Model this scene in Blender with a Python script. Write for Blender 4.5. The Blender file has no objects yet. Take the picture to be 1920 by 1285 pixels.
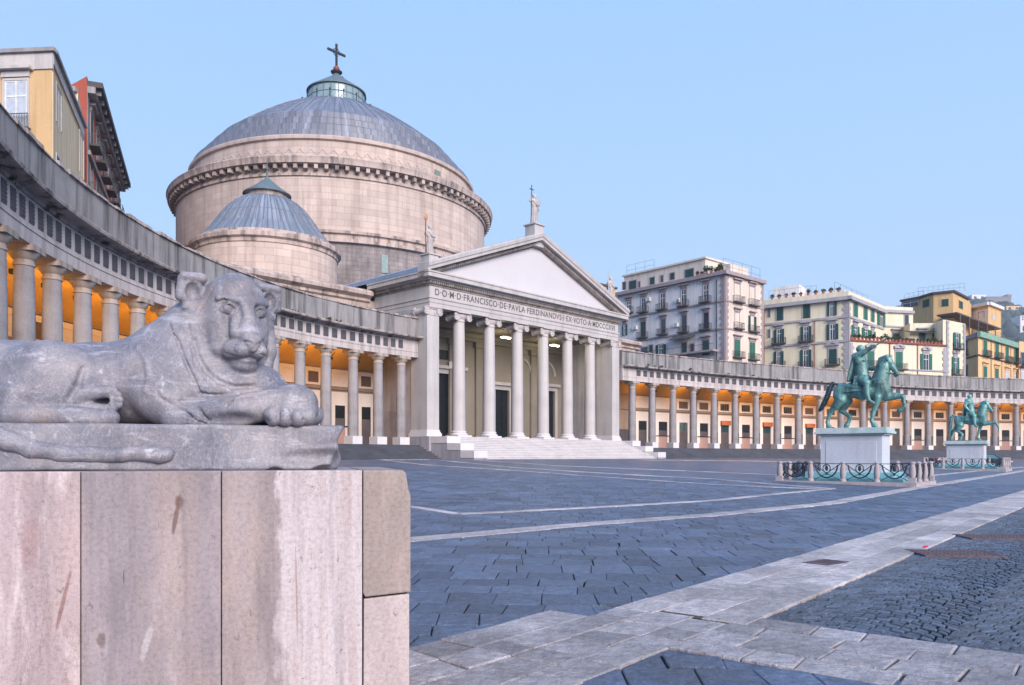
import bpy, bmesh, math, random
import numpy as np
from mathutils import Vector, Matrix
R = math.radians
rng = random.Random(7)

# ------------------------------------------------------------------ camera, sky, sun
scene = bpy.context.scene
COL = scene.collection
E = 1.6                      # eye height above the square
F = 1460.0                   # focal length in pixels of the 1920 px wide photograph
HOR = 855.0                  # horizon row
cam = bpy.data.cameras.new("camera")
cam.sensor_width = 36.0
cam.lens = F / 1920 * 36.0
cam.shift_y = (HOR - 642.5) / 1920
cam.clip_start = 0.1
cam.clip_end = 6000
cam_ob = bpy.data.objects.new("camera", cam)
COL.objects.link(cam_ob)
cam_ob.location = (0, 0, E)
cam_ob.rotation_euler = (R(90), 0, 0)
scene.camera = cam_ob

SUN_EL, SUN_AZ = 24.0, 152.0       # azimuth measured clockwise from +Y (the view direction)
world = bpy.data.worlds.new("World")
scene.world = world
world.use_nodes = True
nt = world.node_tree
nt.nodes.clear()
def wn(t, **k):
    n = nt.nodes.new(t)
    for a, b in k.items(): setattr(n, a, b)
    return n
sky = wn('ShaderNodeTexSky', sky_type='NISHITA', sun_disc=False)
sky.sun_elevation = R(SUN_EL)
sky.sun_rotation = R(SUN_AZ)
sky.altitude = 20
sky.air_density = 1.0
sky.dust_density = 0.6
sky.ozone_density = 2.0
geo = wn('ShaderNodeNewGeometry')
sep = wn('ShaderNodeSeparateXYZ')
ramp = wn('ShaderNodeValToRGB')
nt.links.new(geo.outputs['Incoming'], sep.inputs[0])
neg = wn('ShaderNodeMath', operation='MULTIPLY'); neg.inputs[1].default_value = -1
nt.links.new(sep.outputs['Z'], neg.inputs[0])
nt.links.new(neg.outputs[0], ramp.inputs[0])
cr = ramp.color_ramp
SKY = [(0.0, (4.75, 6.1, 7.9)), (0.12, (4.4, 6.0, 8.3)), (0.28, (3.8, 5.75, 8.7)), (0.5, (3.2, 5.3, 9.0)), (1.0, (2.6, 4.7, 9.3))]
cr.elements[0].position = 0.0
cr.elements[1].position = 1.0
for p, c in SKY[1:-1]:
    cr.elements.new(p)
for e, (p, c) in zip(cr.elements, SKY):
    e.color = (c[0] / 10, c[1] / 10, c[2] / 10, 1)
ten = wn('ShaderNodeMix', data_type='RGBA', blend_type='MULTIPLY'); ten.inputs[0].default_value = 1
ten.inputs[7].default_value = (10, 10, 10, 1)
nt.links.new(ramp.outputs[0], ten.inputs[6])
mixn = wn('ShaderNodeMix', data_type='RGBA'); mixn.inputs[0].default_value = 0.95
nt.links.new(sky.outputs[0], mixn.inputs[6])
nt.links.new(ten.outputs[2], mixn.inputs[7])
bg = wn('ShaderNodeBackground'); bg.inputs[1].default_value = 0.06
nt.links.new(mixn.outputs[2], bg.inputs[0])
wo = wn('ShaderNodeOutputWorld')
nt.links.new(bg.outputs[0], wo.inputs[0])

sun = bpy.data.lights.new("sun", 'SUN')
sun.energy = 2.7
sun.angle = R(34)
sun.color = (1.0, 0.89, 0.83)
sun_ob = bpy.data.objects.new("sun", sun)
COL.objects.link(sun_ob)
_d = Vector((math.sin(R(SUN_AZ)) * math.cos(R(SUN_EL)), math.cos(R(SUN_AZ)) * math.cos(R(SUN_EL)), math.sin(R(SUN_EL))))
sun_ob.rotation_euler = _d.to_track_quat('Z', 'Y').to_euler()

vs = scene.view_settings
vs.view_transform = 'Standard'
vs.look = 'None'
vs.exposure = 1.1
vs.gamma = 1
scene.cycles.max_bounces = 6
scene.cycles.use_denoising = True
scene.cycles.caustics_reflective = False
scene.cycles.caustics_refractive = False

# ------------------------------------------------------------------ helpers
def ray(px, py):
    return ((px - 960) / F, 1.0, (HOR - py) / F)
def at(px, py, d):
    r = ray(px, py)
    return Vector((r[0] * d, d, E + r[2] * d))

def mesh_ob(name, mesh, mat=None, parent=None, loc=None, rz=None):
    o = bpy.data.objects.new(name, mesh)
    COL.objects.link(o)
    if mat is not None and not mesh.materials: mesh.materials.append(mat)
    if parent is not None: o.parent = parent
    if loc is not None: o.location = loc
    if rz is not None: o.rotation_euler = (0, 0, rz)
    return o
def empty(name, loc=(0, 0, 0), rz=0, label=None, cat=None, group=None):
    o = bpy.data.objects.new(name, None)
    COL.objects.link(o)
    o.location = loc
    o.rotation_euler = (0, 0, rz)
    return tag(o, label, cat, group)
def tag(o, label=None, cat=None, group=None, kind=None):
    if label: o['label'] = label
    if cat: o['category'] = cat
    if group: o['group'] = group
    if kind: o['kind'] = kind
    return o
def child_copy(o, parent, loc=None, rz=None):
    c = o.copy(); COL.objects.link(c)
    c.parent = parent
    if loc is not None: c.location = loc
    if rz is not None: c.rotation_euler = (0, 0, rz)
    return c
def copy_tree(o, parent=None, loc=None, rz=None, kids=None):
    c = o.copy(); COL.objects.link(c)
    if parent is not None: c.parent = parent
    if loc is not None: c.location = loc
    if rz is not None: c.rotation_euler = (0, 0, rz)
    for ch in list(o.children):
        copy_tree(ch, c)
    return c

class MB:
    """collects faces of one mesh, with uv in metres and a random value per face"""
    def __init__(s): s.v = []; s.f = []; s.uv = []; s.val = []; s.mi = []
    def add(s, verts, faces, uvs=None, val=0.0, mi=0):
        b = len(s.v)
        s.v += [tuple(p) for p in verts]
        for k, f in enumerate(faces):
            s.f.append(tuple(b + i for i in f))
            s.uv.append(uvs[k] if uvs else None)
            s.val.append(val); s.mi.append(mi)
    def quad(s, a, b, c, d, **k): s.add([a, b, c, d], [(0, 1, 2, 3)], **k)
    def box(s, x0, x1, y0, y1, z0, z1, **k):
        s.hexa([(x0, y0), (x1, y0), (x1, y1), (x0, y1)], z0, z1, **k)
    def hexa(s, poly, z0, z1, **k):
        s.prism(poly, z0, z1, **k)
    def prism(s, poly, z0, z1, **k):
        n = len(poly)
        v = [(p[0], p[1], z0) for p in poly] + [(p[0], p[1], z1) for p in poly]
        f = [tuple(range(n - 1, -1, -1)), tuple(range(n, 2 * n))]
        f += [(i, (i + 1) % n, n + (i + 1) % n, n + i) for i in range(n)]
        s.add(v, f, **k)
    def sweep(s, prof, path, caps=True, **k):
        """prof: closed polygon of (a,b); path: list of (origin, A, B) frames"""
        n = len(prof); v = []; L = [0.0]
        for i, (o, A, B) in enumerate(path):
            if i: L.append(L[-1] + (Vector(o) - Vector(path[i - 1][0])).length)
            for a, b in prof:
                v.append(tuple(o[j] + A[j] * a + B[j] * b for j in range(3)))
        P = [0.0]
        for i in range(n):
            a, b = prof[i], prof[(i + 1) % n]
            P.append(P[-1] + math.hypot(a[0] - b[0], a[1] - b[1]))
        f = []; uv = []
        for i in range(len(path) - 1):
            for j in range(n):
                j2 = (j + 1) % n
                f.append((i * n + j, i * n + j2, (i + 1) * n + j2, (i + 1) * n + j))
                uv.append(((L[i], P[j]), (L[i], P[j + 1]), (L[i + 1], P[j + 1]), (L[i + 1], P[j])))
        if caps:
            f.append(tuple(range(n - 1, -1, -1))); uv.append(None)
            m = (len(path) - 1) * n
            f.append(tuple(m + i for i in range(n))); uv.append(None)
        s.add(v, f, uvs=uv, **k)
    def lathe(s, prof, seg=24, c=(0, 0), a0=0.0, a1=2 * math.pi, squash=1.0, **k):
        """open profile [(r,z)] turned about the vertical through c"""
        full = abs(a1 - a0 - 2 * math.pi) < 1e-6
        m = seg if full else seg + 1
        n = len(prof); v = []
        for i in range(m):
            a = a0 + (a1 - a0) * i / seg
            for r, z in prof: v.append((c[0] + r * math.cos(a), c[1] + r * math.sin(a) * squash, z))
        P = [0.0]
        for i in range(n - 1): P.append(P[-1] + math.hypot(prof[i + 1][0] - prof[i][0], prof[i + 1][1] - prof[i][1]))
        rr = max(p[0] for p in prof)
        f = []; uv = []
        for i in range(seg):
            i2 = (i + 1) % m
            u0 = (a0 + (a1 - a0) * i / seg) * rr; u1 = (a0 + (a1 - a0) * (i + 1) / seg) * rr
            for j in range(n - 1):
                f.append((i * n + j, i2 * n + j, i2 * n + j + 1, i * n + j + 1))
                if abs(prof[j + 1][0] - prof[j][0]) < 1e-4:
                    t0, t1 = prof[j][1], prof[j + 1][1]
                else: t0, t1 = P[j], P[j + 1]
                uv.append(((u0, t0), (u1, t0), (u1, t1), (u0, t1)))
        s.add(v, f, uvs=uv, **k)
    def tube(s, pts, r, seg=8, cap=True, **k):
        pts = [Vector(p) for p in pts]
        n = len(pts)
        rs = r if isinstance(r, (list, tuple)) else [r] * n
        v = []; up = Vector((0, 0, 1))
        for i, p in enumerate(pts):
            t = (pts[min(i + 1, n - 1)] - pts[max(i - 1, 0)]).normalized()
            a = t.cross(up)
            if a.length < 1e-3: a = t.cross(Vector((1, 0, 0)))
            a.normalize(); b = t.cross(a).normalized()
            for q in range(seg):
                w = 2 * math.pi * q / seg
                v.append(tuple(p + (a * math.cos(w) + b * math.sin(w)) * rs[i]))
        f = []
        for i in range(n - 1):
            for q in range(seg):
                q2 = (q + 1) % seg
                f.append((i * seg + q, i * seg + q2, (i + 1) * seg + q2, (i + 1) * seg + q))
        if cap:
            f.append(tuple(range(seg))); f.append(tuple((n - 1) * seg + q for q in range(seg - 1, -1, -1)))
        s.add(v, f, **k)
    def bar(s, a, b, w, h=None, **k):
        """square bar from a to b"""
        h = h or w
        a = Vector(a); b = Vector(b); t = (b - a).normalized()
        up = Vector((0, 0, 1))
        x = t.cross(up)
        if x.length < 1e-3: x = Vector((1, 0, 0))
        x.normalize(); y = x.cross(t).normalized()
        v = []
        for p in (a, b):
            for sx, sy in ((-1, -1), (1, -1), (1, 1), (-1, 1)): v.append(tuple(p + x * sx * w / 2 + y * sy * h / 2))
        s.add(v, [(0, 1, 2, 3), (7, 6, 5, 4), (0, 4, 5, 1), (1, 5, 6, 2), (2, 6, 7, 3), (3, 7, 4, 0)], **k)
    def blob(s, c, r, seg=10, rings=6, sq=(1, 1, 1), **k):
        v = []; f = []
        for i in range(rings + 1):
            t = math.pi * i / rings
            for j in range(seg):
                a = 2 * math.pi * j / seg
                v.append((c[0] + r * sq[0] * math.sin(t) * math.cos(a), c[1] + r * sq[1] * math.sin(t) * math.sin(a), c[2] + r * sq[2] * math.cos(t)))
        for i in range(rings):
            for j in range(seg):
                f.append((i * seg + j, (i + 1) * seg + j, (i + 1) * seg + (j + 1) % seg, i * seg + (j + 1) % seg))
        s.add(v, f, **k)
    def mesh(s, name, mats, smooth=False, bevel=0.0, weld=False):
        me = bpy.data.meshes.new(name)
        me.from_pydata(s.v, [], s.f)
        for m in (mats if isinstance(mats, (list, tuple)) else [mats]):
            if m is not None: me.materials.append(m)
        me.polygons.foreach_set('material_index', s.mi)
        ul = me.uv_layers.new(name='UVMap')
        at_ = me.attributes.new('rnd', 'FLOAT', 'FACE')
        at_.data.foreach_set('value', s.val)
        buf = np.zeros(len(me.loops) * 2, dtype=np.float32)
        k = 0
        for p, u in zip(me.polygons, s.uv):
            if u is None:
                n = p.normal
                if abs(n.z) > 0.75: u = [(s.v[i][0], s.v[i][1]) for i in p.vertices]
                else:
                    l = math.hypot(n.x, n.y) or 1
                    tx, ty = -n.y / l, n.x / l
                    u = [(s.v[i][0] * tx + s.v[i][1] * ty, s.v[i][2]) for i in p.vertices]
            for a in u:
                buf[k] = a[0]; buf[k + 1] = a[1]; k += 2
        ul.data.foreach_set('uv', buf)
        bm = bmesh.new(); bm.from_mesh(me)
        if weld: bmesh.ops.remove_doubles(bm, verts=bm.verts, dist=1e-4)
        bmesh.ops.recalc_face_normals(bm, faces=bm.faces)
        if bevel > 0:
            eg = [e for e in bm.edges if len(e.link_faces) == 2 and e.calc_face_angle(0) > 0.5]
            bmesh.ops.bevel(bm, geom=eg, offset=bevel, segments=2, profile=0.6, affect='EDGES')
        bm.to_mesh(me); bm.free()
        if smooth:
            me.polygons.foreach_set('use_smooth', [True] * len(me.polygons))
            if smooth != 'all': me.set_sharp_from_angle(angle=R(smooth if smooth is not True else 40))
        me.update()
        return me
    def build(s, name, mats, parent=None, smooth=False, bevel=0.0, loc=None, rz=None, weld=False):
        return mesh_ob(name, s.mesh(name, mats, smooth, bevel, weld), None, parent, loc, rz)

# ------------------------------------------------------------------ materials
class N:
    def __init__(s, name):
        s.m = bpy.data.materials.new(name); s.m.use_nodes = True
        s.t = s.m.node_tree; s.t.nodes.clear()
        s.out = s.n('ShaderNodeOutputMaterial'); s.b = s.n('ShaderNodeBsdfPrincipled')
        s.l(s.b.outputs[0], s.out.inputs[0])
    def n(s, t, **k):
        o = s.t.nodes.new(t)
        for a, b in k.items(): setattr(o, a, b)
        return o
    def l(s, a, b): s.t.links.new(a, b)
    def coord(s, which='Object', scale=(1, 1, 1)):
        tc = s.n('ShaderNodeTexCoord'); mp = s.n('ShaderNodeMapping')
        mp.inputs['Scale'].default_value = scale
        s.l(tc.outputs[which], mp.inputs[0]); return mp.outputs[0]
    def noise(s, co, scale=1, detail=4, rough=0.55, dist=0.0):
        n = s.n('ShaderNodeTexNoise'); n.inputs['Scale'].default_value = scale
        n.inputs['Detail'].default_value = detail; n.inputs['Roughness'].default_value = rough
        n.inputs['Distortion'].default_value = dist
        if co is not None: s.l(co, n.inputs['Vector'])
        return n.outputs['Fac']
    def ramp(s, fac, stops):
        r = s.n('ShaderNodeValToRGB'); e = r.color_ramp.elements
        while len(e) < len(stops): e.new(0.5)
        for x, (p, c) in zip(e, stops):
            x.position = p
            x.color = (*c, 1) if isinstance(c, (tuple, list)) else (c, c, c, 1)
        s.l(fac, r.inputs[0]); return r.outputs[0]
    def mix(s, fac, a, b, mode='MIX'):
        m = s.n('ShaderNodeMix', data_type='RGBA', blend_type=mode)
        for ix, v in ((0, fac), (6, a), (7, b)):
            sock = m.inputs[ix]
            if isinstance(v, (int, float)): sock.default_value = v if ix == 0 else (v, v, v, 1)
            elif isinstance(v, (tuple, list)): sock.default_value = (*v, 1)
            else: s.l(v, sock)
        return m.outputs[2]
    def math(s, op, a, b=0.0):
        m = s.n('ShaderNodeMath', operation=op)
        for k, v in enumerate((a, b)):
            if isinstance(v, (int, float)): m.inputs[k].default_value = v
            else: s.l(v, m.inputs[k])
        return m.outputs[0]
    def attr(s, name='rnd'):
        a = s.n('ShaderNodeAttribute', attribute_name=name); return a.outputs['Fac']
    def brick(s, co, w, h, mortar=0.02, off=0.5):
        b = s.n('ShaderNodeTexBrick'); b.offset = off
        b.inputs['Scale'].default_value = 1; b.inputs['Brick Width'].default_value = w
        b.inputs['Row Height'].default_value = h; b.inputs['Mortar Size'].default_value = mortar
        b.inputs['Mortar Smooth'].default_value = 0.3
        b.inputs['Color1'].default_value = (0, 0, 0, 1); b.inputs['Color2'].default_value = (1, 1, 1, 1)
        s.l(co, b.inputs['Vector']); return b.outputs['Color'], b.outputs['Fac']
    def bump(s, h, strength=0.3, dist=0.05, prev=None):
        b = s.n('ShaderNodeBump'); b.inputs['Strength'].default_value = strength; b.inputs['Distance'].default_value = dist
        s.l(h, b.inputs['Height'])
        if prev is not None: s.l(prev, b.inputs['Normal'])
        return b.outputs[0]
    def fin(s, col, rough=0.8, normal=None, spec=0.3, metal=0.0):
        for sock, v in ((s.b.inputs['Base Color'], col), (s.b.inputs['Roughness'], rough)):
            if isinstance(v, (int, float)): sock.default_value = v
            elif isinstance(v, (tuple, list)): sock.default_value = (*v, 1)
            else: s.l(v, sock)
        s.b.inputs['Specular IOR Level'].default_value = spec
        s.b.inputs['Metallic'].default_value = metal
        if normal is not None: s.l(normal, s.b.inputs['Normal'])
        return s.m
def sc(c, k): return tuple(x * k for x in c)

def stone(name, c, var=0.25, scale=0.6, rough=0.8, bump=0.3, streak=0.0, dirt=(0.09, 0.085, 0.085), brick=None, fine=14, co='Object', spec=0.25, tint=None):
    """weathered stone or plaster: large blotches, fine grain, vertical run-off stains, optional ashlar joints (in uv metres)"""
    s = N(name); o = s.coord(co)
    big = s.noise(o, scale, 5, 0.6)
    col = s.ramp(big, [(0.25, sc(c, 1 - var)), (0.5, c), (0.75, sc(c, 1 + var * 0.6))])
    if tint:
        col = s.mix(s.ramp(s.noise(o, scale * 0.35, 3), [(0.42, 0), (0.65, 0.7)]), col, tint)
    gr = s.noise(o, fine, 6, 0.7)
    col = s.mix(0.35, col, s.ramp(gr, [(0.3, 0.55), (0.7, 1.25)]), 'MULTIPLY')
    h = gr; nrm = None
    if brick:
        uv = s.coord('UV')
        bc, bf = s.brick(uv, *brick)
        col = s.mix(0.30, col, s.ramp(bc, [(0, 0.62), (1, 1.2)]), 'MULTIPLY')
        col = s.mix(s.math('MULTIPLY', bf, 0.55), col, sc(c, 0.42))
        nrm = s.bump(bf, 0.5, -0.04)
    if streak:
        st = s.noise(s.coord(co, (1.3, 1.3, 0.09)), 1.1, 5, 0.65)
        col = s.mix(s.ramp(st, [(0.46, 0), (0.64, streak)]), col, dirt)
    nrm = s.bump(h, bump, 0.03, nrm)
    return s.fin(col, rough, nrm, spec)
def plain(name, c, rough=0.6, spec=0.3, metal=0.0, var=0.15, scale=3):
    s = N(name); o = s.coord('Object')
    col = s.ramp(s.noise(o, scale, 4), [(0.3, sc(c, 1 - var)), (0.7, sc(c, 1 + var))])
    return s.fin(col, rough, None, spec, metal)
def glow(name, c, k):
    s = N(name); s.b.inputs['Emission Color'].default_value = (*c, 1); s.b.inputs['Emission Strength'].default_value = k
    return s.fin(c, 0.5)

M = {}
M['drum'] = stone('pink_ashlar', (0.54, 0.435, 0.38), 0.22, 0.12, 0.85, 0.25, 0.35, (0.22, 0.15, 0.14), (1.7, 0.72, 0.015), tint=(0.42, 0.35, 0.34))
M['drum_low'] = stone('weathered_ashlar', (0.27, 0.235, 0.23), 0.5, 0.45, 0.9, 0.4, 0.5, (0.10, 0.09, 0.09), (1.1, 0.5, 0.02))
M['cornice'] = stone('soiled_cornice_stone', (0.47, 0.375, 0.335), 0.3, 0.5, 0.85, 0.4, 0.7, (0.06, 0.05, 0.05))
M['block'] = stone('church_ashlar', (0.46, 0.375, 0.335), 0.2, 0.25, 0.85, 0.3, 0.5, (0.16, 0.12, 0.11), (1.4, 0.6, 0.015))
M['marble'] = stone('portico_marble', (0.46, 0.432, 0.422), 0.16, 0.35, 0.6, 0.15, 0.35, (0.24, 0.22, 0.225), tint=(0.45, 0.405, 0.40))
M['marble_flank'] = stone('shaded_portico_marble', (0.37, 0.355, 0.375), 0.2, 0.35, 0.7, 0.2, 0.5, (0.17, 0.16, 0.165))  # portico marble with the shade of the flank put into the colour
M['dentil'] = stone('soiled_moulding_stone', (0.34, 0.29, 0.265), 0.25, 0.6, 0.85, 0.3, 0.6, (0.09, 0.075, 0.07))
M['tymp'] = stone('white_tympanum_plaster', (0.52, 0.50, 0.525), 0.05, 0.3, 0.8, 0.08)
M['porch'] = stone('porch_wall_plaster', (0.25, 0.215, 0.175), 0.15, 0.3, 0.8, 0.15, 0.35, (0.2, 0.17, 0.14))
M['steps'] = stone('worn_step_stone', (0.43, 0.405, 0.41), 0.3, 0.9, 0.75, 0.35)
M['white'] = stone('clean_white_stone', (0.58, 0.55, 0.56), 0.12, 0.8, 0.7, 0.12)
M['podium'] = stone('podium_stone', (0.33, 0.315, 0.35), 0.2, 0.5, 0.8, 0.3, 0.5, (0.18, 0.16, 0.17))
def lead(name, c, ribs):
    s = N(name); o = s.coord('Object'); uv = s.coord('UV')
    st = s.noise(s.coord('UV', (0.8, 0.06, 1)), 1.6, 5, 0.65)
    col = s.ramp(st, [(0.3, sc(c, 0.6)), (0.5, c), (0.72, sc(c, 1.75))])
    bc, bf = s.brick(uv, ribs, 3.4, 0.06, 0.0)
    col = s.mix(0.25, col, s.ramp(bc, [(0, 0.6), (1, 1.3)]), 'MULTIPLY')
    col = s.mix(s.math('MULTIPLY', bf, 0.5), col, sc(c, 0.45))
    return s.fin(col, 0.5, s.bump(bf, 0.6, 0.06), 0.5)
M['lead'] = lead('lead_dome_sheet', (0.15, 0.16, 0.20), 0.9)
M['lead_small'] = lead('small_dome_lead', (0.165, 0.188, 0.232), 0.55)
M['leadflat'] = stone('lead_roof', (0.19, 0.26, 0.37), 0.25, 0.6, 0.45, 0.2, spec=0.5)
M['copper'] = stone('green_copper', (0.11, 0.155, 0.175), 0.3, 1.0, 0.6, 0.2)
M['lantern_glass'] = plain('pale_green_glass', (0.20, 0.28, 0.30), 0.2, 0.5)
M['iron'] = plain('dark_iron', (0.018, 0.02, 0.026), 0.5, 0.4)
M['rust'] = plain('red_rusted_iron', (0.22, 0.06, 0.05), 0.7)
M['dark'] = plain('dark_opening', (0.008, 0.010, 0.013), 0.5, 0.3)
M['door'] = plain('dark_green_door', (0.012, 0.040, 0.045), 0.5, 0.4)
M['statue'] = stone('weathered_statue_marble', (0.47, 0.43, 0.42), 0.25, 1.2, 0.8, 0.3, 0.4, (0.15, 0.12, 0.11))
M['letters'] = plain('dark_inlaid_letters', (0.085, 0.075, 0.085), 0.6)
# ------------------------------------------------------------------ plan of the square
CX, CY = 3.06, 81.5                       # middle of the portico front
UX, UY = 0.682, 0.7314                    # along the church front
NX, NY = 0.7314, -0.682                   # from the church towards the square
CH_RZ = math.atan2(UY, UX)
def circ3(a, b, c):
    ax, ay = a; bx, by = b; cx, cy = c
    d = 2 * (ax * (by - cy) + bx * (cy - ay) + cx * (ay - by))
    x = ((ax**2 + ay**2) * (by - cy) + (bx**2 + by**2) * (cy - ay) + (cx**2 + cy**2) * (ay - by)) / d
    y = ((ax**2 + ay**2) * (cx - bx) + (bx**2 + by**2) * (ax - cx) + (cx**2 + cy**2) * (bx - ax)) / d
    return x, y, math.hypot(ax - x, ay - y)
RC = circ3((14.7, 95.4), (46.6, 118.3), (87.5, 136.0))
LC = circ3((-10.6, 70.9), (-21.6, 46.5), (-21.2, 33.6))
def gz(x, y):
    nn = (x - CX) * NX + (y - CY) * NY
    z1 = 1.28 - 0.038 * (nn - 6)
    z2 = 1.10 - 0.038 * (RC[2] - math.hypot(x - RC[0], y - RC[1]) - 3.6)
    z = max(z1, z2)
    z = 0.5 * (z + math.sqrt(z * z + 0.02))
    return min(z, 1.28)
def on_ground(px, py):
    r = ray(px, py); d = 5.0
    for _ in range(60):
        z = gz(r[0] * d, d)
        if r[2] >= -1e-4: break
        dn = (z - E) / r[2]
        d = 0.5 * d + 0.5 * min(max(dn, 2), 160)
    return (r[0] * d, d)

SD = (0.63, 0.7765); SO = (2.38, 9.65); SW = 1.36          # broad pale band: direction, a point of its left edge, width
def strip_tw(x, y):
    dx, dy = x - SO[0], y - SO[1]
    return dx * SD[0] + dy * SD[1], dx * SD[1] - dy * SD[0]
def zone(x, y):
    t, w = strip_tw(x, y)
    if t < -2.0:
        w0 = -0.45 if t < -2.6 else 0.0
        if w0 <= w <= 1.2: return 'border'
        if w > 1.2 and t > -3.22: return 'border'
        return 'slab'
    if 0 <= w <= SW: return 'strip'
    if w > SW: return 'border' if t < -1.6 else 'cobble'
    return 'slab'

def basalt(name, c, fine=60, rough=0.48, bump=0.6, var=0.34, scuff=0.45):
    s = N(name); o = s.coord('Object'); a = s.attr()
    col = s.ramp(a, [(0, sc(c, 1 - var)), (0.5, c), (1, sc(c, 1 + var))])
    n1 = s.noise(o, 1.3, 5, 0.65); n2 = s.noise(o, fine * 0.55, 7, 0.8)
    col = s.mix(0.5, col, s.ramp(n1, [(0.3, 0.6), (0.7, 1.4)]), 'MULTIPLY')
    col = s.mix(s.ramp(n2, [(0.53, 0), (0.66, scuff)]), col, (0.24, 0.27, 0.33))
    col = s.mix(s.ramp(n2, [(0.34, 0.75), (0.46, 0)]), col, sc(c, 0.3))
    rg = s.ramp(n1, [(0.3, rough - 0.1), (0.7, rough + 0.12)])
    big = s.noise(o, 0.33, 4, 0.6)
    col = s.mix(0.6, col, s.ramp(big, [(0.3, 0.62), (0.7, 1.4)]), 'MULTIPLY')
    md = s.noise(o, 9, 6, 0.72)
    col = s.mix(0.55, col, s.ramp(md, [(0.32, 0.45), (0.5, 1.0), (0.68, 1.6)]), 'MULTIPLY')
    cr2 = s.noise(o, 5, 8, 0.75, 2.2)
    col = s.mix(s.ramp(cr2, [(0.488, 0), (0.5, 0.55), (0.512, 0)]), col, sc(c, 0.35))
    nr = s.bump(n2, bump, 0.014, s.bump(s.noise(o, 7, 5, 0.7), 0.9, 0.06))
    return s.fin(col, rg, nr, 0.5)
M['basalt'] = basalt('basalt_paving', (0.074, 0.100, 0.156))
M['cobble'] = basalt('basalt_cobble', (0.052, 0.068, 0.102), 45, 0.40, 0.6, 0.5, 0.5)
M['pale'] = basalt('worn_pale_paving_stone', (0.41, 0.365, 0.36), 40, 0.6, 0.7, 0.24, 0.2)
M['pale_mixed'] = basalt('greyish_border_stone', (0.32, 0.29, 0.295), 42, 0.6, 0.7, 0.28, 0.3)
M['joint'] = stone('dark_joint_soil', (0.013, 0.013, 0.015), 0.4, 5, 0.95, 0.5)
def far_paving():
    s = N('far_basalt_paving'); o = s.coord('Object')
    bc, bf = s.brick(s.coord('Object', (1, 1, 1)), 0.72, 0.5, 0.018)
    c = (0.074, 0.100, 0.156)
    col = s.ramp(bc, [(0, sc(c, 0.7)), (1, sc(c, 1.3))])
    col = s.mix(0.5, col, s.ramp(s.noise(o, 0.25, 6, 0.65), [(0.3, 0.65), (0.7, 1.4)]), 'MULTIPLY')
    col = s.mix(s.math('MULTIPLY', bf, 0.8), col, (0.015, 0.016, 0.02))
    return s.fin(col, 0.46, s.bump(s.noise(o, 5, 4), 0.3, 0.03), 0.5)
M['far_paving'] = far_paving()

# ground: one sheet out to the horizon
xs = [-3000, -800, -300, -120] + [-80 + 2 * i for i in range(121)] + [200, 300, 800, 3000]
ys = [-3000, -300, -60, -20] + [-10 + 2 * i for i in range(91)] + [200, 300, 800, 3000]
NEAR = 46.0
def is_near(x, y): return 1.0 < y < NEAR and -7.5 < x < y * 0.72 + 6
gv = []; gf = []; gm = []
for y in ys:
    for x in xs:
        gv.append((x, y, gz(x, y) if abs(x) < 250 and abs(y) < 250 else (1.28 if y > 0 and abs(x) < 400 else 0.0)))
W = len(xs)
for j in range(len(ys) - 1):
    for i in range(W - 1):
        gf.append((j * W + i, j * W + i + 1, (j + 1) * W + i + 1, (j + 1) * W + i))
gb = MB(); gb.add(gv, gf)
go = gb.build('ground', M['far_paving'], smooth='all')
go.data.materials.append(M['joint'])
low = set()
for p in go.data.polygons:
    if is_near(p.center.x, p.center.y) and is_near(p.center.x + 1.5, p.center.y + 1.5) and is_near(p.center.x - 1.5, p.center.y):
        p.material_index = 1; low.update(p.vertices)
for i in low: go.data.vertices[i].co.z -= 0.03
tag(go, kind='structure')

def slab(mb, q, top=0.012, ch=0.014, jz=0.005, jx=0.012, deep=0.07, gap=0.008):
    """one paving stone with worn edges on the four plan corners q"""
    cx = sum(p[0] for p in q) / 4; cy = sum(p[1] for p in q) / 4
    dz = rng.uniform(-jz, jz); tx = rng.uniform(-1, 1) * jz; ty = rng.uniform(-1, 1) * jz
    o = []; i_ = []
    for p in q:
        vx, vy = p[0] - cx, p[1] - cy; l = math.hypot(vx, vy)
        jx_ = rng.uniform(-jx, jx); jy_ = rng.uniform(-jx, jx)
        k = max(0.2, 1 - gap * 1.4 / l); k2 = max(0.1, k - ch * 1.4 / l)
        o.append((cx + vx * k + jx_, cy + vy * k + jy_)); i_.append((cx + vx * k2 + jx_, cy + vy * k2 + jy_))
    v = []
    for p in o: v.append((p[0], p[1], gz(*p) - deep))
    for p in o: v.append((p[0], p[1], gz(*p) + top - ch * 0.8 + dz))
    for p in i_: v.append((p[0], p[1], gz(*p) + top + dz + tx * (p[0] - cx) + ty * (p[1] - cy)))
    f = [(8, 9, 10, 11)]
    for a in range(4):
        b = (a + 1) % 4
        f += [(a, b, 4 + b, 4 + a), (4 + a, 4 + b, 8 + b, 8 + a)]
    mb.add(v, f, val=rng.random())

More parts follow.
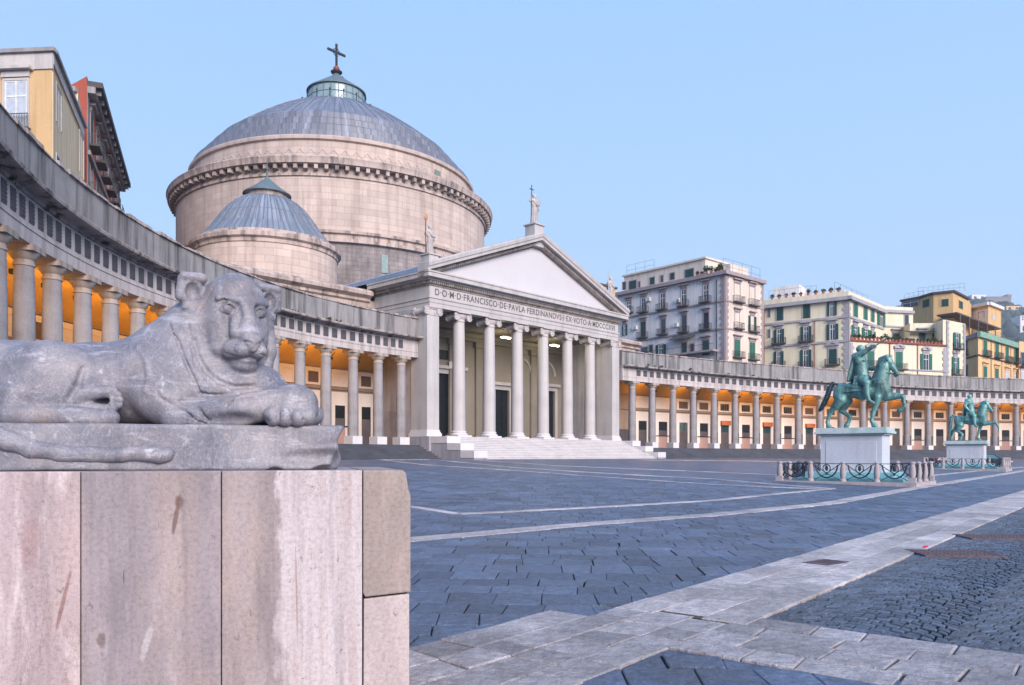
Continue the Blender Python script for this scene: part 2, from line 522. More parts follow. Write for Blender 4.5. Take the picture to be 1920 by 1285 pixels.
mb = MB()
ROT = R(-3); cr_, sr_ = math.cos(ROT), math.sin(ROT)
by = [1.6]
while by[-1] < NEAR - 2: by.append(by[-1] + rng.uniform(0.42, 0.74))
def edge(i, x): return by[i] + 0.030 * math.sin(x * 0.8 + i * 1.7) + 0.022 * math.sin(x * 2.3 + i * 2.9) + 0.012 * math.sin(x * 6.1 + i)
wd = lambda p, a, b: rng.uniform(a, b) if rng.random() < p else rng.uniform(a * 0.5, a)
for i in range(len(by) - 1):
    x = -9.0 + rng.uniform(0, 0.5); tl = rng.uniform(-0.04, 0.04)
    while x < by[i] * 0.72 + 0.8:
        w = rng.uniform(0.34, 0.62); tr_ = rng.uniform(-0.05, 0.05)
        l_, b_ = wd(0.5, 0.006, 0.014), wd(0.6, 0.014, 0.032)
        if rng.random() < 0.12: l_ = rng.uniform(0.014, 0.022)
        x0, x1 = x + l_, x + w
        q = [(x0, edge(i, x0) + b_), (x1, edge(i, x1) + b_ * rng.uniform(0.4, 1.3)), (x1 + tr_, edge(i + 1, x1 + tr_) - 0.002), (x0 + tl + l_ * rng.uniform(-0.3, 0.8), edge(i + 1, x0 + tl) - 0.002)]
        q = [(a * cr_ - b * sr_, a * sr_ + b * cr_) for a, b in q]
        m_ = (sum(p[0] for p in q) / 4, sum(p[1] for p in q) / 4)
        zn = zone(*m_)
        if zn != 'cobble' and is_near(*m_): slab(mb, q, top=0.010 if zn == 'slab' else -0.004, ch=0.010, jx=0.002, jz=0.005 if zn == 'slab' else 0.0, gap=0.0, deep=0.05)
        x += w; tl = tr_
tag(mb.build('basalt_paving', M['basalt']), kind='structure')

# broad pale band: three irregular courses
def tw(t, w): return (SO[0] + SD[0] * t + SD[1] * w, SO[1] + SD[1] * t - SD[0] * w)
mb = MB()
for w0, w1, t0 in ((0.0, 0.44, -2.1), (0.44, 0.92, -1.9), (0.92, SW, -2.02)):
    t = t0; j0 = 0.0
    while t < 75:
        l = rng.uniform(0.55, 1.6); j = rng.uniform(-0.05, 0.05)
        slab(mb, [tw(t, w0), tw(t + j0, w1), tw(t + l + j, w1), tw(t + l, w0)], top=0.024, ch=0.008, jz=0.004, jx=0.008, gap=0.005)
        t += l; j0 = j
tag(mb.build('pale_paving_band', M['pale']), kind='structure')
# where it breaks up into small mixed blocks: one arm runs on to the lower left, one to the right
mb = MB()
for w0, w1, t1 in ((-0.45, 0.0, -2.6), (0.0, 0.38, -2.1), (0.38, 0.82, -1.95), (0.82, 1.2, -2.05)):
    t = t1; j0 = 0.0
    while t > -7:
        l = rng.uniform(0.30, 0.66); j = rng.uniform(-0.06, 0.06)
        slab(mb, [tw(t - l, w0), tw(t - l + j, w1), tw(t + j0, w1), tw(t, w0)], top=0.018, ch=0.011, jz=0.006, jx=0.012, gap=0.006)
        t -= l; j0 = j
for t0, t1 in ((-3.22, -2.84), (-2.84, -2.40), (-2.40, -2.02), (-2.02, -1.62)):
    w = 1.2 if t1 < -1.9 else SW
    j0 = 0.0
    while w < 8:
        l = rng.uniform(0.34, 0.8); j = rng.uniform(-0.05, 0.05)
        slab(mb, [tw(t0, w), tw(t0, w + l), tw(t1, w + l + j), tw(t1, w + j0)], top=0.018, ch=0.011, jz=0.006, jx=0.012, gap=0.006)
        w += l; j0 = j
tag(mb.build('border_paving', M['pale_mixed']), kind='structure')

# mortar bed under the pale stones
mb = MB()
for (ta, tb, wa, wb) in ((-6.9, -2.6, -0.40, 1.16), (-2.6, -2.03, 0.04, 1.16), (-3.18, -1.66, 1.161, 7.9)):
    mb.add([(*p, 0.009) for p in (tw(ta, wa), tw(ta, wb), tw(tb, wb), tw(tb, wa))], [(0, 1, 2, 3)])
for i in range(40):
    t0, t1 = -2.02 + i * 1.9, -2.02 + (i + 1) * 1.9
    P4 = [(SO[0] + SD[0] * t + SD[1] * w, SO[1] + SD[1] * t - SD[0] * w) for t, w in ((t0, 0.02), (t0, SW - 0.02), (t1, SW - 0.02), (t1, 0.02))]
    mb.add([(p[0], p[1], gz(*p) + 0.013) for p in P4], [(0, 1, 2, 3)])
M['mortar'] = stone('dirty_mortar', (0.085, 0.075, 0.07), 0.4, 4, 0.95, 0.5)
tag(mb.build('mortar_bed', M['mortar']), kind='structure')
# fan-laid cobbles right of the band
mb = MB()
PER, CO = 1.55, 0.128
def cob(tt, ww):
    f2 = (ww - SW) / PER; f2 = f2 - math.floor(f2) - 0.5
    return tw(tt + 0.62 * (0.25 - f2 * f2) * 2.4, ww)
t = -3.2
while t < 30:
    w = SW + 0.02
    while w < 21:
        cw = CO * rng.uniform(0.82, 1.2)
        q = [cob(t, w), cob(t, w + cw), cob(t + CO, w + cw), cob(t + CO, w)]
        m_ = (sum(p[0] for p in q) / 4, sum(p[1] for p in q) / 4)
        if zone(*m_) == 'cobble' and m_[1] < 27 and m_[0] < m_[1] * 0.70 + 4.5 and m_[1] > 2.5:
            slab(mb, q, top=0.006, ch=0.011, jz=0.005, jx=0.008, gap=0.007, deep=0.05)
        w += cw
    t += CO
tag(mb.build('fan_cobbles', M['cobble']), kind='structure')
# plain cobbled ground beyond
mb = MB()
q = []
for a, b in ((10, SW), (75, SW), (75, 40), (-2, 26)):
    q.append((SO[0] + SD[0] * a + SD[1] * b, SO[1] + SD[1] * a - SD[0] * b))

# thin pale lines let into the paving
def pale_line(pts, w):
    P = [on_ground(*p) for p in pts]
    out = []
    for a, b in zip(P, P[1:]):
        n = max(1, int(math.hypot(b[0] - a[0], b[1] - a[1]) / 1.1))
        for i in range(n): out.append((a[0] + (b[0] - a[0]) * i / n, a[1] + (b[1] - a[1]) * i / n))
    out.append(P[-1])
    for i in range(len(out) - 1):
        a, b = out[i], out[i + 1]
        dx, dy = b[0] - a[0], b[1] - a[1]; l = math.hypot(dx, dy) or 1
        px_, py_ = -dy / l * w / 2, dx / l * w / 2
        slab(lines, [(a[0] + px_, a[1] + py_), (a[0] - px_, a[1] - py_), (b[0] - px_, b[1] - py_), (b[0] + px_, b[1] + py_)], top=0.022, ch=0.01, jz=0.003, jx=0.01, gap=0.004, deep=0.03)
lines = MB()
pale_line([(640, 1024), (773, 1013), (913, 1001), (1086, 985), (1340, 966), (1553, 945), (1714, 916), (1800, 902), (1887, 888.5), (1930, 881)], 0.62)
pale_line([(700, 944), (773, 951), (858, 965), (982, 959), (1160, 950), (1340, 939), (1460, 926.5), (1560, 917)], 0.34)
pale_line([(700, 865.5), (809, 868), (960, 877), (1086, 885), (1340, 899), (1560, 917)], 0.5)
pale_line([(700, 866.3), (790, 871.5), (960, 882.5), (1086, 892), (1340, 909), (1560, 918.5)], 0.40)
pale_line([(860, 866), (1040, 873.5), (1250, 882), (1465, 891)], 0.45)
pale_line([(1735, 893), (1800, 886.5), (1920, 876)], 0.4)
pale_line([(1200, 861.5), (1400, 864.5), (1500, 866.5)], 0.7)
tag(lines.build('inlaid_paving_lines', M['pale']), kind='structure')

# ------------------------------------------------------------------ signed-distance sculpting (all statues)
class Sculpt:
    def __init__(s, lo, hi, h):
        s.lo = np.array(lo, float); s.h = h
        s.n = np.ceil((np.array(hi) - s.lo) / h).astype(int) + 1
        s.ax = [s.lo[i] + h * np.arange(s.n[i]) for i in range(3)]
        s.D = np.full(s.n, 1.0, dtype=np.float32)
    def block(s, lo, hi):
        sl = []
        for i in range(3):
            a = max(0, int((lo[i] - s.lo[i]) / s.h)); b = min(s.n[i], int((hi[i] - s.lo[i]) / s.h) + 2)
            if b <= a: return None
            sl.append(slice(a, b))
        return tuple(sl)
    def grid(s, sl):
        return (s.ax[0][sl[0]][:, None, None], s.ax[1][sl[1]][None, :, None], s.ax[2][sl[2]][None, None, :])
    def put(s, sl, d, k, sub):
        A = s.D[sl]
        if sub:
            h = np.clip(0.5 - 0.5 * (A + d) / k, 0, 1)
            s.D[sl] = A * (1 - h) - d * h + k * h * (1 - h)
        else:
            h = np.clip(0.5 + 0.5 * (A - d) / k, 0, 1)
            s.D[sl] = A * (1 - h) + d * h - k * h * (1 - h)
    def cap(s, a, b, r1, r2=None, k=0.03, sub=False):
        r2 = r1 if r2 is None else r2
        a = np.array(a, float); b = np.array(b, float); m = max(r1, r2) + 2.5 * k + 2 * s.h
        sl = s.block(np.minimum(a, b) - m, np.maximum(a, b) + m)
        if sl is None: return
        X, Y, Z = s.grid(sl); ba = b - a; bb = max(ba @ ba, 1e-9)
        t = np.clip(((X - a[0]) * ba[0] + (Y - a[1]) * ba[1] + (Z - a[2]) * ba[2]) / bb, 0, 1)
        d = np.sqrt((X - a[0] - t * ba[0])**2 + (Y - a[1] - t * ba[1])**2 + (Z - a[2] - t * ba[2])**2) - (r1 + (r2 - r1) * t)
        s.put(sl, d, k, sub)
    def line(s, pts, rs, k=0.03, sub=False):
        rs = rs if isinstance(rs, (list, tuple)) else [rs] * len(pts)
        for i in range(len(pts) - 1): s.cap(pts[i], pts[i + 1], rs[i], rs[i + 1], k, sub)
    def ell(s, c, r, k=0.03, rot=None, sub=False):
        c = np.array(c, float); r = np.array(r, float); m = r.max() + 2.5 * k + 2 * s.h
        sl = s.block(c - m, c + m)
        if sl is None: return
        X, Y, Z = s.grid(sl); X = X - c[0]; Y = Y - c[1]; Z = Z - c[2]
        if rot is not None:
            Q = np.array(rot, float)     # rows: local axes
            X, Y, Z = (Q[0][0] * X + Q[0][1] * Y + Q[0][2] * Z, Q[1][0] * X + Q[1][1] * Y + Q[1][2] * Z, Q[2][0] * X + Q[2][1] * Y + Q[2][2] * Z)
        k0 = np.sqrt((X / r[0])**2 + (Y / r[1])**2 + (Z / r[2])**2)
        k1 = np.sqrt((X / r[0]**2)**2 + (Y / r[1]**2)**2 + (Z / r[2]**2)**2) + 1e-9
        s.put(sl, k0 * (k0 - 1) / k1, k, sub)
    def sample(s, p):
        q = (np.array(p) - s.lo) / s.h; i = np.floor(q).astype(int)
        if (i < 0).any() or (i >= s.n - 1).any(): return 1.0
        f = q - i; D = s.D[i[0]:i[0] + 2, i[1]:i[1] + 2, i[2]:i[2] + 2]
        D = D[0] * (1 - f[0]) + D[1] * f[0]; D = D[0] * (1 - f[1]) + D[1] * f[1]
        return float(D[0] * (1 - f[2]) + D[1] * f[2])
    def mesh(s, name, mat):
        D = s.D.copy()
        D[0] = D[-1] = 1; D[:, 0] = D[:, -1] = 1; D[:, :, -1] = 1; D[:, :, 0] = np.maximum(D[:, :, 0], 0.001)
        S = D < 0
        n = S.shape
        acc = np.zeros((n[0] - 1, n[1] - 1, n[2] - 1, 3), dtype=np.float32); cnt = np.zeros((n[0] - 1, n[1] - 1, n[2] - 1), dtype=np.float32)
        I = np.indices((n[0] - 1, n[1] - 1, n[2] - 1)).astype(np.float32)
        edges = {}
        for ax in range(3):
            a = [slice(None)] * 3; b = [slice(None)] * 3; a[ax] = slice(0, -1); b[ax] = slice(1, None)
            d0, d1 = D[tuple(a)], D[tuple(b)]
            cr = S[tuple(a)] != S[tuple(b)]
            t = np.where(cr, d0 / np.where(cr, d0 - d1, 1), 0).astype(np.float32)
            edges[ax] = cr
            o1, o2 = [x for x in range(3) if x != ax]
            for e1 in (0, 1):
                for e2 in (0, 1):
                    sl = [slice(0, n[0] - 1), slice(0, n[1] - 1), slice(0, n[2] - 1)]
                    sl[o1] = slice(e1, e1 + n[o1] - 1); sl[o2] = slice(e2, e2 + n[o2] - 1)
                    c = cr[tuple(sl)]; tt = t[tuple(sl)]
                    off = np.zeros(3); off[o1] = e1; off[o2] = e2
                    for q in range(3):
                        acc[..., q] += np.where(c, (tt if q == ax else off[q]), 0)
                    cnt += c
        act = cnt > 0
        idx = np.full(act.shape, -1, dtype=np.int64); idx[act] = np.arange(act.sum())
        P = np.stack([I[q][act] + acc[..., q][act] / cnt[act] for q in range(3)], 1) if False else None
        ii = np.argwhere(act).astype(np.float32)
        V = (ii + acc[act] / cnt[act][:, None]) * s.h + s.lo
        quads = []
        for ax in range(3):
            o1, o2 = [(1, 2), (2, 0), (0, 1)][ax]
            cr = np.argwhere(edges[ax])
            ok = (cr[:, o1] > 0) & (cr[:, o2] > 0) & (cr[:, o1] < n[o1] - 1) & (cr[:, o2] < n[o2] - 1)
            cr = cr[ok]
            inside = S[cr[:, 0], cr[:, 1], cr[:, 2]]
            def g(d1, d2):
                c = cr.copy(); c[:, o1] += d1; c[:, o2] += d2
                return idx[c[:, 0], c[:, 1], c[:, 2]]
            Q = np.stack([g(-1, -1), g(0, -1), g(0, 0), g(-1, 0)], 1)
            Q[~inside] = Q[~inside][:, ::-1]
            quads.append(Q)
        Q = np.concatenate(quads)
        me = bpy.data.meshes.new(name)
        me.vertices.add(len(V)); me.vertices.foreach_set('co', V.astype(np.float32).ravel())
        me.loops.add(len(Q) * 4); me.loops.foreach_set('vertex_index', Q.astype(np.int32).ravel())
        me.polygons.add(len(Q)); me.polygons.foreach_set('loop_start', np.arange(len(Q), dtype=np.int32) * 4)
        me.polygons.foreach_set('loop_total', np.full(len(Q), 4, dtype=np.int32))
        me.update(calc_edges=True); me.validate()
        me.polygons.foreach_set('use_smooth', [True] * len(me.polygons))
        me.materials.append(mat)
        return me

# ------------------------------------------------------------------ lion and its pedestal
PA = R(15.0)
PEX = Vector((math.cos(PA), math.sin(PA), 0)); PEY = Vector((-math.sin(PA), math.cos(PA), 0))
PD = 5.0
PO = Vector(((770 - 960) / F * PD, PD, 0))
HP = E - 26.7 * PD / F
PLH = 0.295
def Lp(px, py, ly, z0=HP + PLH):
    """photo pixel -> pedestal frame, on the upright plane ly behind the pedestal's front"""
    k = (px - 960) / F
    bx, by = PO.x + PEY.x * ly, PO.y + PEY.y * ly
    lx = (k * by - bx) / (PEX.x - k * PEX.y)
    d = by + lx * PEX.y
    return np.array((lx, ly, E + (HOR - py) / F * d - z0)), F / d
def Lx(px, ly=0.0): return float(Lp(px, 855, ly)[0][0])

def travertine(name, c, streaks, warm, split=None, marks=()):
    s = N(name); o = s.coord('Object')
    big = s.noise(s.coord('Object', (1, 1, 0.35)), 1.5, 6, 0.62, 0.6)
    col = s.ramp(big, [(0.30, sc(c, 0.74)), (0.48, c), (0.66, sc(c, 1.22))])
    col = s.mix(s.ramp(s.noise(s.coord('Object', (1, 1, 0.22)), 2.6, 6, 0.66), [(0.50, 0), (0.62, streaks)]), col, (0.66, 0.56, 0.55))
    col = s.mix(s.ramp(s.noise(s.coord('Object', (1, 1, 0.3)), 1.9, 5, 0.6), [(0.5, 0), (0.68, warm)]), col, (0.40, 0.28, 0.20))
    sx = s.n('ShaderNodeSeparateXYZ'); s.l(o, sx.inputs[0])
    if split is not None:
        wob = s.noise(s.coord('Object', (1, 1, 0.5)), 2.2, 6, 0.6)
        e_ = s.math('ADD', s.math('SUBTRACT', sx.outputs['X'], split), s.math('MULTIPLY', s.math('SUBTRACT', wob, 0.5), 0.55))
        pale = s.ramp(s.noise(s.coord('Object', (2.2, 1, 0.12)), 3.0, 5, 0.6), [(0.35, (0.36, 0.295, 0.30)), (0.5, (0.46, 0.40, 0.405)), (0.65, (0.38, 0.31, 0.305))])
        col = s.mix(s.ramp(e_, [(0.0, 0), (0.035, 1)]), col, pale)
    for (mx, mz, rx, rz, tilt, mc) in marks:
        dx = s.math('ADD', s.math('SUBTRACT', sx.outputs['X'], mx), s.math('MULTIPLY', s.math('SUBTRACT', sx.outputs['Z'], mz), tilt))
        dz = s.math('SUBTRACT', sx.outputs['Z'], mz)
        dd = s.math('ADD', s.math('POWER', s.math('DIVIDE', s.math('ABSOLUTE', dx), rx), 2), s.math('POWER', s.math('DIVIDE', s.math('ABSOLUTE', dz), rz), 2))
        dd = s.math('ADD', dd, s.math('MULTIPLY', s.math('SUBTRACT', s.noise(o, 18, 4, 0.7), 0.5), 1.6))
        col = s.mix(s.ramp(dd, [(0.3, 0.75), (1.0, 0)]), col, mc)
    v = s.noise(s.coord('Object', (1, 1, 0.25)), 3.2, 8, 0.72, 1.8)
    mk = s.ramp(s.noise(o, 1.3, 3), [(0.50, 0), (0.66, 1)])
    col = s.mix(s.math('MULTIPLY', s.ramp(v, [(0.49, 0), (0.5, 0.6), (0.51, 0)]), mk), col, (0.15, 0.105, 0.09))
    f = s.noise(o, 38, 8, 0.78); f2 = s.noise(o, 150, 3, 0.7)
    col = s.mix(0.8, col, s.ramp(f, [(0.30, 0.55), (0.5, 1.0), (0.72, 1.3)]), 'MULTIPLY')
    dr = s.noise(s.coord('Object', (3.2, 3.2, 0.16)), 1.7, 6, 0.7)
    col = s.mix(s.ramp(dr, [(0.54, 0), (0.72, 0.55)]), col, (0.12, 0.10, 0.105))
    pit = s.noise(s.coord('Object', (1, 1, 0.6)), 26, 4, 0.7, 1.0)
    col = s.mix(s.ramp(pit, [(0.64, 0), (0.70, 0.7)]), col, (0.10, 0.08, 0.075))
    col = s.mix(s.ramp(f2, [(0.62, 0), (0.7, 0.55)]), col, (0.16, 0.12, 0.11))
    return s.fin(col, 0.62, s.bump(f, 0.22, 0.012, s.bump(big, 0.1, 0.02)), 0.35)
def Lz(px, py): return float(Lp(px, py, 0.0, 0.0)[0][2])
BR = (0.11, 0.055, 0.04)
TR = [travertine('travertine_pale_pink', (0.34, 0.265, 0.27), 0.75, 0.30, None, [(Lx(118), Lz(118, 1130), 0.014, 0.22, -0.22, (0.20, 0.10, 0.08)), (Lx(55), Lz(55, 1020), 0.06, 0.18, 0.0, (0.30, 0.20, 0.20))]),
      travertine('travertine_mauve', (0.225, 0.190, 0.203), 0.18, 0.25, None, [(Lx(330), Lz(330, 968), 0.016, 0.13, -0.16, BR), (Lx(336), Lz(336, 942), 0.03, 0.05, 0.0, BR), (Lx(232), Lz(232, 1084), 0.004, 0.045, 0.0, (0.03, 0.025, 0.025)), (Lx(190), Lz(190, 1200), 0.03, 0.05, 0.0, (0.13, 0.09, 0.08)), (Lx(275), Lz(275, 1205), 0.025, 0.12, -0.25, (0.40, 0.35, 0.36))]),
      travertine('travertine_half_stained', (0.235, 0.190, 0.190), 0.15, 0.5, (Lx(520)), [(Lx(556), Lz(556, 1110), 0.006, 0.35, 0.02, (0.25, 0.17, 0.16))]),
      travertine('travertine_buff', (0.27, 0.215, 0.195), 0.2, 0.4), travertine('travertine_rose', (0.40, 0.33, 0.32), 0.5, 0.3)]
ped = empty('lion_pedestal', PO, PA, 'tall pedestal of veined pink and grey travertine slabs under the stone lion', 'pedestal')
edges_ = [Lx(680) , Lx(415), Lx(151), Lx(151) - 0.85, Lx(151) - 1.7]
DEP = 1.5
core = MB(); core.box(edges_[-1] + 0.02, -0.03, 0.03, DEP - 0.02, -0.3, HP - 0.012)
core.build('core_block', M['joint'], ped)
for k in range(4):
    x0, x1 = edges_[k + 1] + 0.003, edges_[k] - 0.003
    b = MB(); b.box(x0, x1, 0.0, 0.16 if k else 0.16, -0.3, HP)
    b.build('facing_slab', TR[(2, 1, 0, 1)[k]], ped, bevel=0.006)
# right end pier: two stones with a stepped joint and a chipped upper corner
x0 = edges_[0] + 0.003
zj = E - (1116 - 855) * (PD) / F
b = MB()
c_up = [(x0 + 0.012, zj + 0.0), (0.0, zj + 0.02), (0.0, HP - 0.16), (-0.012, HP - 0.13), (-0.03, HP - 0.02), (-0.05, HP), (x0, HP), (x0, zj + 0.025)]
b.sweep(c_up, [((0, 0.0, 0), (1, 0, 0), (0, 0, 1)), ((0, DEP, 0), (1, 0, 0), (0, 0, 1))])
b.build('facing_slab', TR[3], ped, bevel=0.008)
b = MB()
c_lo = [(x0, -0.3), (-0.008, -0.3), (-0.008, zj + 0.008), (x0 + 0.004, zj - 0.012)]
b.sweep(c_lo, [((0, 0.001, 0), (1, 0, 0), (0, 0, 1)), ((0, DEP, 0), (1, 0, 0), (0, 0, 1))])
b.build('facing_slab', TR[4], ped, bevel=0.008)
b = MB(); b.box(edges_[-1], x0 - 0.006, 0.163, DEP, HP - 0.05, HP - 0.002)
b.build('top_slab', M['podium'], ped, bevel=0.01)
b = MB(); b.box(edges_[-1] - 0.16, edges_[-1] - 0.004, 0.0, DEP, -0.3, HP)
b.build('facing_slab', TR[1], ped, bevel=0.01)

def lion_marble():
    s = N('grey_lion_marble'); o = s.coord('Object')
    big = s.noise(o, 2.2, 5, 0.62, 0.5)
    col = s.ramp(big, [(0.32, (0.105, 0.108, 0.138)), (0.5, (0.185, 0.178, 0.206)), (0.68, (0.265, 0.240, 0.25))])
    sp = s.noise(o, 8, 6, 0.68, 0.4)
    col = s.mix(s.ramp(sp, [(0.60, 0), (0.70, 0.75)]), col, (0.48, 0.46, 0.49))
    ve = s.noise(s.coord('Object', (1.0, 1.0, 0.7)), 4.5, 7, 0.7, 2.5)
    col = s.mix(s.ramp(ve, [(0.485, 0), (0.5, 0.4), (0.515, 0)]), col, (0.46, 0.44, 0.48))
    tc = s.n('ShaderNodeTexCoord'); mp = s.n('ShaderNodeMapping'); mp.inputs['Rotation'].default_value = (0, R(35), 0); mp.inputs['Scale'].default_value = (1.0, 1.0, 4.5)
    s.l(tc.outputs['Object'], mp.inputs[0])
    col = s.mix(s.ramp(s.noise(mp.outputs[0], 3.0, 6, 0.65, 0.5), [(0.56, 0), (0.68, 0.55)]), col, (0.44, 0.42, 0.46))
    gr = s.noise(s.coord('Object', (1.6, 1.6, 0.35)), 2.4, 6, 0.7)
    col = s.mix(s.ramp(gr, [(0.52, 0), (0.70, 0.6)]), col, (0.075, 0.078, 0.095))
    col = s.mix(s.ramp(s.noise(o, 3.1, 5, 0.6), [(0.56, 0), (0.74, 0.5)]), col, (0.32, 0.235, 0.185))
    f = s.noise(o, 60, 6, 0.75)
    col = s.mix(0.6, col, s.ramp(f, [(0.3, 0.58), (0.5, 1.0), (0.72, 1.35)]), 'MULTIPLY')
    pt = s.noise(o, 130, 2, 0.6)
    col = s.mix(s.ramp(pt, [(0.66, 0), (0.74, 0.7)]), col, (0.10, 0.09, 0.09))
    return s.fin(col, 0.55, s.bump(f, 0.28, 0.012, s.bump(sp, 0.25, 0.03)), 0.45)
M['lion'] = lion_marble()

lion = empty('lion_statue', PO + Vector((0, 0, HP)), PA, 'grey marble lion lying with crossed paws on the travertine pedestal', 'statue')
PT = PLH
S = Sculpt((-3.55, 0.10, -0.01), (-0.30, 1.22, 1.22), 0.0092)
def C(px, py, ly, r, **k):
    p, s_ = Lp(px, py, ly); return p, r / s_
def cap(a, b, r1, r2, k=0.03, sub=False):
    pa, s1 = Lp(*a); pb, s2 = Lp(*b); S.cap(pa, pb, r1 / s1, r2 / s2, k, sub)
def ell(c, rx, rz, ry, k=0.04, rot=None, sub=False):
    p, s_ = Lp(*c); S.ell(p, (rx / s_, ry, rz / s_), k, rot, sub)
# trunk
ell((20, 724, 0.82), 165, 86, 0.36, 0.02)
ell((-60, 735, 0.82), 120, 74, 0.33, 0.05)
cap((80, 722, 0.82), (300, 716, 0.80), 74, 80, 0.06)
ell((345, 706, 0.78), 112, 98, 0.34, 0.08)
cap((292, 700, 0.80), (415, 606, 0.76), 76, 72, 0.06)
ell((430, 742, 0.72), 112, 72, 0.30, 0.06)
cap((330, 745, 0.82), (470, 765, 0.86), 62, 45, 0.06)
# haunch and hind legs
ell((92, 722, 0.57), 96, 84, 0.17, 0.035)
cap((30, 745, 0.50), (20, 776, 0.46), 34, 24, 0.03)
cap((22, 776, 0.46), (185, 784, 0.45), 24, 17, 0.02)
cap((160, 785, 0.44), (208, 784, 0.43), 15, 16, 0.015)
for q in ((206, 774), (213, 783), (209, 791)): cap((q[0] - 10, q[1], 0.425), (q[0] + 4, q[1], 0.415), 7.5, 7, 0.006)
cap((120, 742, 0.50), (205, 735, 0.49), 14, 12, 0.02)
for q in ((214, 733), (222, 741), (226, 751), (224, 761)): cap((q[0] - 14, q[1] - 2, 0.485), (q[0], q[1], 0.475), 7.5, 7, 0.006)
cap((150, 762, 0.49), (215, 766, 0.485), 8, 8, 0.01)
cap((-60, 700, 0.60), (-20, 770, 0.5), 50, 26, 0.04)
# shoulder, forelegs, crossed paws
ell((322, 738, 0.60), 70, 62, 0.15, 0.05)
cap((318, 745, 0.58), (330, 782, 0.52), 40, 26, 0.04)
cap((332, 782, 0.52), (452, 768, 0.47), 27, 30, 0.03)
cap((452, 768, 0.47), (548, 754, 0.49), 30, 32, 0.03)
ell((556, 757, 0.50), 39, 35, 0.13, 0.03)
ell((548, 772, 0.46), 48, 27, 0.12, 0.025)
for q, r in (((512, 780, 0.385), 18), ((535, 782, 0.365), 17), ((558, 783, 0.365), 16), ((578, 781, 0.39), 15)):
    ell(q, r, r + 2, 0.075, 0.008)
for q in (523.5, 546.5, 568): cap((q, 762, 0.315), (q - 1, 797, 0.315), 2.2, 2.2, 0.006, True)
cap((400, 780, 0.95), (560, 775, 0.98), 34, 26, 0.04)
ell((572, 780, 0.92), 34, 24, 0.13, 0.03)
ell((430, 790, 0.34), 70, 16, 0.09, 0.03, None, True)
# head
hp_, hs_ = Lp(437, 603, 0.66)
fw = (0.46, -0.888); FW = np.array((fw[0], fw[1], -0.05)); FW /= np.linalg.norm(FW)
RT = np.array((0.888, 0.46, 0)); RT /= np.linalg.norm(RT)
UP = np.cross(RT, FW)
if UP[2] < 0: UP = -UP
ROT3 = np.stack([RT, FW, UP])
def Hh(a, b, c): return hp_ + RT * a + UP * b + FW * c
def hell(a, b, c, ra, rb, rc, k=0.03, sub=False): S.ell(Hh(a, b, c), (ra, rc, rb), k, ROT3, sub)
def hcap(p, q, r1, r2, k=0.02, sub=False): S.cap(Hh(*p), Hh(*q), r1, r2, k, sub)
# ruff
pts = []
for i in range(25):
    t = math.pi * 2 * i / 24
    pts.append((0.275 * math.sin(t), -0.08 + 0.345 * math.cos(t) * (1 if math.cos(t) > 0 else 1.10), -0.085 + 0.05 * (math.cos(t) < 0)))
for i in range(24):
    lowp = pts[i][1] < 0.16
    if lowp: hcap(pts[i], pts[i + 1], 0.066, 0.066, 0.018)
hell(0, -0.08, -0.17, 0.275, 0.36, 0.17, 0.04)
hell(0, -0.30, -0.09, 0.19, 0.15, 0.13, 0.05)
# skull and face
hell(0, 0.060, 0.0, 0.205, 0.262, 0.215, 0.03)
hell(0, 0.15, 0.045, 0.180, 0.155, 0.165, 0.05)
for s_ in (-1, 1):
    hell(s_ * 0.120, -0.120, 0.070, 0.088, 0.160, 0.115, 0.03)
    hell(s_ * 0.150, 0.00, 0.055, 0.060, 0.13, 0.115, 0.04)
    hcap((s_ * 0.050, 0.118, 0.205), (s_ * 0.160, 0.122, 0.150), 0.032, 0.026, 0.018)
hcap((0, 0.16, 0.165), (0, -0.11, 0.290), 0.052, 0.050, 0.03)
for s_ in (-1, 1): hcap((s_ * 0.028, 0.13, 0.182), (s_ * 0.034, -0.14, 0.298), 0.026, 0.034, 0.02)
for s_ in (-1, 1):
    hcap((s_ * 0.058, 0.03, 0.195), (s_ * 0.070, -0.11, 0.235), 0.040, 0.045, 0.03)
    hell(s_ * 0.052, -0.212, 0.252, 0.070, 0.058, 0.080, 0.022)
    hell(s_ * 0.078, -0.205, 0.19, 0.066, 0.068, 0.10, 0.018)
hell(0, -0.160, 0.332, 0.058, 0.034, 0.032, 0.010)
hell(0, -0.190, 0.325, 0.036, 0.038, 0.030, 0.010)
hcap((0, -0.300, 0.175), (0, -0.24, -0.05), 0.080, 0.14, 0.03)
hell(0, -0.312, 0.195, 0.082, 0.048, 0.085, 0.016)
hell(0, -0.283, 0.250, 0.062, 0.024, 0.042, 0.010)
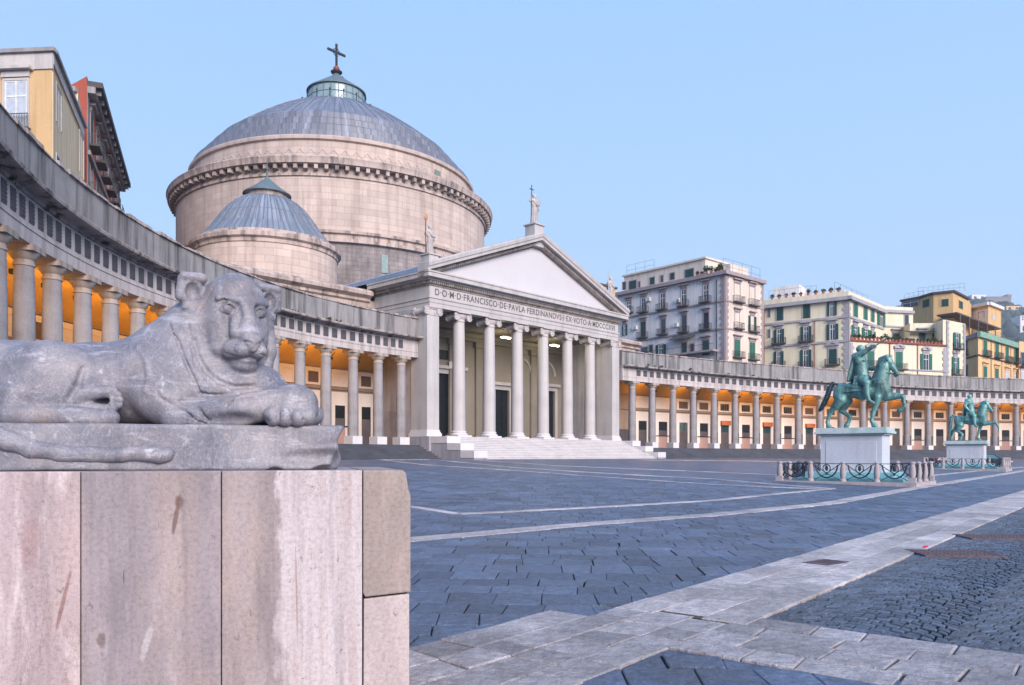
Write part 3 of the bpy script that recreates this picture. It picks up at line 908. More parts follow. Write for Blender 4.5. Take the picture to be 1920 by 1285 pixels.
# mouth, philtrum, nostrils
def hline(pts, r, k, sub=True):
    for a, b in zip(pts, pts[1:]): hcap(a, b, r, r, k, sub)
hline([(-0.142, -0.238, 0.195), (-0.125, -0.255, 0.235), (-0.075, -0.272, 0.300), (0, -0.248, 0.338), (0.075, -0.272, 0.300), (0.125, -0.255, 0.235), (0.142, -0.238, 0.195)], 0.012, 0.006)
hline([(0, -0.190, 0.366), (0, -0.25, 0.338)], 0.008, 0.006)
for s_ in (-1, 1):
    hline([(s_ * 0.018, -0.178, 0.366), (s_ * 0.046, -0.162, 0.348), (s_ * 0.060, -0.166, 0.325)], 0.012, 0.006)
    hell(s_ * 0.112, 0.055, 0.232, 0.056, 0.036, 0.050, 0.03, True)
    hline([(s_ * 0.066, 0.075, 0.225), (s_ * 0.060, 0.01, 0.248), (s_ * 0.085, -0.07, 0.270)], 0.005, 0.03)
    hell(s_ * 0.112, 0.056, 0.180, 0.036, 0.027, 0.026, 0.003)
    arc = [(s_ * (0.112 + 0.045 * math.cos(t)), 0.056 + (0.032 if math.sin(t) > 0 else 0.026) * math.sin(t), 0.196 - 0.024 * max(0, math.cos(t)) + 0.006 * math.sin(t)) for t in [math.pi * q / 10 for q in range(21)]]
    for a, b in zip(arc, arc[1:]): hcap(a, b, 0.0085, 0.0085, 0.003)
    arc2 = [(s_ * (0.112 + 0.066 * math.cos(t)), 0.060 + 0.056 * math.sin(t), 0.190 - 0.034 * max(0, math.cos(t))) for t in [math.pi * (0.10 + 0.08 * q) for q in range(11)]]
    for a, b in zip(arc2, arc2[1:]): hcap(a, b, 0.006, 0.006, 0.006, True)
    hell(s_ * 0.112, 0.056, 0.208, 0.010, 0.010, 0.010, 0.002, True)
    for q in range(3):
        hline([(s_ * 0.040, -0.200 - 0.016 * q, 0.330), (s_ * 0.110, -0.190 - 0.020 * q, 0.280)], 0.003, 0.003)
    # ears
    hell(s_ * 0.268, 0.170, -0.060, 0.082, 0.115, 0.060, 0.012)
    hcap((s_ * 0.205, 0.265, -0.03), (s_ * 0.325, 0.268, -0.03), 0.034, 0.030, 0.008)
    hcap((s_ * 0.335, 0.25, -0.045), (s_ * 0.342, 0.13, -0.05), 0.028, 0.028, 0.010)
    hcap((s_ * 0.232, 0.075, -0.045), (s_ * 0.285, 0.066, -0.05), 0.048, 0.044, 0.006)
    hell(s_ * 0.245, 0.02, -0.06, 0.055, 0.09, 0.06, 0.02)
    hell(s_ * 0.272, 0.165, 0.030, 0.060, 0.078, 0.085, 0.004, True)
for s_ in (-1, 1): hell(s_ * 0.215, -0.07, -0.07, 0.07, 0.20, 0.075, 0.02)
# groove between cheek and ruff
g_ = [(-0.238, -0.13, 0.03), (-0.222, -0.22, 0.02), (-0.15, -0.33, 0.05), (0, -0.385, 0.08), (0.15, -0.33, 0.05), (0.222, -0.22, 0.02), (0.238, -0.13, 0.03)]
gr_ = [0.003, 0.018, 0.026, 0.026, 0.026, 0.018, 0.003]
for i in range(6): hcap(g_[i], g_[i + 1], gr_[i], gr_[i + 1], 0.012, True)
# lines cut into the surface where the photograph shows them
S.view = None
def hit(px, py, dy0=0.10, dy1=1.2):
    prev = None
    for i in range(int((dy1 - dy0) / 0.005)):
        ly = dy0 + i * 0.005
        p, s_ = Lp(px, py, ly)
        v = S.sample(p)
        if v < 0: return p
    return None
def cut(pts, r, k=0.012, depth=0.0, add=False):
    P = [hit(*p) for p in pts]
    P = [p for p in P if p is not None]
    for a, b in zip(P, P[1:]):
        if np.linalg.norm(a - b) < 0.25: S.cap(a + (0, depth, 0), b + (0, depth, 0), r, r, k, not add)
cut([(316, 608), (334, 640), (345, 672), (360, 705), (376, 737)], 0.010, 0.010)
cut([(376, 737), (400, 741), (440, 739), (490, 728), (512, 716)], 0.010, 0.014)
cut([(364, 640), (371, 668), (386, 695), (410, 716), (440, 727), (478, 724)], 0.016, 0.014)
cut([(352, 606), (358, 650), (368, 690), (388, 722)], 0.006, 0.012)
cut([(258, 652), (274, 676), (279, 704), (272, 732)], 0.010, 0.02, 0.0, True)
cut([(160, 648), (156, 690), (146, 725), (132, 745)], 0.012, 0.03)
cut([(298, 745), (340, 770), (385, 796)], 0.008, 0.02)
cut([(340, 752), (372, 768), (392, 790)], 0.010, 0.02)
cut([(420, 760), (470, 742), (500, 736)], 0.007, 0.02)
for k in range(4): cut([(46 + 4 * k, 752 - 6 * k), (66 + 4 * k, 748 - 6 * k), (80 + 3 * k, 741 - 6 * k)], 0.004, 0.008)
for k in range(6):
    cut([(372 + 5 * k, 585 - 9 * k), (380 + 5 * k, 574 - 8 * k)], 0.006, 0.006)
# rough, broken edges: gentle low-frequency wobble of the whole skin
gx, gy, gz_ = np.meshgrid(*S.ax, indexing='ij', sparse=True)
S.D += (0.0022 * (np.sin(gx * 23 + 3 * np.sin(gz_ * 9)) * np.sin(gy * 19 + 1) + np.sin(gz_ * 27 + 2 * np.sin(gx * 11)))).astype(np.float32)
lb = mesh_ob('body', S.mesh('body', M['lion']), None, lion, (0, 0, PT))
# plinth: one rough block, broken at its right end
S = Sculpt((-4.1, 0.20, -0.02), (-0.25, 1.42, 0.36), 0.0135)
pr = Lx(651, 0.36)
sl = (slice(None),) * 3
X, Y, Z = S.grid(sl)
wob = 0.010 * np.sin(X * 7.3 + 1) * np.sin(X * 3.1) + 0.006 * np.sin(X * 31)
qx = np.maximum(X - (pr - 0.05 + 0.10 * (Z - 0.1) + 0.02 * np.sin(Z * 25)), -4.0 - X)
qy = np.maximum(0.36 + 0.012 * np.sin(X * 5) * np.sin(Z * 11 + X) - Y, Y - 1.3)
qz = np.maximum(Z - (PLH + 0.002 * np.sin(X * 9)), -Z - 0.004 + 0 * X)
rr = 0.018
a, b, c = np.maximum(qx + rr, 0), np.maximum(qy + rr, 0), np.maximum(qz + rr, 0)
S.D[:] = np.sqrt(a * a + b * b + c * c) + np.minimum(np.maximum(qx, np.maximum(qy, qz)) + rr, 0) - rr
z0p = HP
def Pp(px, py, ly): return Lp(px, py, ly, HP)[0]
# broken lip on the right: upper layer overhangs a ragged lower face
pts = [(512, 842), (530, 834), (560, 836), (600, 834), (640, 829), (656, 828)]
for a, b in zip(pts, pts[1:]): S.cap(Pp(*a, 0.345), Pp(*b, 0.345), 0.016, 0.016, 0.01, True)
S.ell(Pp(600, 858, 0.32), (0.34, 0.075, 0.062), 0.02, None, True)
S.ell(Pp(650, 868, 0.40), (0.10, 0.14, 0.09), 0.03, None, True)
S.ell(Pp(618, 884, 0.36), (0.12, 0.09, 0.045), 0.02, None, True)
S.ell(Pp(515, 884, 0.36), (0.05, 0.05, 0.025), 0.02, None, True)
S.ell(Pp(120, 888, 0.36), (0.3, 0.03, 0.018), 0.02, None, True)
for q in ((371, 806), (427, 812)): S.ell(Pp(*q, 0.35), (0.009, 0.03, 0.009), 0.004, None, True)
mesh_ob('plinth', S.mesh('plinth', M['lion']), None, lion)
# tail carved along the plinth front
S = Sculpt((-4.0, 0.20, -0.02), (-0.9, 0.48, 0.42), 0.011)
tp = [(-80, 780), (-30, 806), (20, 828), (60, 842), (110, 850), (170, 853), (230, 853), (270, 850), (300, 852), (312, 853)]
tr = [19, 20, 19, 17, 16, 15, 14, 15, 17, 15]
for i in range(len(tp) - 1): S.cap(Pp(*tp[i], 0.372), Pp(*tp[i + 1], 0.372), tr[i] / 290, tr[i + 1] / 290, 0.012)
S.D += (0.003 * np.sin(S.ax[0][:, None, None] * 26 + 2 * np.sin(S.ax[2][None, None, :] * 30))).astype(np.float32)
mesh_ob('tail', S.mesh('tail', M['lion']), None, lion)
# ------------------------------------------------------------------ the domed church
church = empty('domed_church', (CX, CY, 0), CH_RZ, 'domed church with an inscribed columned porch and a big pink drum behind it', 'church')
def chl(px, y):
    """photo column -> church x on the upright plane y behind the porch front"""
    k = (px - 960) / F
    bx, by = CX - y * UY, CY + y * UX
    t = (k * by - bx) / (UX - k * UY)
    return t, by + t * UY
def chz(px, py, y):
    t, d = chl(px, y); return t, E + (HOR - py) / F * d
FL, AB, AT, FT, CT = 3.38, 15.36, 16.30, 17.30, 18.55     # floor, architrave bottom/top, frieze top, cornice top
HW = 15.65                                                  # half width at the cornice
X0 = 0.35
# masonry body
b = MB()
b.box(-30.8, 31.2, 9.3, 62, 0.5, 16.9)
b.build('body', M['block'], church)
b = MB()
prof = [(0, 16.6), (-0.25, 16.75), (-0.25, 17.0), (-0.75, 17.25), (-0.8, 17.55), (-0.6, 17.75), (0, 17.95), (1.2, 18.05), (1.2, 16.6)]
b.sweep(prof, [((-31.5, 9.3, 0), (0, 1, 0), (0, 0, 1)), ((-15.2, 9.3, 0), (0, 1, 0), (0, 0, 1))])
b.sweep(prof, [((15.4, 9.3, 0), (0, 1, 0), (0, 0, 1)), ((32, 9.3, 0), (0, 1, 0), (0, 0, 1))])
b.sweep([(0, 16.6), (0.25, 16.75), (0.75, 17.25), (0.8, 17.55), (0, 17.95), (-1.2, 18.0), (-1.2, 16.6)], [((-30.85, 9.5, 0), (-1, 0, 0), (0, 0, 1)), ((-30.85, 60, 0), (-1, 0, 0), (0, 0, 1))])
b.box(-29.9, 31, 10.2, 61, 16.9, 17.6)
b.build('body_cornice', M['cornice'], church)
# great drum
DX, DY, DR = 0.0, 37.1, 20.25
b = MB()
b.lathe([(DR, 26.5), (DR, 33.0)], 160, (DX, DY))
b.build('drum', M['drum'], church, smooth=30)
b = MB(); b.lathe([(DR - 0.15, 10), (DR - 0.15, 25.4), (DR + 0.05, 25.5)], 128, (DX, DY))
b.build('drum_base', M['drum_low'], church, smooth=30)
b = MB(); b.lathe([(DR - 0.2, 25.45), (DR + 0.3, 25.5), (DR + 0.3, 25.85), (DR + 0.1, 25.95), (DR + 0.1, 26.35), (DR + 0.42, 26.45), (DR + 0.45, 26.75), (DR - 0.05, 26.9)], 128, (DX, DY))
b.build('drum_moulding', M['cornice'], church, smooth=30)
b = MB()
b.lathe([(DR - 0.1, 32.7), (DR + 0.2, 32.75), (DR + 0.2, 33.05), (DR + 0.05, 33.1), (DR + 0.05, 33.85), (DR + 1.0, 33.9), (DR + 1.05, 34.3), (DR + 1.15, 34.55), (DR + 1.0, 34.7), (DR - 1.6, 34.9)], 160, (DX, DY))
nb = 116
for i in range(nb):
    a = 2 * math.pi * i / nb; ca, sa = math.cos(a), math.sin(a)
    q = [(DR + 0.0, -0.2), (DR + 0.8, -0.2), (DR + 0.8, 0.2), (DR + 0.0, 0.2)]
    b.prism([(DX + r * ca - t * sa, DY + r * sa + t * ca) for r, t in q], 33.36, 33.87)
b.build('drum_cornice', M['cornice'], church, smooth=30)
b = MB(); b.lathe([(DR - 1.75, 34.6), (DR - 1.75, 37.45), (DR - 1.45, 37.55), (DR - 1.4, 37.85), (DR - 1.6, 38.05), (DR - 2.3, 38.1)], 160, (DX, DY))
b.build('attic_band', M['drum'], church, smooth=30)
# relief band of crossed garlands on the attic
b = MB(); nn = 92; ra = DR - 1.72
for i in range(nn):
    a0 = 2 * math.pi * i / nn; a1 = 2 * math.pi * (i + 1) / nn
    for za, zb in ((35.15, 36.45), (36.45, 35.15)):
        b.bar((DX + ra * math.cos(a0), DY + ra * math.sin(a0), za), (DX + ra * math.cos(a1), DY + ra * math.sin(a1), zb), 0.05, 0.07)
b.build('attic_relief', M['drum'], church)
t, z = chz(680, 281, DY - DR + 1.7)
b = MB(); aa = math.atan2(-1, 0.18)
for q in (0.115,):
    a = -math.pi / 2 + q
    ca, sa = math.cos(a), math.sin(a)
    b.prism([(DX + (DR - 1.85) * ca - s_ * sa * 0.5, DY + (DR - 1.85) * sa + s_ * ca * 0.5) for s_ in (-1, 1)] + [(DX + (DR - 1.66) * ca - s_ * sa * 0.5, DY + (DR - 1.66) * sa + s_ * ca * 0.5) for s_ in (1, -1)], 35.0, 36.7)
b.build('attic_window', plain('green_grey_shutter', (0.16, 0.19, 0.17), 0.6), church)
# dome
dome = [(18.45, 38.0), (18.35, 38.75), (17.45, 39.15), (17.35, 39.85), (16.45, 40.3), (16.35, 41.0), (15.4, 41.5), (15.3, 42.15), (14.4, 42.75), (13.5, 43.45), (11.8, 44.7), (9.9, 46.0), (7.9, 47.2), (6.2, 48.05), (4.3, 48.75)]
b = MB(); b.lathe(dome, 144, (DX, DY))
dm = b.build('dome', M['lead'], church, smooth=30)
b = MB()
for i in range(72):
    a = 2 * math.pi * i / 72
    b.tube([(DX + r * math.cos(a), DY + r * math.sin(a), z + 0.03) for r, z in dome[8:]], 0.06, 4)
b.build('dome_ribs', M['lead'], dm)
zl = dome[-1][1]
lan = MB(); lan.lathe([(4.15, zl - 0.2), (4.3, zl + 0.1), (3.9, zl + 0.35), (3.9, zl + 0.3), (3.75, zl + 2.4)], 48, (DX, DY))
lo_ = lan.build('lantern', M['lantern_glass'], church, smooth=30)
b = MB()
for i in range(24):
    a = 2 * math.pi * i / 24
    b.bar((DX + 3.86 * math.cos(a), DY + 3.86 * math.sin(a), zl + 0.3), (DX + 3.76 * math.cos(a), DY + 3.76 * math.sin(a), zl + 2.4), 0.11)
for zz, rr in ((zl + 1.3, 3.84), (zl + 2.35, 3.8)):
    b.tube([(DX + rr * math.cos(2 * math.pi * i / 48), DY + rr * math.sin(2 * math.pi * i / 48), zz) for i in range(49)], 0.06, 4)
b.build('glazing_bars', M['copper'], lo_)
b = MB(); b.lathe([(4.0, zl + 2.35), (4.0, zl + 2.5), (2.4, zl + 3.6), (1.1, zl + 4.5), (0.6, zl + 4.9), (0.45, zl + 5.1)], 48, (DX, DY))
b.build('lantern_roof', M['copper'], lo_, smooth=30)
b = MB()
b.tube([(0, 0, -0.4), (0, 0, 1.0)], 0.06, 5); b.blob((0, 0, 1.1), 0.13, 6, 4); finM = b.mesh('lantern_finial', M['iron'])
for i in range(16):
    a = 2 * math.pi * i / 16
    mesh_ob('lantern_finial', finM, None, lo_, (DX + 4.6 * math.cos(a), DY + 4.6 * math.sin(a), zl))
b = MB(); b.tube([(DX + 0.5, DY - 0.5, zl + 4.9), (DX + 2.9, DY - 2.2, zl + 2.2)], 0.08, 5); b.build('lantern_ladder', M['iron'], lo_)
cx_ = MB()
cx_.lathe([(0.42, zl + 5.0), (0.5, zl + 5.2), (0.75, zl + 5.35), (0.8, zl + 5.5), (0.4, zl + 5.6)], 16, (DX, DY))
co_ = cx_.build('cross', M['iron'], church, smooth=30)
b = MB(); b.blob((DX, DY, zl + 5.9), 0.44, 12, 8); b.build('cross_ball', M['rust'], co_, smooth='all')
b = MB(); zc = zl + 6.2
b.box(DX - 0.13, DX + 0.13, DY - 0.1, DY + 0.1, zc, zc + 2.95)
b.box(DX - 1.25, DX + 1.25, DY - 0.095, DY + 0.095, zc + 1.85, zc + 2.15)
for x_, z_ in ((-1.3, 2.0), (1.3, 2.0), (0, 3.0)):
    b.blob((DX + x_, DY, zc + z_), 0.19, 8, 5)
b.tube([(DX - 0.7, DY, zc + 2.0), (DX, DY, zc + 1.3), (DX + 0.7, DY, zc + 2.0), (DX, DY, zc + 2.7), (DX - 0.7, DY, zc + 2.0)], 0.06, 5)
b.build('cross_arms', M['iron'], co_)
b = MB(); wx = chl(721, 20)[0]; wa = -math.pi / 2 - 0.035
for wa_ in (math.atan2(math.sin(wa), math.cos(wa)),):
    k = (721 - 960) / F; best = None
    for i in range(400):
        a = -math.pi + math.pi * i / 400
        lx_, ly_ = DX + DR * math.cos(a), DY + DR * math.sin(a)
        X_, Y_ = CX + lx_ * UX - ly_ * UY, CY + lx_ * UY + ly_ * UX
        e_ = abs(X_ / Y_ - k) + (100 if Y_ > 105 else 0)
        if best is None or e_ < best[0]: best = (e_, a, Y_)
a = best[1]; ca, sa = math.cos(a), math.sin(a); zt_, zb_ = E + (HOR - 478) / F * best[2], E + (HOR - 512) / F * best[2]
b.prism([(DX + r * ca - t * sa, DY + r * sa + t * ca) for r, t in ((DR - 0.3, -0.4), (DR - 0.02, -0.4), (DR - 0.02, 0.4), (DR - 0.3, 0.4))], zb_, zt_)
b.build('drum_window', plain('pale_teal_shutter', (0.20, 0.27, 0.27), 0.6), church)
# two side domes
for sx in (-19.55, 19.55):
    c = (sx, 21.0); r = 7.15
    b = MB(); b.lathe([(r, 16.5), (r, 22.35)], 96, c); sd = b.build('side_drum', M['drum'], church, smooth=30)
    b = MB(); b.lathe([(r - 0.1, 22.1), (r + 0.12, 22.15), (r + 0.12, 22.5), (r + 0.42, 22.65), (r + 0.45, 23.0), (r + 0.3, 23.15), (r - 0.1, 23.25), (r - 0.15, 23.5), (r - 0.5, 23.55)], 96, c)
    b.build('side_drum_cornice', M['cornice'], sd, smooth=30)
    pr = [(r - 0.35, 23.45), (r - 0.75, 24.05), (r - 0.85, 24.1), (r - 1.25, 24.65), (r - 1.35, 24.7)]
    for i in range(11):
        t = i / 10; q = (r - 1.45) * (1 - t) + 2.35 * t
        pr.append((q, 24.75 + 3.55 * math.sin(t ** 0.95 * math.pi / 2 * 0.9)))
    b = MB(); b.lathe(pr, 96, c); so = b.build('side_dome', M['lead_small'], church, smooth=30)
    b = MB()
    for i in range(44):
        a = 2 * math.pi * i / 44
        b.tube([(c[0] + p * math.cos(a), c[1] + p * math.sin(a), z + 0.015) for p, z in pr[4:]], 0.045, 4)
    b.build('dome_ribs', M['lead_small'], so)
    zt = pr[-1][1]
    b = MB(); b.lathe([(2.3, zt - 0.2), (2.3, zt + 0.15), (2.1, zt + 0.2), (2.1, zt + 0.5), (2.4, zt + 0.55)], 40, c)
    b.build('side_lantern', M['dentil'], so, smooth=30)
    b = MB(); b.lathe([(2.45, zt + 0.55), (2.45, zt + 0.65), (1.3, zt + 1.45), (0.4, zt + 2.2), (0.12, zt + 2.5), (0.1, zt + 3.2), (0.22, zt + 3.3), (0.05, zt + 3.45), (0.03, zt + 4.2)], 40, c)
    b.build('side_lantern_roof', M['copper'], so, smooth=30)

# porch: podium, steps, side walls, back wall
b = MB(); b.box(-15.2, 15.6, 0.3, 9.3, 0.4, FL)
b.build('podium', M['podium'], church)
for s_ in (-1, 1):
    xo = X0 + s_ * 15.3
    b = MB()
    for k, (y1, zt) in enumerate(((-1.85, FL - 0.02), (-3.6, 2.72), (-5.3, 2.02))):
        y0 = (0.32, -1.853, -3.603)[k]
        b.box(min(xo, xo - s_ * 1.55), max(xo, xo - s_ * 1.55), y1 + 0.0, y0, 0.4, zt - 0.62)
    ck = b.build('stair_cheek', M['podium'], church)
    for k, (y1, zt) in enumerate(((-1.85, FL - 0.02), (-3.6, 2.72), (-5.3, 2.02))):
        y0 = (0.32, -1.853, -3.603)[k]
        b = MB(); b.box(min(xo + s_ * 0.04, xo - s_ * 1.6), max(xo + s_ * 0.04, xo - s_ * 1.6), y1 - 0.04, y0 if k else 0.28, zt - 0.617, zt)
        b.build('cheek_block', M['white'], ck, bevel=0.02)
b = MB(); ns = 13
for i in range(ns):
    z1 = FL - i * (FL - 1.22) / ns; y1 = 0.0 - 5.15 * (i + 1) / ns
    b.box(X0 - 13.7, X0 + 13.7, y1, 0.25 - i * 0.001, z1 - (FL - 1.22) / ns - 0.03 * (i < ns - 1) - 0.5 * (i == ns - 1), z1 - 0.003)
st = b.build('steps', M['steps'], church)
b = MB()
for i in range(ns):
    z1 = FL - i * (FL - 1.22) / ns; y1 = 0.0 - 5.15 * (i + 1) / ns
    b.box(X0 - 13.69, X0 + 13.69, y1 - 0.035, y1 + 0.3, z1 - 0.055, z1 + 0.002)
b.build('step_nosing', M['white'], st)
PW = 0.725
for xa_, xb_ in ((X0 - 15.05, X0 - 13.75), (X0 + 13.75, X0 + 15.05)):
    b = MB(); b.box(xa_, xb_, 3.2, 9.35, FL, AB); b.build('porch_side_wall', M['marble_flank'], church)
b = MB(); b.box(X0 - 15.12, X0 - 13.73, 3.15, 9.3, 1.0, 5.9)
b.build('porch_side_base', M['podium'], church)
b = MB()
def framed(bm, x0, x1, z0, z1, y, holes):
    """front sheet with rectangular holes, x-split"""
    hs = sorted(holes)
    xc = x0
    for a, c, d, e in hs:
        bm.box(xc, a, y, y + 0.5, z0, z1)
        if d > z0: bm.box(a, c, y, y + 0.5, z0, d)
        if e < z1: bm.box(a, c, y, y + 0.5, e, z1)
        xc = c
    bm.box(xc, x1, y, y + 0.5, z0, z1)
YB = 8.8
holes = [(-12.0, -9.1, FL, 9.6), (-1.5, 2.2, FL, 10.6), (9.8, 12.7, FL, 9.6), (-12.0, -9.1, 11.6, 12.9)]
dl, dr = chl(824, YB)[0], chl(853, YB)[0]
hx = [(dl - 0.9, dr + 0.9), (chl(938, YB)[0] - 0.9, chl(952, YB)[0] + 0.2), (9.8, 12.7)]
framed(b, X0 - 13.8, X0 + 13.8, FL, AB, YB, [(a, c, FL, (10.4, 9.2, 9.6)[i]) for i, (a, c) in enumerate(hx)])
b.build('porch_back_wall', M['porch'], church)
for i, (a, c) in enumerate(hx):
    b = MB(); b.box(a, c, YB + 0.25, YB + 0.4, FL, (10.4, 9.2, 9.6)[i])
    for k in range(2):
        for q in range(3):
            w = (c - a) / 2
            b.box(a + k * w + 0.2, a + (k + 1) * w - 0.2, YB + 0.2, YB + 0.26, FL + 0.4 + q * 1.95, FL + 2.0 + q * 1.95)
    d_ = b.build('door', M['dark'], church)
    b = MB(); zt = (10.4, 9.2, 9.6)[i]
    b.box(a - 0.45, a, YB - 0.12, YB - 0.003, FL, zt + 0.5); b.box(c, c + 0.45, YB - 0.12, YB - 0.003, FL, zt + 0.5); b.box(a, c, YB - 0.12, YB - 0.003, zt, zt + 0.5)
    b.box(a - 0.7, c + 0.7, YB - 0.4, YB - 0.003, zt + 0.503, zt + 0.85)
    b.build('door_frame', M['marble'], d_)
b = MB(); b.box(dl - 0.5, dr + 0.5, YB - 0.06, YB - 0.004, 11.9, 12.9); b.build('transom_window', M['dark'], church)
b = MB(); b.box(dl + 1.0, dl + 1.7, YB - 0.45, YB - 0.404, 11.0, 11.7); b.build('notice_board', M['white'], church)
# pilasters, arch and string course on the back wall
b = MB()
for xp in (-8.4, -4.6, -0.6, 6.2, 8.6):
    b.box(xp - 0.55, xp + 0.55, YB - 0.28, YB - 0.005, FL, 13.6)
    b.box(xp - 0.7, xp + 0.7, YB - 0.4, YB - 0.006, FL + 0.004, FL + 0.6)
    b.box(xp - 0.75, xp + 0.75, YB - 0.45, YB - 0.006, 13.604, 14.2)
b.box(X0 - 13.75, X0 + 13.75, YB - 0.5, YB - 0.008, 14.203, 14.6)
b.box(X0 - 13.75, X0 + 13.75, YB - 0.75, YB - 0.009, 14.603, 15.0)
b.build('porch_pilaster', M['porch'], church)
b = MB()
for cxx in (11.0, -10.6, 6.5):
    rr = 1.7
    pts = [(cxx + rr * math.cos(math.pi * i / 16), YB - 0.06, 11.4 + rr * math.sin(math.pi * i / 16)) for i in range(17)]
    if cxx > 0: b.tube(pts, 0.16, 6)
b.build('wall_arch', M['marble'], church)
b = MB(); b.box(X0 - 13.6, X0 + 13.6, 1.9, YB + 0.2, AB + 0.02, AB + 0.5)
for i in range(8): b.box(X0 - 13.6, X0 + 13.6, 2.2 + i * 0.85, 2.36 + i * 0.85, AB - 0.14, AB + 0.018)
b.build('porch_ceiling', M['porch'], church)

# columns (Ionic) and corner pillars
def ionic_cap(mb, w, z0, z1, half):
    """volutes rolled front to back at both ends"""
    for s_ in (-1, 1):
        for y_ in (-half, half):
            c = (s_ * w, y_, z1 - 0.42)
            pts = []
            for q in range(19):
                a = q / 18 * 2 * math.pi * 1.6 + (math.pi / 2); rr = 0.40 * (1 - q / 24)
                pts.append((c[0] + s_ * rr * math.cos(a) * -1, y_, c[2] + rr * math.sin(a)))
            mb.tube(pts, 0.075, 5)
        mb.tube([(s_ * w, -half - 0.03, z1 - 0.42), (s_ * w, -half * 0.4, z1 - 0.42), (s_ * w, half * 0.4, z1 - 0.42), (s_ * w, half + 0.03, z1 - 0.42)], [0.36, 0.26, 0.26, 0.36], 14)
    mb.box(-w - 0.1, w + 0.1, -half, half, z1 - 0.20, z1 - 0.08)
    mb.box(-0.86, 0.86, -0.86, 0.86, z1 - 0.078, z1)
H_ = AB - FL
sh = [(0.655, 0.62)] + [(0.655 - 0.095 * (t ** 1.5), 0.62 + (H_ - 1.5) * t) for t in [i / 10 for i in range(1, 11)]]
b = MB(); b.lathe(sh, 32); shaft_m = b.mesh('shaft', M['marble'], 'all')
b = MB(); b.box(-0.9, 0.9, -0.9, 0.9, 0.0, 0.2)
b.lathe([(0.3, 0.2), (0.86, 0.2), (0.9, 0.28), (0.86, 0.36), (0.74, 0.40), (0.72, 0.46), (0.78, 0.52), (0.74, 0.6), (0.66, 0.64), (0.3, 0.64)], 32)
base_m = b.mesh('base', M['white'], 35)
b = MB(); b.lathe([(0.56, H_ - 0.9), (0.62, H_ - 0.86), (0.60, H_ - 0.8), (0.58, H_ - 0.62), (0.74, H_ - 0.45), (0.78, H_ - 0.2), (0.3, H_ - 0.2)], 28)
ionic_cap(b, 0.80, 0, H_, 0.62); cap_m = b.mesh('capital', M['statue'], 35)
col0 = None
for i in range(6):
    x_ = X0 + (i - 2.5) * 4.17
    if col0 is None:
        col0 = mesh_ob('column', shaft_m, None, church, (x_, 1.85, FL)); mesh_ob('base', base_m, None, col0); mesh_ob('capital', cap_m, None, col0)
    else: copy_tree(col0, church, (x_, 1.85, FL))
b = MB(); b.box(-PW, PW, -PW, 1.6, 0.62, H_ - 0.8); pil_m = b.mesh('pillar', M['marble'])
b = MB(); b.box(-0.92, 0.92, -0.92, 1.75, 0, 0.3); b.box(-0.85, 0.85, -0.85, 1.7, 0.303, 0.45); b.box(-0.79, 0.79, -0.79, 1.66, 0.453, 0.617); pbase_m = b.mesh('base', M['white'], bevel=0.03)
b = MB(); b.box(-0.76, 0.76, -0.76, 1.62, H_ - 0.797, H_ - 0.55); b.box(-0.72, 0.72, -0.70, 1.5, H_ - 0.548, H_ - 0.2); ionic_cap(b, 0.76, 0, H_, 0.78); pcap_m = b.mesh('capital', M['statue'], 35)
for s_ in (-1, 1):
    p_ = mesh_ob('pillar', pil_m, None, church, (X0 + s_ * 14.42, 1.75, FL)); mesh_ob('base', pbase_m, None, p_); mesh_ob('capital', pcap_m, None, p_)
# entablature
AY = 1.03; XE = 14.85
def ring(z0, z1, o, mb):
    """three-sided course round the porch, projecting o beyond the architrave face"""
    mb.box(X0 - XE - o, X0 + XE + o, AY - o, AY + 0.9, z0, z1)
    for s_ in (-1, 1):
        xo = X0 + s_ * (XE + o); xi = X0 + s_ * (XE - 0.9)
        mb.box(min(xo, xi), max(xo, xi), AY + 0.9, 9.28, z0, z1)
b = MB(); ring(AB, AB + 0.42, 0.0, b); ring(AB + 0.42, AB + 0.80, 0.05, b); ring(AB + 0.80, AT, 0.14, b); ring(AT, FT, 0.03, b)
b.build('entablature', M['marble'], church)
b = MB(); ring(FT, FT + 0.16, 0.12, b); ring(FT + 0.16, FT + 0.45, 0.22, b)
n = 118
for i in range(n):
    x_ = X0 - XE - 0.3 + (2 * XE + 0.6) * (i + 0.25) / n
    b.box(x_, x_ + 0.13, AY - 0.40, AY - 0.2, FT + 0.17, FT + 0.43)
for i in range(32):
    y_ = AY + 0.3 + i * 0.25
    for s_ in (-1, 1):
        xa, xb = X0 + s_ * (XE + 0.2), X0 + s_ * (XE + 0.40)
        b.box(min(xa, xb), max(xa, xb), y_, y_ + 0.13, FT + 0.17, FT + 0.43)
b.build('dentils', M['dentil'], church)
b = MB(); ring(FT + 0.45, FT + 0.62, 0.45, b); ring(FT + 0.62, FT + 1.0, 0.92, b); ring(FT + 1.0, FT + 1.14, 1.0, b)
b.build('cornice', M['marble'], church)
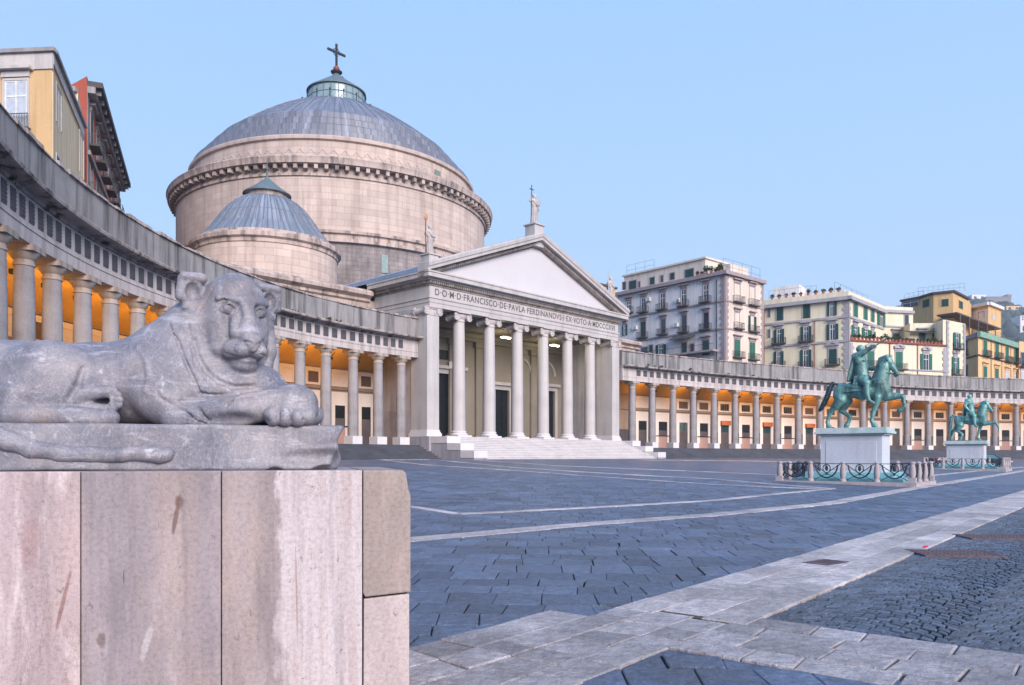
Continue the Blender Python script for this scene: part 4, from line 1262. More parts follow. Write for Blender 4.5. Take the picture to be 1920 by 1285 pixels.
# shade of the porch flank is painted into its side walls: thin course faces already share the marble; pediment above
ZC = FT + 1.14; APZ = 24.35; HWc = XE + 1.0
b = MB()
def tri(y0, y1, hw, z0, apex):
    v = [(X0 - hw, y0, z0), (X0 + hw, y0, z0), (X0, y0, apex), (X0 - hw, y1, z0), (X0 + hw, y1, z0), (X0, y1, apex)]
    return v, [(0, 1, 2), (5, 4, 3), (0, 3, 4, 1), (1, 4, 5, 2), (2, 5, 3, 0)]
v, f = tri(AY + 0.1, AY + 0.6, HWc - 0.9, ZC + 0.003, ZC + (APZ - ZC) * (HWc - 0.9) / HWc - 0.25); b.add(v, f)
b.build('tympanum', M['tymp'], church)
sl_ = (APZ - ZC) / HWc; nl = math.hypot(1, sl_)
def rake(mb, prof, xin=0.0):
    """prof (depth offset towards the viewer, height above the rake line) swept up both slopes"""
    path = []
    for x_, z_ in ((X0 - HWc, ZC), (X0, APZ), (X0 + HWc, ZC)):
        path.append(((x_, AY, z_), (0, -1, 0), (0, 0, 1)))
    mb.sweep(prof, path)
b = MB(); rake(b, [(-0.5, -0.05), (0.92, -0.05), (0.95, 0.2), (1.05, 0.3), (1.1, 0.62), (1.0, 0.72), (-0.5, 0.78)])
b.build('raking_cornice', M['marble'], church)
b = MB(); rake(b, [(-0.45, -0.5), (0.30, -0.5), (0.34, -0.3), (0.5, -0.06), (-0.45, -0.06)])
nd = 64
for s_ in (-1, 1):
    for i in range(2, nd - 1):
        t = (i + 0.3) / nd
        x_ = X0 + s_ * HWc * (1 - t); z_ = ZC + (APZ - ZC) * t
        b.box(x_ - 0.065, x_ + 0.065, AY - 0.52, AY - 0.28, z_ - 0.42, z_ - 0.12)
b.build('raking_dentils', M['dentil'], church)
# roof
b = MB()
for s_ in (-1, 1):
    a = [(X0 + s_ * (HWc - 0.02), 0.25, ZC + 0.78 - 0.35), (X0, 0.25, APZ + 0.43), (X0, 22, APZ + 0.43), (X0 + s_ * (HWc - 0.02), 22, ZC + 0.78 - 0.35)]
    lowr = [(p[0], p[1], p[2] - 0.4) for p in a]
    b.add(a + lowr, [(0, 1, 2, 3), (7, 6, 5, 4), (0, 4, 5, 1), (1, 5, 6, 2), (2, 6, 7, 3), (3, 7, 4, 0)])
    for i in range(26):
        y_ = 0.6 + i * 0.82
        b.bar((X0 + s_ * (HWc - 0.1), y_, ZC + 0.47), (X0 + s_ * 0.1, y_, APZ + 0.46), 0.09, 0.07)
b.build('porch_roof', M['leadflat'], church)
# inscription
cu = bpy.data.curves.new('inscription_text', 'FONT')
cu.body = 'D\u00b7O\u00b7M\u00b7D\u00b7FRANCISCO\u00b7DE\u00b7PAVLA\u00b7FERDINANDVS\u00b7I\u00b7EX\u00b7VOTO\u00b7A\u00b7MDCCCXVI'
cu.size = 1.0; cu.extrude = 0.006; cu.offset = 0.014; cu.align_x = 'CENTER'; cu.space_character = 1.12
tmp = bpy.data.objects.new('tmp_text', cu); COL.objects.link(tmp)
bpy.context.view_layer.update()
dg = bpy.context.evaluated_depsgraph_get()
tm = bpy.data.meshes.new_from_object(tmp.evaluated_get(dg))
bpy.data.objects.remove(tmp)
xs_ = [v.co.x for v in tm.vertices]; ys_ = [v.co.y for v in tm.vertices]
kx = 28.4 / (max(xs_) - min(xs_)); ky = 0.60 / 0.70; xm = (max(xs_) + min(xs_)) / 2
for v in tm.vertices:
    x_, y_, z_ = v.co
    v.co = ((x_ - xm) * kx, -z_, y_ * ky)
tm.materials.clear(); tm.materials.append(M['letters'])
mesh_ob('inscription', tm, None, church, (X0, AY - 0.035, AT + 0.20))
# lit lamps under the porch ceiling
tube_m = glow('lit_lamp_tube', (1.0, 0.93, 0.55), 10)
for px_, yy in ((948, 5.0), (1040, 5.0)):
    x_, _ = chl(px_, yy)
    b = MB(); b.box(-0.75, 0.75, -0.16, 0.16, 0.02, 0.16); lf = b.build('porch_lamp', M['white'], church, loc=(x_, yy, AB - 0.9))
    b = MB(); b.box(-0.7, 0.7, -0.13, 0.13, -0.05, 0.017); b.build('lamp_tube', tube_m, lf)
    b = MB(); b.bar((-0.5, 0, 0.16), (-0.5, 0, 0.8), 0.03); b.bar((0.5, 0, 0.16), (0.5, 0, 0.8), 0.03); b.build('lamp_rod', M['iron'], lf)
    for dz, en in ((-0.1, 75), (0.35, 25)):
        L = bpy.data.lights.new('porch_lamp_light', 'POINT'); L.energy = en; L.color = (1.0, 0.86, 0.5); L.shadow_soft_size = 0.4
        lo2 = bpy.data.objects.new('porch_lamp_light', L); COL.objects.link(lo2); lo2.parent = church; lo2.location = (x_, yy - 0.5 * (dz > 0), AB - 0.9 + dz - (0.4 if dz < 0 else 0))

# ------------------------------------------------------------------ roof statues
def robed(h, arm, seed):
    """standing robed figure of height h facing -y, sculpted; arm: 'up' raises the right hand, 'staff' holds it out"""
    S = Sculpt((-0.32 * h, -0.2 * h, -0.005), (0.32 * h, 0.22 * h, 1.06 * h), h / 70)
    q = lambda x, y, z: (x * h, y * h, z * h)
    S.cap(q(0, 0, 0.05), q(0.0, 0.0, 0.48), 0.125 * h, 0.105 * h, 0.04 * h)
    S.ell(q(0.0, 0.0, 0.68), (0.135 * h, 0.09 * h, 0.16 * h), 0.04 * h)
    S.cap(q(-0.12, 0, 0.78), q(0.12, 0, 0.78), 0.055 * h, 0.055 * h, 0.03 * h)
    S.cap(q(0, 0, 0.80), q(0, -0.01, 0.88), 0.04 * h, 0.038 * h, 0.02 * h)
    S.ell(q(0, -0.015, 0.93), (0.052 * h, 0.06 * h, 0.07 * h), 0.012 * h)
    S.ell(q(0, 0.015, 0.94), (0.062 * h, 0.06 * h, 0.07 * h), 0.012 * h)
    S.cap(q(0, -0.07, 0.925), q(0, -0.06, 0.86), 0.012 * h, 0.03 * h, 0.015 * h)
    if arm == 'up':
        S.line([q(-0.14, 0, 0.77), q(-0.21, -0.03, 0.72), q(-0.2, -0.06, 0.86)], [0.045 * h, 0.038 * h, 0.026 * h], 0.02 * h)
        S.line([q(0.14, 0, 0.77), q(0.20, -0.02, 0.68), q(0.23, -0.06, 0.80)], [0.045 * h, 0.038 * h, 0.026 * h], 0.02 * h)
    else:
        S.line([q(-0.14, 0, 0.77), q(-0.2, -0.02, 0.64), q(-0.25, -0.07, 0.70)], [0.045 * h, 0.04 * h, 0.026 * h], 0.02 * h)
        S.line([q(0.14, 0, 0.77), q(0.17, -0.03, 0.62), q(0.05, -0.11, 0.60)], [0.045 * h, 0.04 * h, 0.026 * h], 0.02 * h)
    for k in range(9):
        a = -math.pi * (0.08 + 0.84 * k / 8)
        S.cap(q(0.118 * math.cos(a), 0.118 * math.sin(a), 0.02), q(0.10 * math.cos(a + 0.15), 0.10 * math.sin(a + 0.15), 0.58), 0.012 * h, 0.008 * h, 0.015 * h, k % 2 == 0)
    S.line([q(-0.12, -0.06, 0.76), q(0.02, -0.11, 0.62), q(0.12, -0.08, 0.48), q(0.10, 0.06, 0.40)], 0.022 * h, 0.02 * h)
    return S.mesh('figure', M['statue'])
def roof_statue(lx, ly, zb, h, arm, label, prop, ped_h, ped_w=1.25):
    w = Vector((CX + lx * UX - ly * UY, CY + lx * UY + ly * UX, zb))
    t = empty('roof_statue', w, CH_RZ, label, 'statue', 'marble saints on the porch roof')
    b = MB(); b.box(-ped_w * 0.46, ped_w * 0.46, -ped_w * 0.46, ped_w * 0.46, -1.2, ped_h - 0.14); b.box(-ped_w * 0.56, ped_w * 0.56, -ped_w * 0.56, ped_w * 0.56, ped_h - 0.137, ped_h)
    b.build('pedestal', M['marble'], t, bevel=0.02)
    fo = mesh_ob('figure', robed(h, arm, 1), None, t, (0, 0, ped_h))
    b = MB()
    if prop == 'cross':
        b.tube([(-0.22 * h, -0.07 * h, 0.25 * h), (-0.20 * h, -0.07 * h, 1.22 * h)], 0.05, 6); b.tube([(-0.29 * h, -0.07 * h, 1.08 * h), (-0.11 * h, -0.07 * h, 1.08 * h)], 0.05, 6)
        b.build('cross_staff', M['iron'], t, loc=(0, 0, ped_h))
    else:
        b.tube([(-0.26 * h, -0.09 * h, 0.0), (-0.25 * h, -0.08 * h, 1.16 * h)], 0.05, 6)
        b.build('staff', M['rust'] if prop == 'disc' else M['statue'], t, loc=(0, 0, ped_h))
        if prop == 'disc':
            b = MB(); b.blob((-0.25 * h, -0.08 * h, 1.2 * h), 0.10 * h, 12, 8, (1, 0.35, 1)); b.build('staff_disc', plain('gilded_disc', (0.42, 0.22, 0.15), 0.5), t, loc=(0, 0, ped_h))
    return t
lx, z = chz(806, 497, 1.4)
roof_statue(lx, 1.4, z, (857 - 418) / F * 0 + 2.75, 'out', 'marble saint with a disc-topped staff at the near corner of the porch roof', 'disc', 0.95)
roof_statue(X0 - 0.1, 1.2, APZ + 0.5, 3.3, 'up', 'marble saint with a cross staff at the peak of the porch gable', 'cross', 1.2, 1.5)
lx, z = chz(1150, 578, 1.4)
roof_statue(X0 + 14.2, 1.6, ZC + 0.6, 3.1, 'out', 'marble saint at the far corner of the porch roof before the pink apartment house', 'staff', 0.9)
# ------------------------------------------------------------------ the two curved colonnades
M['col'] = stone('grey_column_stone', (0.285, 0.265, 0.272), 0.3, 1.0, 0.8, 0.35, 0.5, (0.13, 0.12, 0.125))
M['colcap'] = stone('beige_capital_stone', (0.40, 0.335, 0.295), 0.15, 1.2, 0.8, 0.2, 0.6, (0.14, 0.11, 0.1))
M['entab'] = stone('stained_white_entablature', (0.50, 0.445, 0.44), 0.14, 0.6, 0.8, 0.25, 0.6, (0.2, 0.16, 0.15))
M['corn'] = stone('mossy_cornice', (0.38, 0.33, 0.31), 0.35, 0.9, 0.9, 0.45, 0.95, (0.05, 0.045, 0.04))
M['parapet'] = stone('streaked_grey_parapet', (0.265, 0.255, 0.26), 0.3, 0.6, 0.9, 0.5, 0.8, (0.05, 0.05, 0.05), tint=(0.28, 0.255, 0.25))
M['coping'] = stone('broken_coping', (0.36, 0.30, 0.28), 0.35, 1.5, 0.9, 0.5, 0.8, (0.06, 0.05, 0.05))
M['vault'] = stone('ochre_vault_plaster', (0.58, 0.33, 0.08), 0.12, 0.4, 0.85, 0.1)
M['wall'] = stone('tan_arcade_plaster', (0.30, 0.22, 0.165), 0.12, 0.5, 0.85, 0.12, 0.3, (0.2, 0.14, 0.11))
M['base'] = stone('dark_base_stone', (0.10, 0.082, 0.085), 0.3, 0.9, 0.8, 0.3)
M['panel'] = stone('cream_wall_panel', (0.68, 0.61, 0.56), 0.06, 0.6, 0.8, 0.1)
M['stair'] = stone('dark_stair_stone', (0.062, 0.066, 0.082), 0.4, 0.6, 0.7, 0.4)
M['grille'] = stone('grey_vent_grille', (0.085, 0.085, 0.10), 0.35, 2.5, 0.7, 0.3)
M['awning'] = plain('orange_awning', (0.42, 0.12, 0.045), 0.8)
M['rose'] = stone('rose_base_panel', (0.42, 0.26, 0.22), 0.12, 1.0, 0.8, 0.15)
M['glassdoor'] = plain('greenish_door_glass', (0.075, 0.10, 0.095), 0.25, 0.5, var=0.5, scale=1.2)
M['brown'] = plain('brown_shutter', (0.12, 0.075, 0.055), 0.7)
FLZ = 2.6
ZCAP, ZARC, ZFRI, ZCOR, ZPAR = 10.7, 11.42, 12.62, 13.08, 15.2
def px_angle(C3, px, far=True):
    k = (px - 960) / F; cx, cy, r = C3
    a = k * k + 1; b = -2 * (k * cx + cy); c = cx * cx + cy * cy - r * r
    ds = math.sqrt(max(b * b - 4 * a * c, 0))
    d = (-b + ds) / (2 * a) if far else (-b - ds) / (2 * a)
    return math.atan2(d - cy, k * d - cx) % (2 * math.pi)
# shared meshes (local x along the arc, y outward = away from the square)
b = MB(); b.lathe([(0.46, 0.7), (0.47, 0.95), (0.46, 3.0), (0.44, 5.0), (0.395, 7.25)], 24); shaftD = b.mesh('shaft', M['col'], 'all')
b = MB(); b.box(-0.56, 0.56, -0.56, 0.56, 0, 0.7); plinD = b.mesh('plinth', M['white'], bevel=0.02)
b = MB(); b.lathe([(0.39, 7.22), (0.44, 7.25), (0.44, 7.34), (0.40, 7.36), (0.40, 7.5), (0.47, 7.56), (0.60, 7.76), (0.62, 7.84), (0.3, 7.84)], 24); b.box(-0.64, 0.64, -0.64, 0.64, 7.835, ZCAP - FLZ)
capD = b.mesh('capital', M['colcap'], 35)
b = MB(); b.box(-0.36, 0.36, -0.03, 0.05, -0.46, 0.46)
for i in range(5): b.box(-0.36, 0.36, -0.05, -0.032, -0.36 + i * 0.16, -0.30 + i * 0.16)
ventM = b.mesh('frieze_vent', M['grille'])
def bay_meshes():
    out = {}
    def mk(n, m, boxes, bevel=0.0):
        b = MB()
        for q in boxes: b.box(*q)
        out[n] = b.mesh(n.split('|')[0], m, bevel=bevel)
    Y = 0.0
    mk('upper_panel', M['panel'], [(-1.45, -0.95, -0.09, -0.004, 8.05, 9.62), (0.95, 1.45, -0.09, -0.004, 8.05, 9.62), (-0.95, 0.95, -0.09, -0.004, 9.25, 9.62), (-0.95, 0.95, -0.09, -0.004, 8.05, 8.25)])
    mk('upper_window|4', M['dark'], [(-0.93 + i * 0.48, -0.93 + i * 0.48 + 0.40, -0.03, -0.005, 8.26, 9.24) for i in range(4)])
    mk('upper_window|b', M['brown'], [(-0.95, 0.95, -0.05, -0.005, 8.26, 9.24)])
    mk('upper_window|p', M['panel'], [(-0.95, 0.95, -0.05, -0.005, 8.252, 9.248), (-0.35, 0.35, -0.06, -0.052, 8.35, 9.1)])
    mk('lower_panel', M['panel'], [(-1.5, -0.88, -0.11, -0.004, 3.4, 7.55), (0.88, 1.5, -0.11, -0.004, 3.4, 7.55), (-0.88, 0.88, -0.11, -0.004, 6.3, 7.55)])
    mk('door|g', M['door'], [(-0.88, -0.01, -0.05, -0.005, FLZ, 6.3), (0.01, 0.88, -0.05, -0.005, FLZ, 6.3)] + [(-0.75 + i * 0.88, -0.14 + i * 0.88, -0.07, -0.052, 2.9 + j * 1.1, 3.8 + j * 1.1) for i in range(2) for j in range(3)])
    mk('door|d', M['dark'], [(-0.88, 0.88, -0.05, -0.005, FLZ, 6.3), (-0.9, 0.9, -0.08, -0.055, 5.2, 5.3)])
    mk('door|t', M['glassdoor'], [(-0.88, -0.02, -0.05, -0.005, FLZ, 6.3), (0.02, 0.88, -0.05, -0.005, FLZ, 6.3)])
    mk('shop_window', M['dark'], [(-0.88, 0.88, -0.05, -0.005, 4.3, 6.3)])
    mk('window_base', M['rose'], [(-1.4, 1.4, -0.10, -0.004, FLZ + 0.05, 4.28)])
    mk('window_sill', M['dark'], [(-1.45, 1.45, -0.16, -0.004, 4.282, 4.4)])
    mk('awning', M['awning'], [(-1.0, 1.0, -0.45, -0.115, 6.1, 6.75)])
    return out
BAY = bay_meshes()
arc_lamps = []
def colonnade(name, label, C3, angs, a_lo, a_hi, bays, lamps, kz):
    cx, cy, r = C3
    n = max(24, int(abs(a_hi - a_lo) * r / 1.2))
    mid = angs[len(angs) // 2]
    base = Vector((cx + r * math.cos(mid), cy + r * math.sin(mid), 0))
    root = empty(name, base, 0, label, 'colonnade', 'curved colonnades of the square')
    def kk(a):
        t = (a - angs[0]) / (angs[-1] - angs[0]); ks = kz
        t = min(max(t, 0), 1) * (len(ks) - 1); i = min(int(t), len(ks) - 2)
        return ks[i] + (ks[i + 1] - ks[i]) * (t - i)
    def path(a0, a1, m=n, up=False):
        out = []
        for i in range(m + 1):
            a = a0 + (a1 - a0) * i / m; ca, sa = math.cos(a), math.sin(a)
            k_ = kk(a) if up else 1.0
            out.append(((cx + r * ca, cy + r * sa, ZCAP * (1 - k_)), (ca, sa, 0), (0, 0, k_)))
        return out
    P = path(a_lo, a_hi); PU = path(a_lo, a_hi, n, True)
    def sw(nm, mat, profs, parent=root, smooth=False):
        b = MB()
        for p in profs: b.sweep(p, PU if nm in ('architrave', 'frieze', 'cornice', 'parapet') else P)
        return b.build(nm, mat, parent, smooth=smooth, loc=-base)
    box = lambda a, b_, c, d: [(a, c), (b_, c), (b_, d), (a, d)]
    ns = 8; gd = 1.05
    sw('stair', M['stair'], [[(7, 0.2), (-4.3, 0.2)] + [q for i in range(ns) for q in ((-4.2 + 0.42 * i, gd + (FLZ - gd) * i / ns), (-4.2 + 0.42 * i, gd + (FLZ - gd) * (i + 1) / ns))] + [(7, FLZ)]])
    sw('architrave', M['entab'], [[(-0.5, ZCAP), (0.5, ZCAP), (0.5, ZARC), (-0.54, ZARC), (-0.54, ZARC - 0.14), (-0.5, ZARC - 0.14)]])
    sw('frieze', M['entab'], [[(-0.47, ZARC), (0.5, ZARC), (0.5, ZFRI), (-0.47, ZFRI)]])
    sw('cornice', M['corn'], [[(-0.47, ZFRI), (0.5, ZFRI), (0.5, ZCOR + 0.02), (-1.25, ZCOR - 0.03), (-1.32, ZCOR - 0.1), (-1.28, ZCOR - 0.24), (-1.15, ZCOR - 0.28), (-0.62, ZFRI + 0.16), (-0.58, ZFRI + 0.02)]])
    sw('parapet', M['parapet'], [[(-0.42, ZCOR + 0.021), (0.5, ZCOR + 0.021), (0.5, ZPAR), (-0.42, ZPAR)]])
    # broken coping: separate worn slabs merged in one ragged course
    b = MB(); L = abs(a_hi - a_lo) * r; x = 0
    while x < L:
        w = rng.uniform(0.5, 1.1); a0 = a_lo + (a_hi - a_lo) * x / L; a1 = a_lo + (a_hi - a_lo) * min(1, (x + w * 0.95) / L)
        hh = rng.uniform(0.10, 0.24); o_ = rng.uniform(0.02, 0.14)
        b.sweep([(-0.46 - o_, ZPAR + 0.003), (0.55, ZPAR + 0.003), (0.55, ZPAR + hh), (-0.46 - o_ + 0.05, ZPAR + hh)], path(a0, a1, 1, True)); x += w
    b.build('coping', M['coping'], root, loc=-base)
    va = [(0.52 + 4.88 * t, 11.25 - (0.53 if t < 0.5 else 1.45) * (1 - 2 * t) ** 2) for t in [i / 16 for i in range(17)]] + [(5.4, 11.8), (0.52, 11.8)]
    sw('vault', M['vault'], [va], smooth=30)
    sw('back_wall', M['wall'], [box(5.35, 6.2, FLZ + 0.002, 9.9)])
    sw('base_course', M['base'], [box(5.27, 5.352, FLZ + 0.004, 5.1)])
    sw('string_course', M['wall'], [box(5.2, 5.352, 7.75, 8.0), box(5.22, 5.352, 9.68, 9.84)])
    sw('roof', M['parapet'], [box(0.5, 7.2, 11.85, 12.1)])
    sw('rear_wall', M['wall'], [box(6.6, 7.15, 0.3, 11.84)])
    sgn = 1 if a_hi > a_lo else -1
    c0 = None
    for a in angs:
        loc = Vector((cx + r * math.cos(a), cy + r * math.sin(a), FLZ)) - base
        if c0 is None:
            c0 = mesh_ob('column', shaftD, None, root, loc, a - math.pi / 2); mesh_ob('plinth', plinD, None, c0); mesh_ob('capital', capD, None, c0)
        else: copy_tree(c0, root, loc, a - math.pi / 2)
    # vents: three to a bay
    cnt = 0
    for a0, a1 in zip(angs, angs[1:]):
        for q in range(3):
            a = a0 + (a1 - a0) * (q + 0.5) / 3
            if cnt < 100:
                fv = mesh_ob('frieze_vent', ventM, None, root, Vector((cx + (r - 0.475) * math.cos(a), cy + (r - 0.475) * math.sin(a), ZCAP + (12.04 - ZCAP) * kk(a))) - base, a - math.pi / 2)
                fv.scale = (abs(a1 - a0) * r / 3 * 0.56 / 0.72, 1, kk(a))
                cnt += 1
    for i, (a0, a1) in enumerate(zip(angs, angs[1:])):
        a = (a0 + a1) / 2; t = bays[i % len(bays)]
        # bays are set out square to the view axis of the square, so each shows between its two columns
        pm = 0
        for aa in (a0, a1): pm += (cx + r * math.cos(aa)) / (cy + r * math.sin(aa)) / 2
        if cy + r * math.sin(a0) > 8 and cy + r * math.sin(a1) > 8: a = px_angle((cx, cy, r + 5.35), 960 + F * pm)
        loc = Vector((cx + (r + 5.35) * math.cos(a), cy + (r + 5.35) * math.sin(a), 0)) - base; rz = a - math.pi / 2
        def put(k, parent=root):
            return mesh_ob(BAY[k].name.split('.')[0], BAY[k], None, parent, loc if parent is root else None, rz if parent is root else None)
        up = put('upper_panel'); put('upper_window|' + t[1], up)
        lp = put('lower_panel')
        up.scale.x = lp.scale.x = min(1.0, abs(a1 - a0) * (r + 5.35) / 4.2) * (0.8 if cx < 60 else 1.0)
        if t[0] in 'gdt': put('door|' + t[0], lp)
        if t[0] == 'a': put('door|g', lp); put('awning', lp)
        if t[0] == 'w': put('shop_window', lp); put('window_base', lp); put('window_sill', lp)
    # floodlights fixed inside the arcade
    for i in lamps:
        a = (angs[i] + angs[i + 1]) / 2
        p = Vector((cx + (r + 1.05) * math.cos(a), cy + (r + 1.05) * math.sin(a), 9.9))
        arc_lamps.append((p, a - math.pi / 2, name))
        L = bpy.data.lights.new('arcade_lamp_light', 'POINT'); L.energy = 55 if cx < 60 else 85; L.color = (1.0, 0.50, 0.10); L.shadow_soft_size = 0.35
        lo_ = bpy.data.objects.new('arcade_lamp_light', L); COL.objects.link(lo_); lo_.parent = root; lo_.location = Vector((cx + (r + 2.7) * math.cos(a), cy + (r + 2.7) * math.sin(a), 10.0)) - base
    return root
RPX = [1185.3, 1222.5, 1261.5, 1299.5, 1338.3, 1377.9, 1417.3, 1456.3, 1496.6, 1536.5, 1577, 1617.9, 1658.3, 1700, 1740.3, 1782, 1822.3, 1864.5, 1905, 1946, 1988, 2030]
RA = [px_angle(RC, p) for p in RPX]
dA = RA[1] - RA[0]
colonnade('colonnade', 'long curved arcade of grey columns right of the porch under the apartment houses', RC, RA, RA[0] - dA * 0.62, RA[-1] + dA * 0.6,
          ['dp', 'wp', 'tb', 'wb', 'a4', 'w4', 'a4', 'w4', 'ab', 'wb', 'd4', 'wb', 'tb', 'w4', 'd4', 'wb', 'db', 'w4', 'db', 'wb', 'db'], [1, 3, 5, 6, 7, 8, 9, 10, 11, 13, 15, 16, 17, 18, 19, 20], [0.78, 0.85, 0.90, 0.92, 0.93, 0.94])
LPX = [752, 709, 662, 611, 562]
LA = [px_angle(LC, p) for p in LPX]
dL = (LA[-1] - LA[0]) / 4
nearA = [px_angle(LC, p) for p in (258, 207, 155, 98, 45)]
gap = nearA[0] - LA[-1]; m = max(1, round(gap / dL))
LA = LA + [LA[-1] + gap * i / m for i in range(1, m)] + nearA
dN = (nearA[-1] - nearA[0]) / 4
LA += [LA[-1] + dN * i for i in (1, 2, 3, 4, 5)]
colonnade('colonnade', 'curved arcade of big columns left of the porch, running behind the lion', LC, LA, LA[0] - dL * 0.55, LA[-1] + dN * 0.5,
          ['gp', 'db', 'wp', 'wb', 'gp', 'wp', 'db'], list(range(1, 16, 1)), [0.80, 0.83, 0.88, 0.95, 1.03, 1.10])
# lamp bodies: things of their own, bolted under the vault
b = MB(); b.box(-0.16, 0.16, -0.12, 0.12, -0.1, 0.12); b.bar((0, 0, 0.1), (0, -0.5, 0.45), 0.05); lampM = b.mesh('arcade_floodlight', M['iron'])
for p, rz, nm in arc_lamps:
    o = mesh_ob('arcade_floodlight', lampM, None, None, p, rz)
    left = p.x < 0
    tag(o, 'small black floodlight fixed under the vault of the left arcade' if left else 'small black floodlight fixed under the vault of the right arcade', 'floodlight', 'floodlights in the left arcade' if left else 'floodlights in the right arcade')
# weeds rooted on the cornices
M['weed'] = plain('dusty_weed_leaves', (0.045, 0.06, 0.03), 0.8)
def tuft(seed, s):
    g = random.Random(seed); b = MB()
    for i in range(46):
        a = g.uniform(0, 6.28); l = g.uniform(0.3, 1) * s; e = g.uniform(-0.3, 1.2)
        d = Vector((math.cos(a) * math.cos(e), math.sin(a) * math.cos(e), math.sin(e))); p = d * l; w = Vector((-d.y, d.x, 0.2)).normalized() * 0.13 * s
        o_ = d * l * 0.3
        b.quad(o_, p * 0.7 + w, p, p * 0.7 - w)
    return b.mesh('weed_tuft', M['weed'])
tm_ = [tuft(i, 0.45) for i in range(3)]
for C3, A, lo, hi, k, lab in ((RC, RA, 0, len(RA) - 3, 15, 'dark weed tuft rooted on the cornice of the right arcade'), (LC, LA, 0, len(LA) - 4, 10, 'dark weed tuft rooted on the cornice of the left arcade')):
    for i in range(k):
        t = lo + (hi - lo) * rng.random(); j = int(t); a = A[j] + (A[j + 1] - A[j]) * (t - j)
        o = mesh_ob('weed_tuft', tm_[i % 3], None, None, (C3[0] + (C3[2] - 0.75) * math.cos(a), C3[1] + (C3[2] - 0.75) * math.sin(a), ZCAP + (ZCOR - 0.04 - ZCAP) * (0.82 if C3 is LC else 0.88)), rng.uniform(0, 6))
        s_ = rng.uniform(0.5, 1.3); o.scale = (s_, s_, s_ * 0.8)
        tag(o, lab, 'weed', lab.replace('tuft', 'tufts'))
# ------------------------------------------------------------------ houses
def plaster(name, c, **k): return stone(name, c, k.pop('var', 0.08), 0.25, 0.85, 0.12, k.pop('streak', 0.4), sc(c, 0.55), **k)
M['p_white'] = plaster('pinkish_white_plaster', (0.68, 0.645, 0.645))
M['p_white2'] = plaster('warm_sunlit_white_plaster', (0.66, 0.56, 0.48))  # warm sunlight on the pinkish house's end wall is put into this colour
M['p_trim'] = plaster('mauve_grey_trim', (0.33, 0.27, 0.28))
M['p_cream'] = plaster('cream_plaster', (0.68, 0.61, 0.46))
M['p_greytrim'] = plaster('blue_grey_trim', (0.35, 0.335, 0.37))
M['p_orange'] = plaster('apricot_plaster', (0.60, 0.39, 0.19))
M['p_peach'] = plaster('peach_plaster', (0.66, 0.44, 0.23))
M['p_yellow'] = plaster('ochre_yellow_plaster', (0.58, 0.385, 0.20), streak=0.5)
M['p_yellow2'] = plaster('faded_yellow_plaster', (0.68, 0.54, 0.36), streak=0.6)
M['p_red'] = plaster('faded_red_plaster', (0.56, 0.13, 0.075), streak=0.6)
M['p_stucco'] = plaster('pale_grey_stucco', (0.50, 0.46, 0.44), var=0.15, streak=0.5)
M['p_greystone'] = plaster('grey_house_stone', (0.30, 0.28, 0.28), var=0.2, streak=0.7)
M['slabdark'] = plain('dark_balcony_slab', (0.07, 0.06, 0.062), 0.8)
M['shutter'] = plain('dark_green_shutter', (0.010, 0.055, 0.050), 0.6)
M['shutter_l'] = plain('light_green_shutter', (0.02, 0.12, 0.085), 0.6)
M['pane'] = plain('dark_window_glass', (0.02, 0.03, 0.05), 0.12, 0.6)
M['pane_l'] = plain('pale_curtained_glass', (0.42, 0.45, 0.50), 0.2, 0.5)
M['frame'] = plain('white_window_frame', (0.62, 0.62, 0.62), 0.5)
M['verdigris'] = plain('verdigris_cornice', (0.19, 0.32, 0.25), 0.7, var=0.4)
M['terracotta'] = plain('terracotta_pot', (0.36, 0.10, 0.07), 0.8)
M['leaf'] = plain('pot_plant_leaves', (0.035, 0.075, 0.03), 0.7)

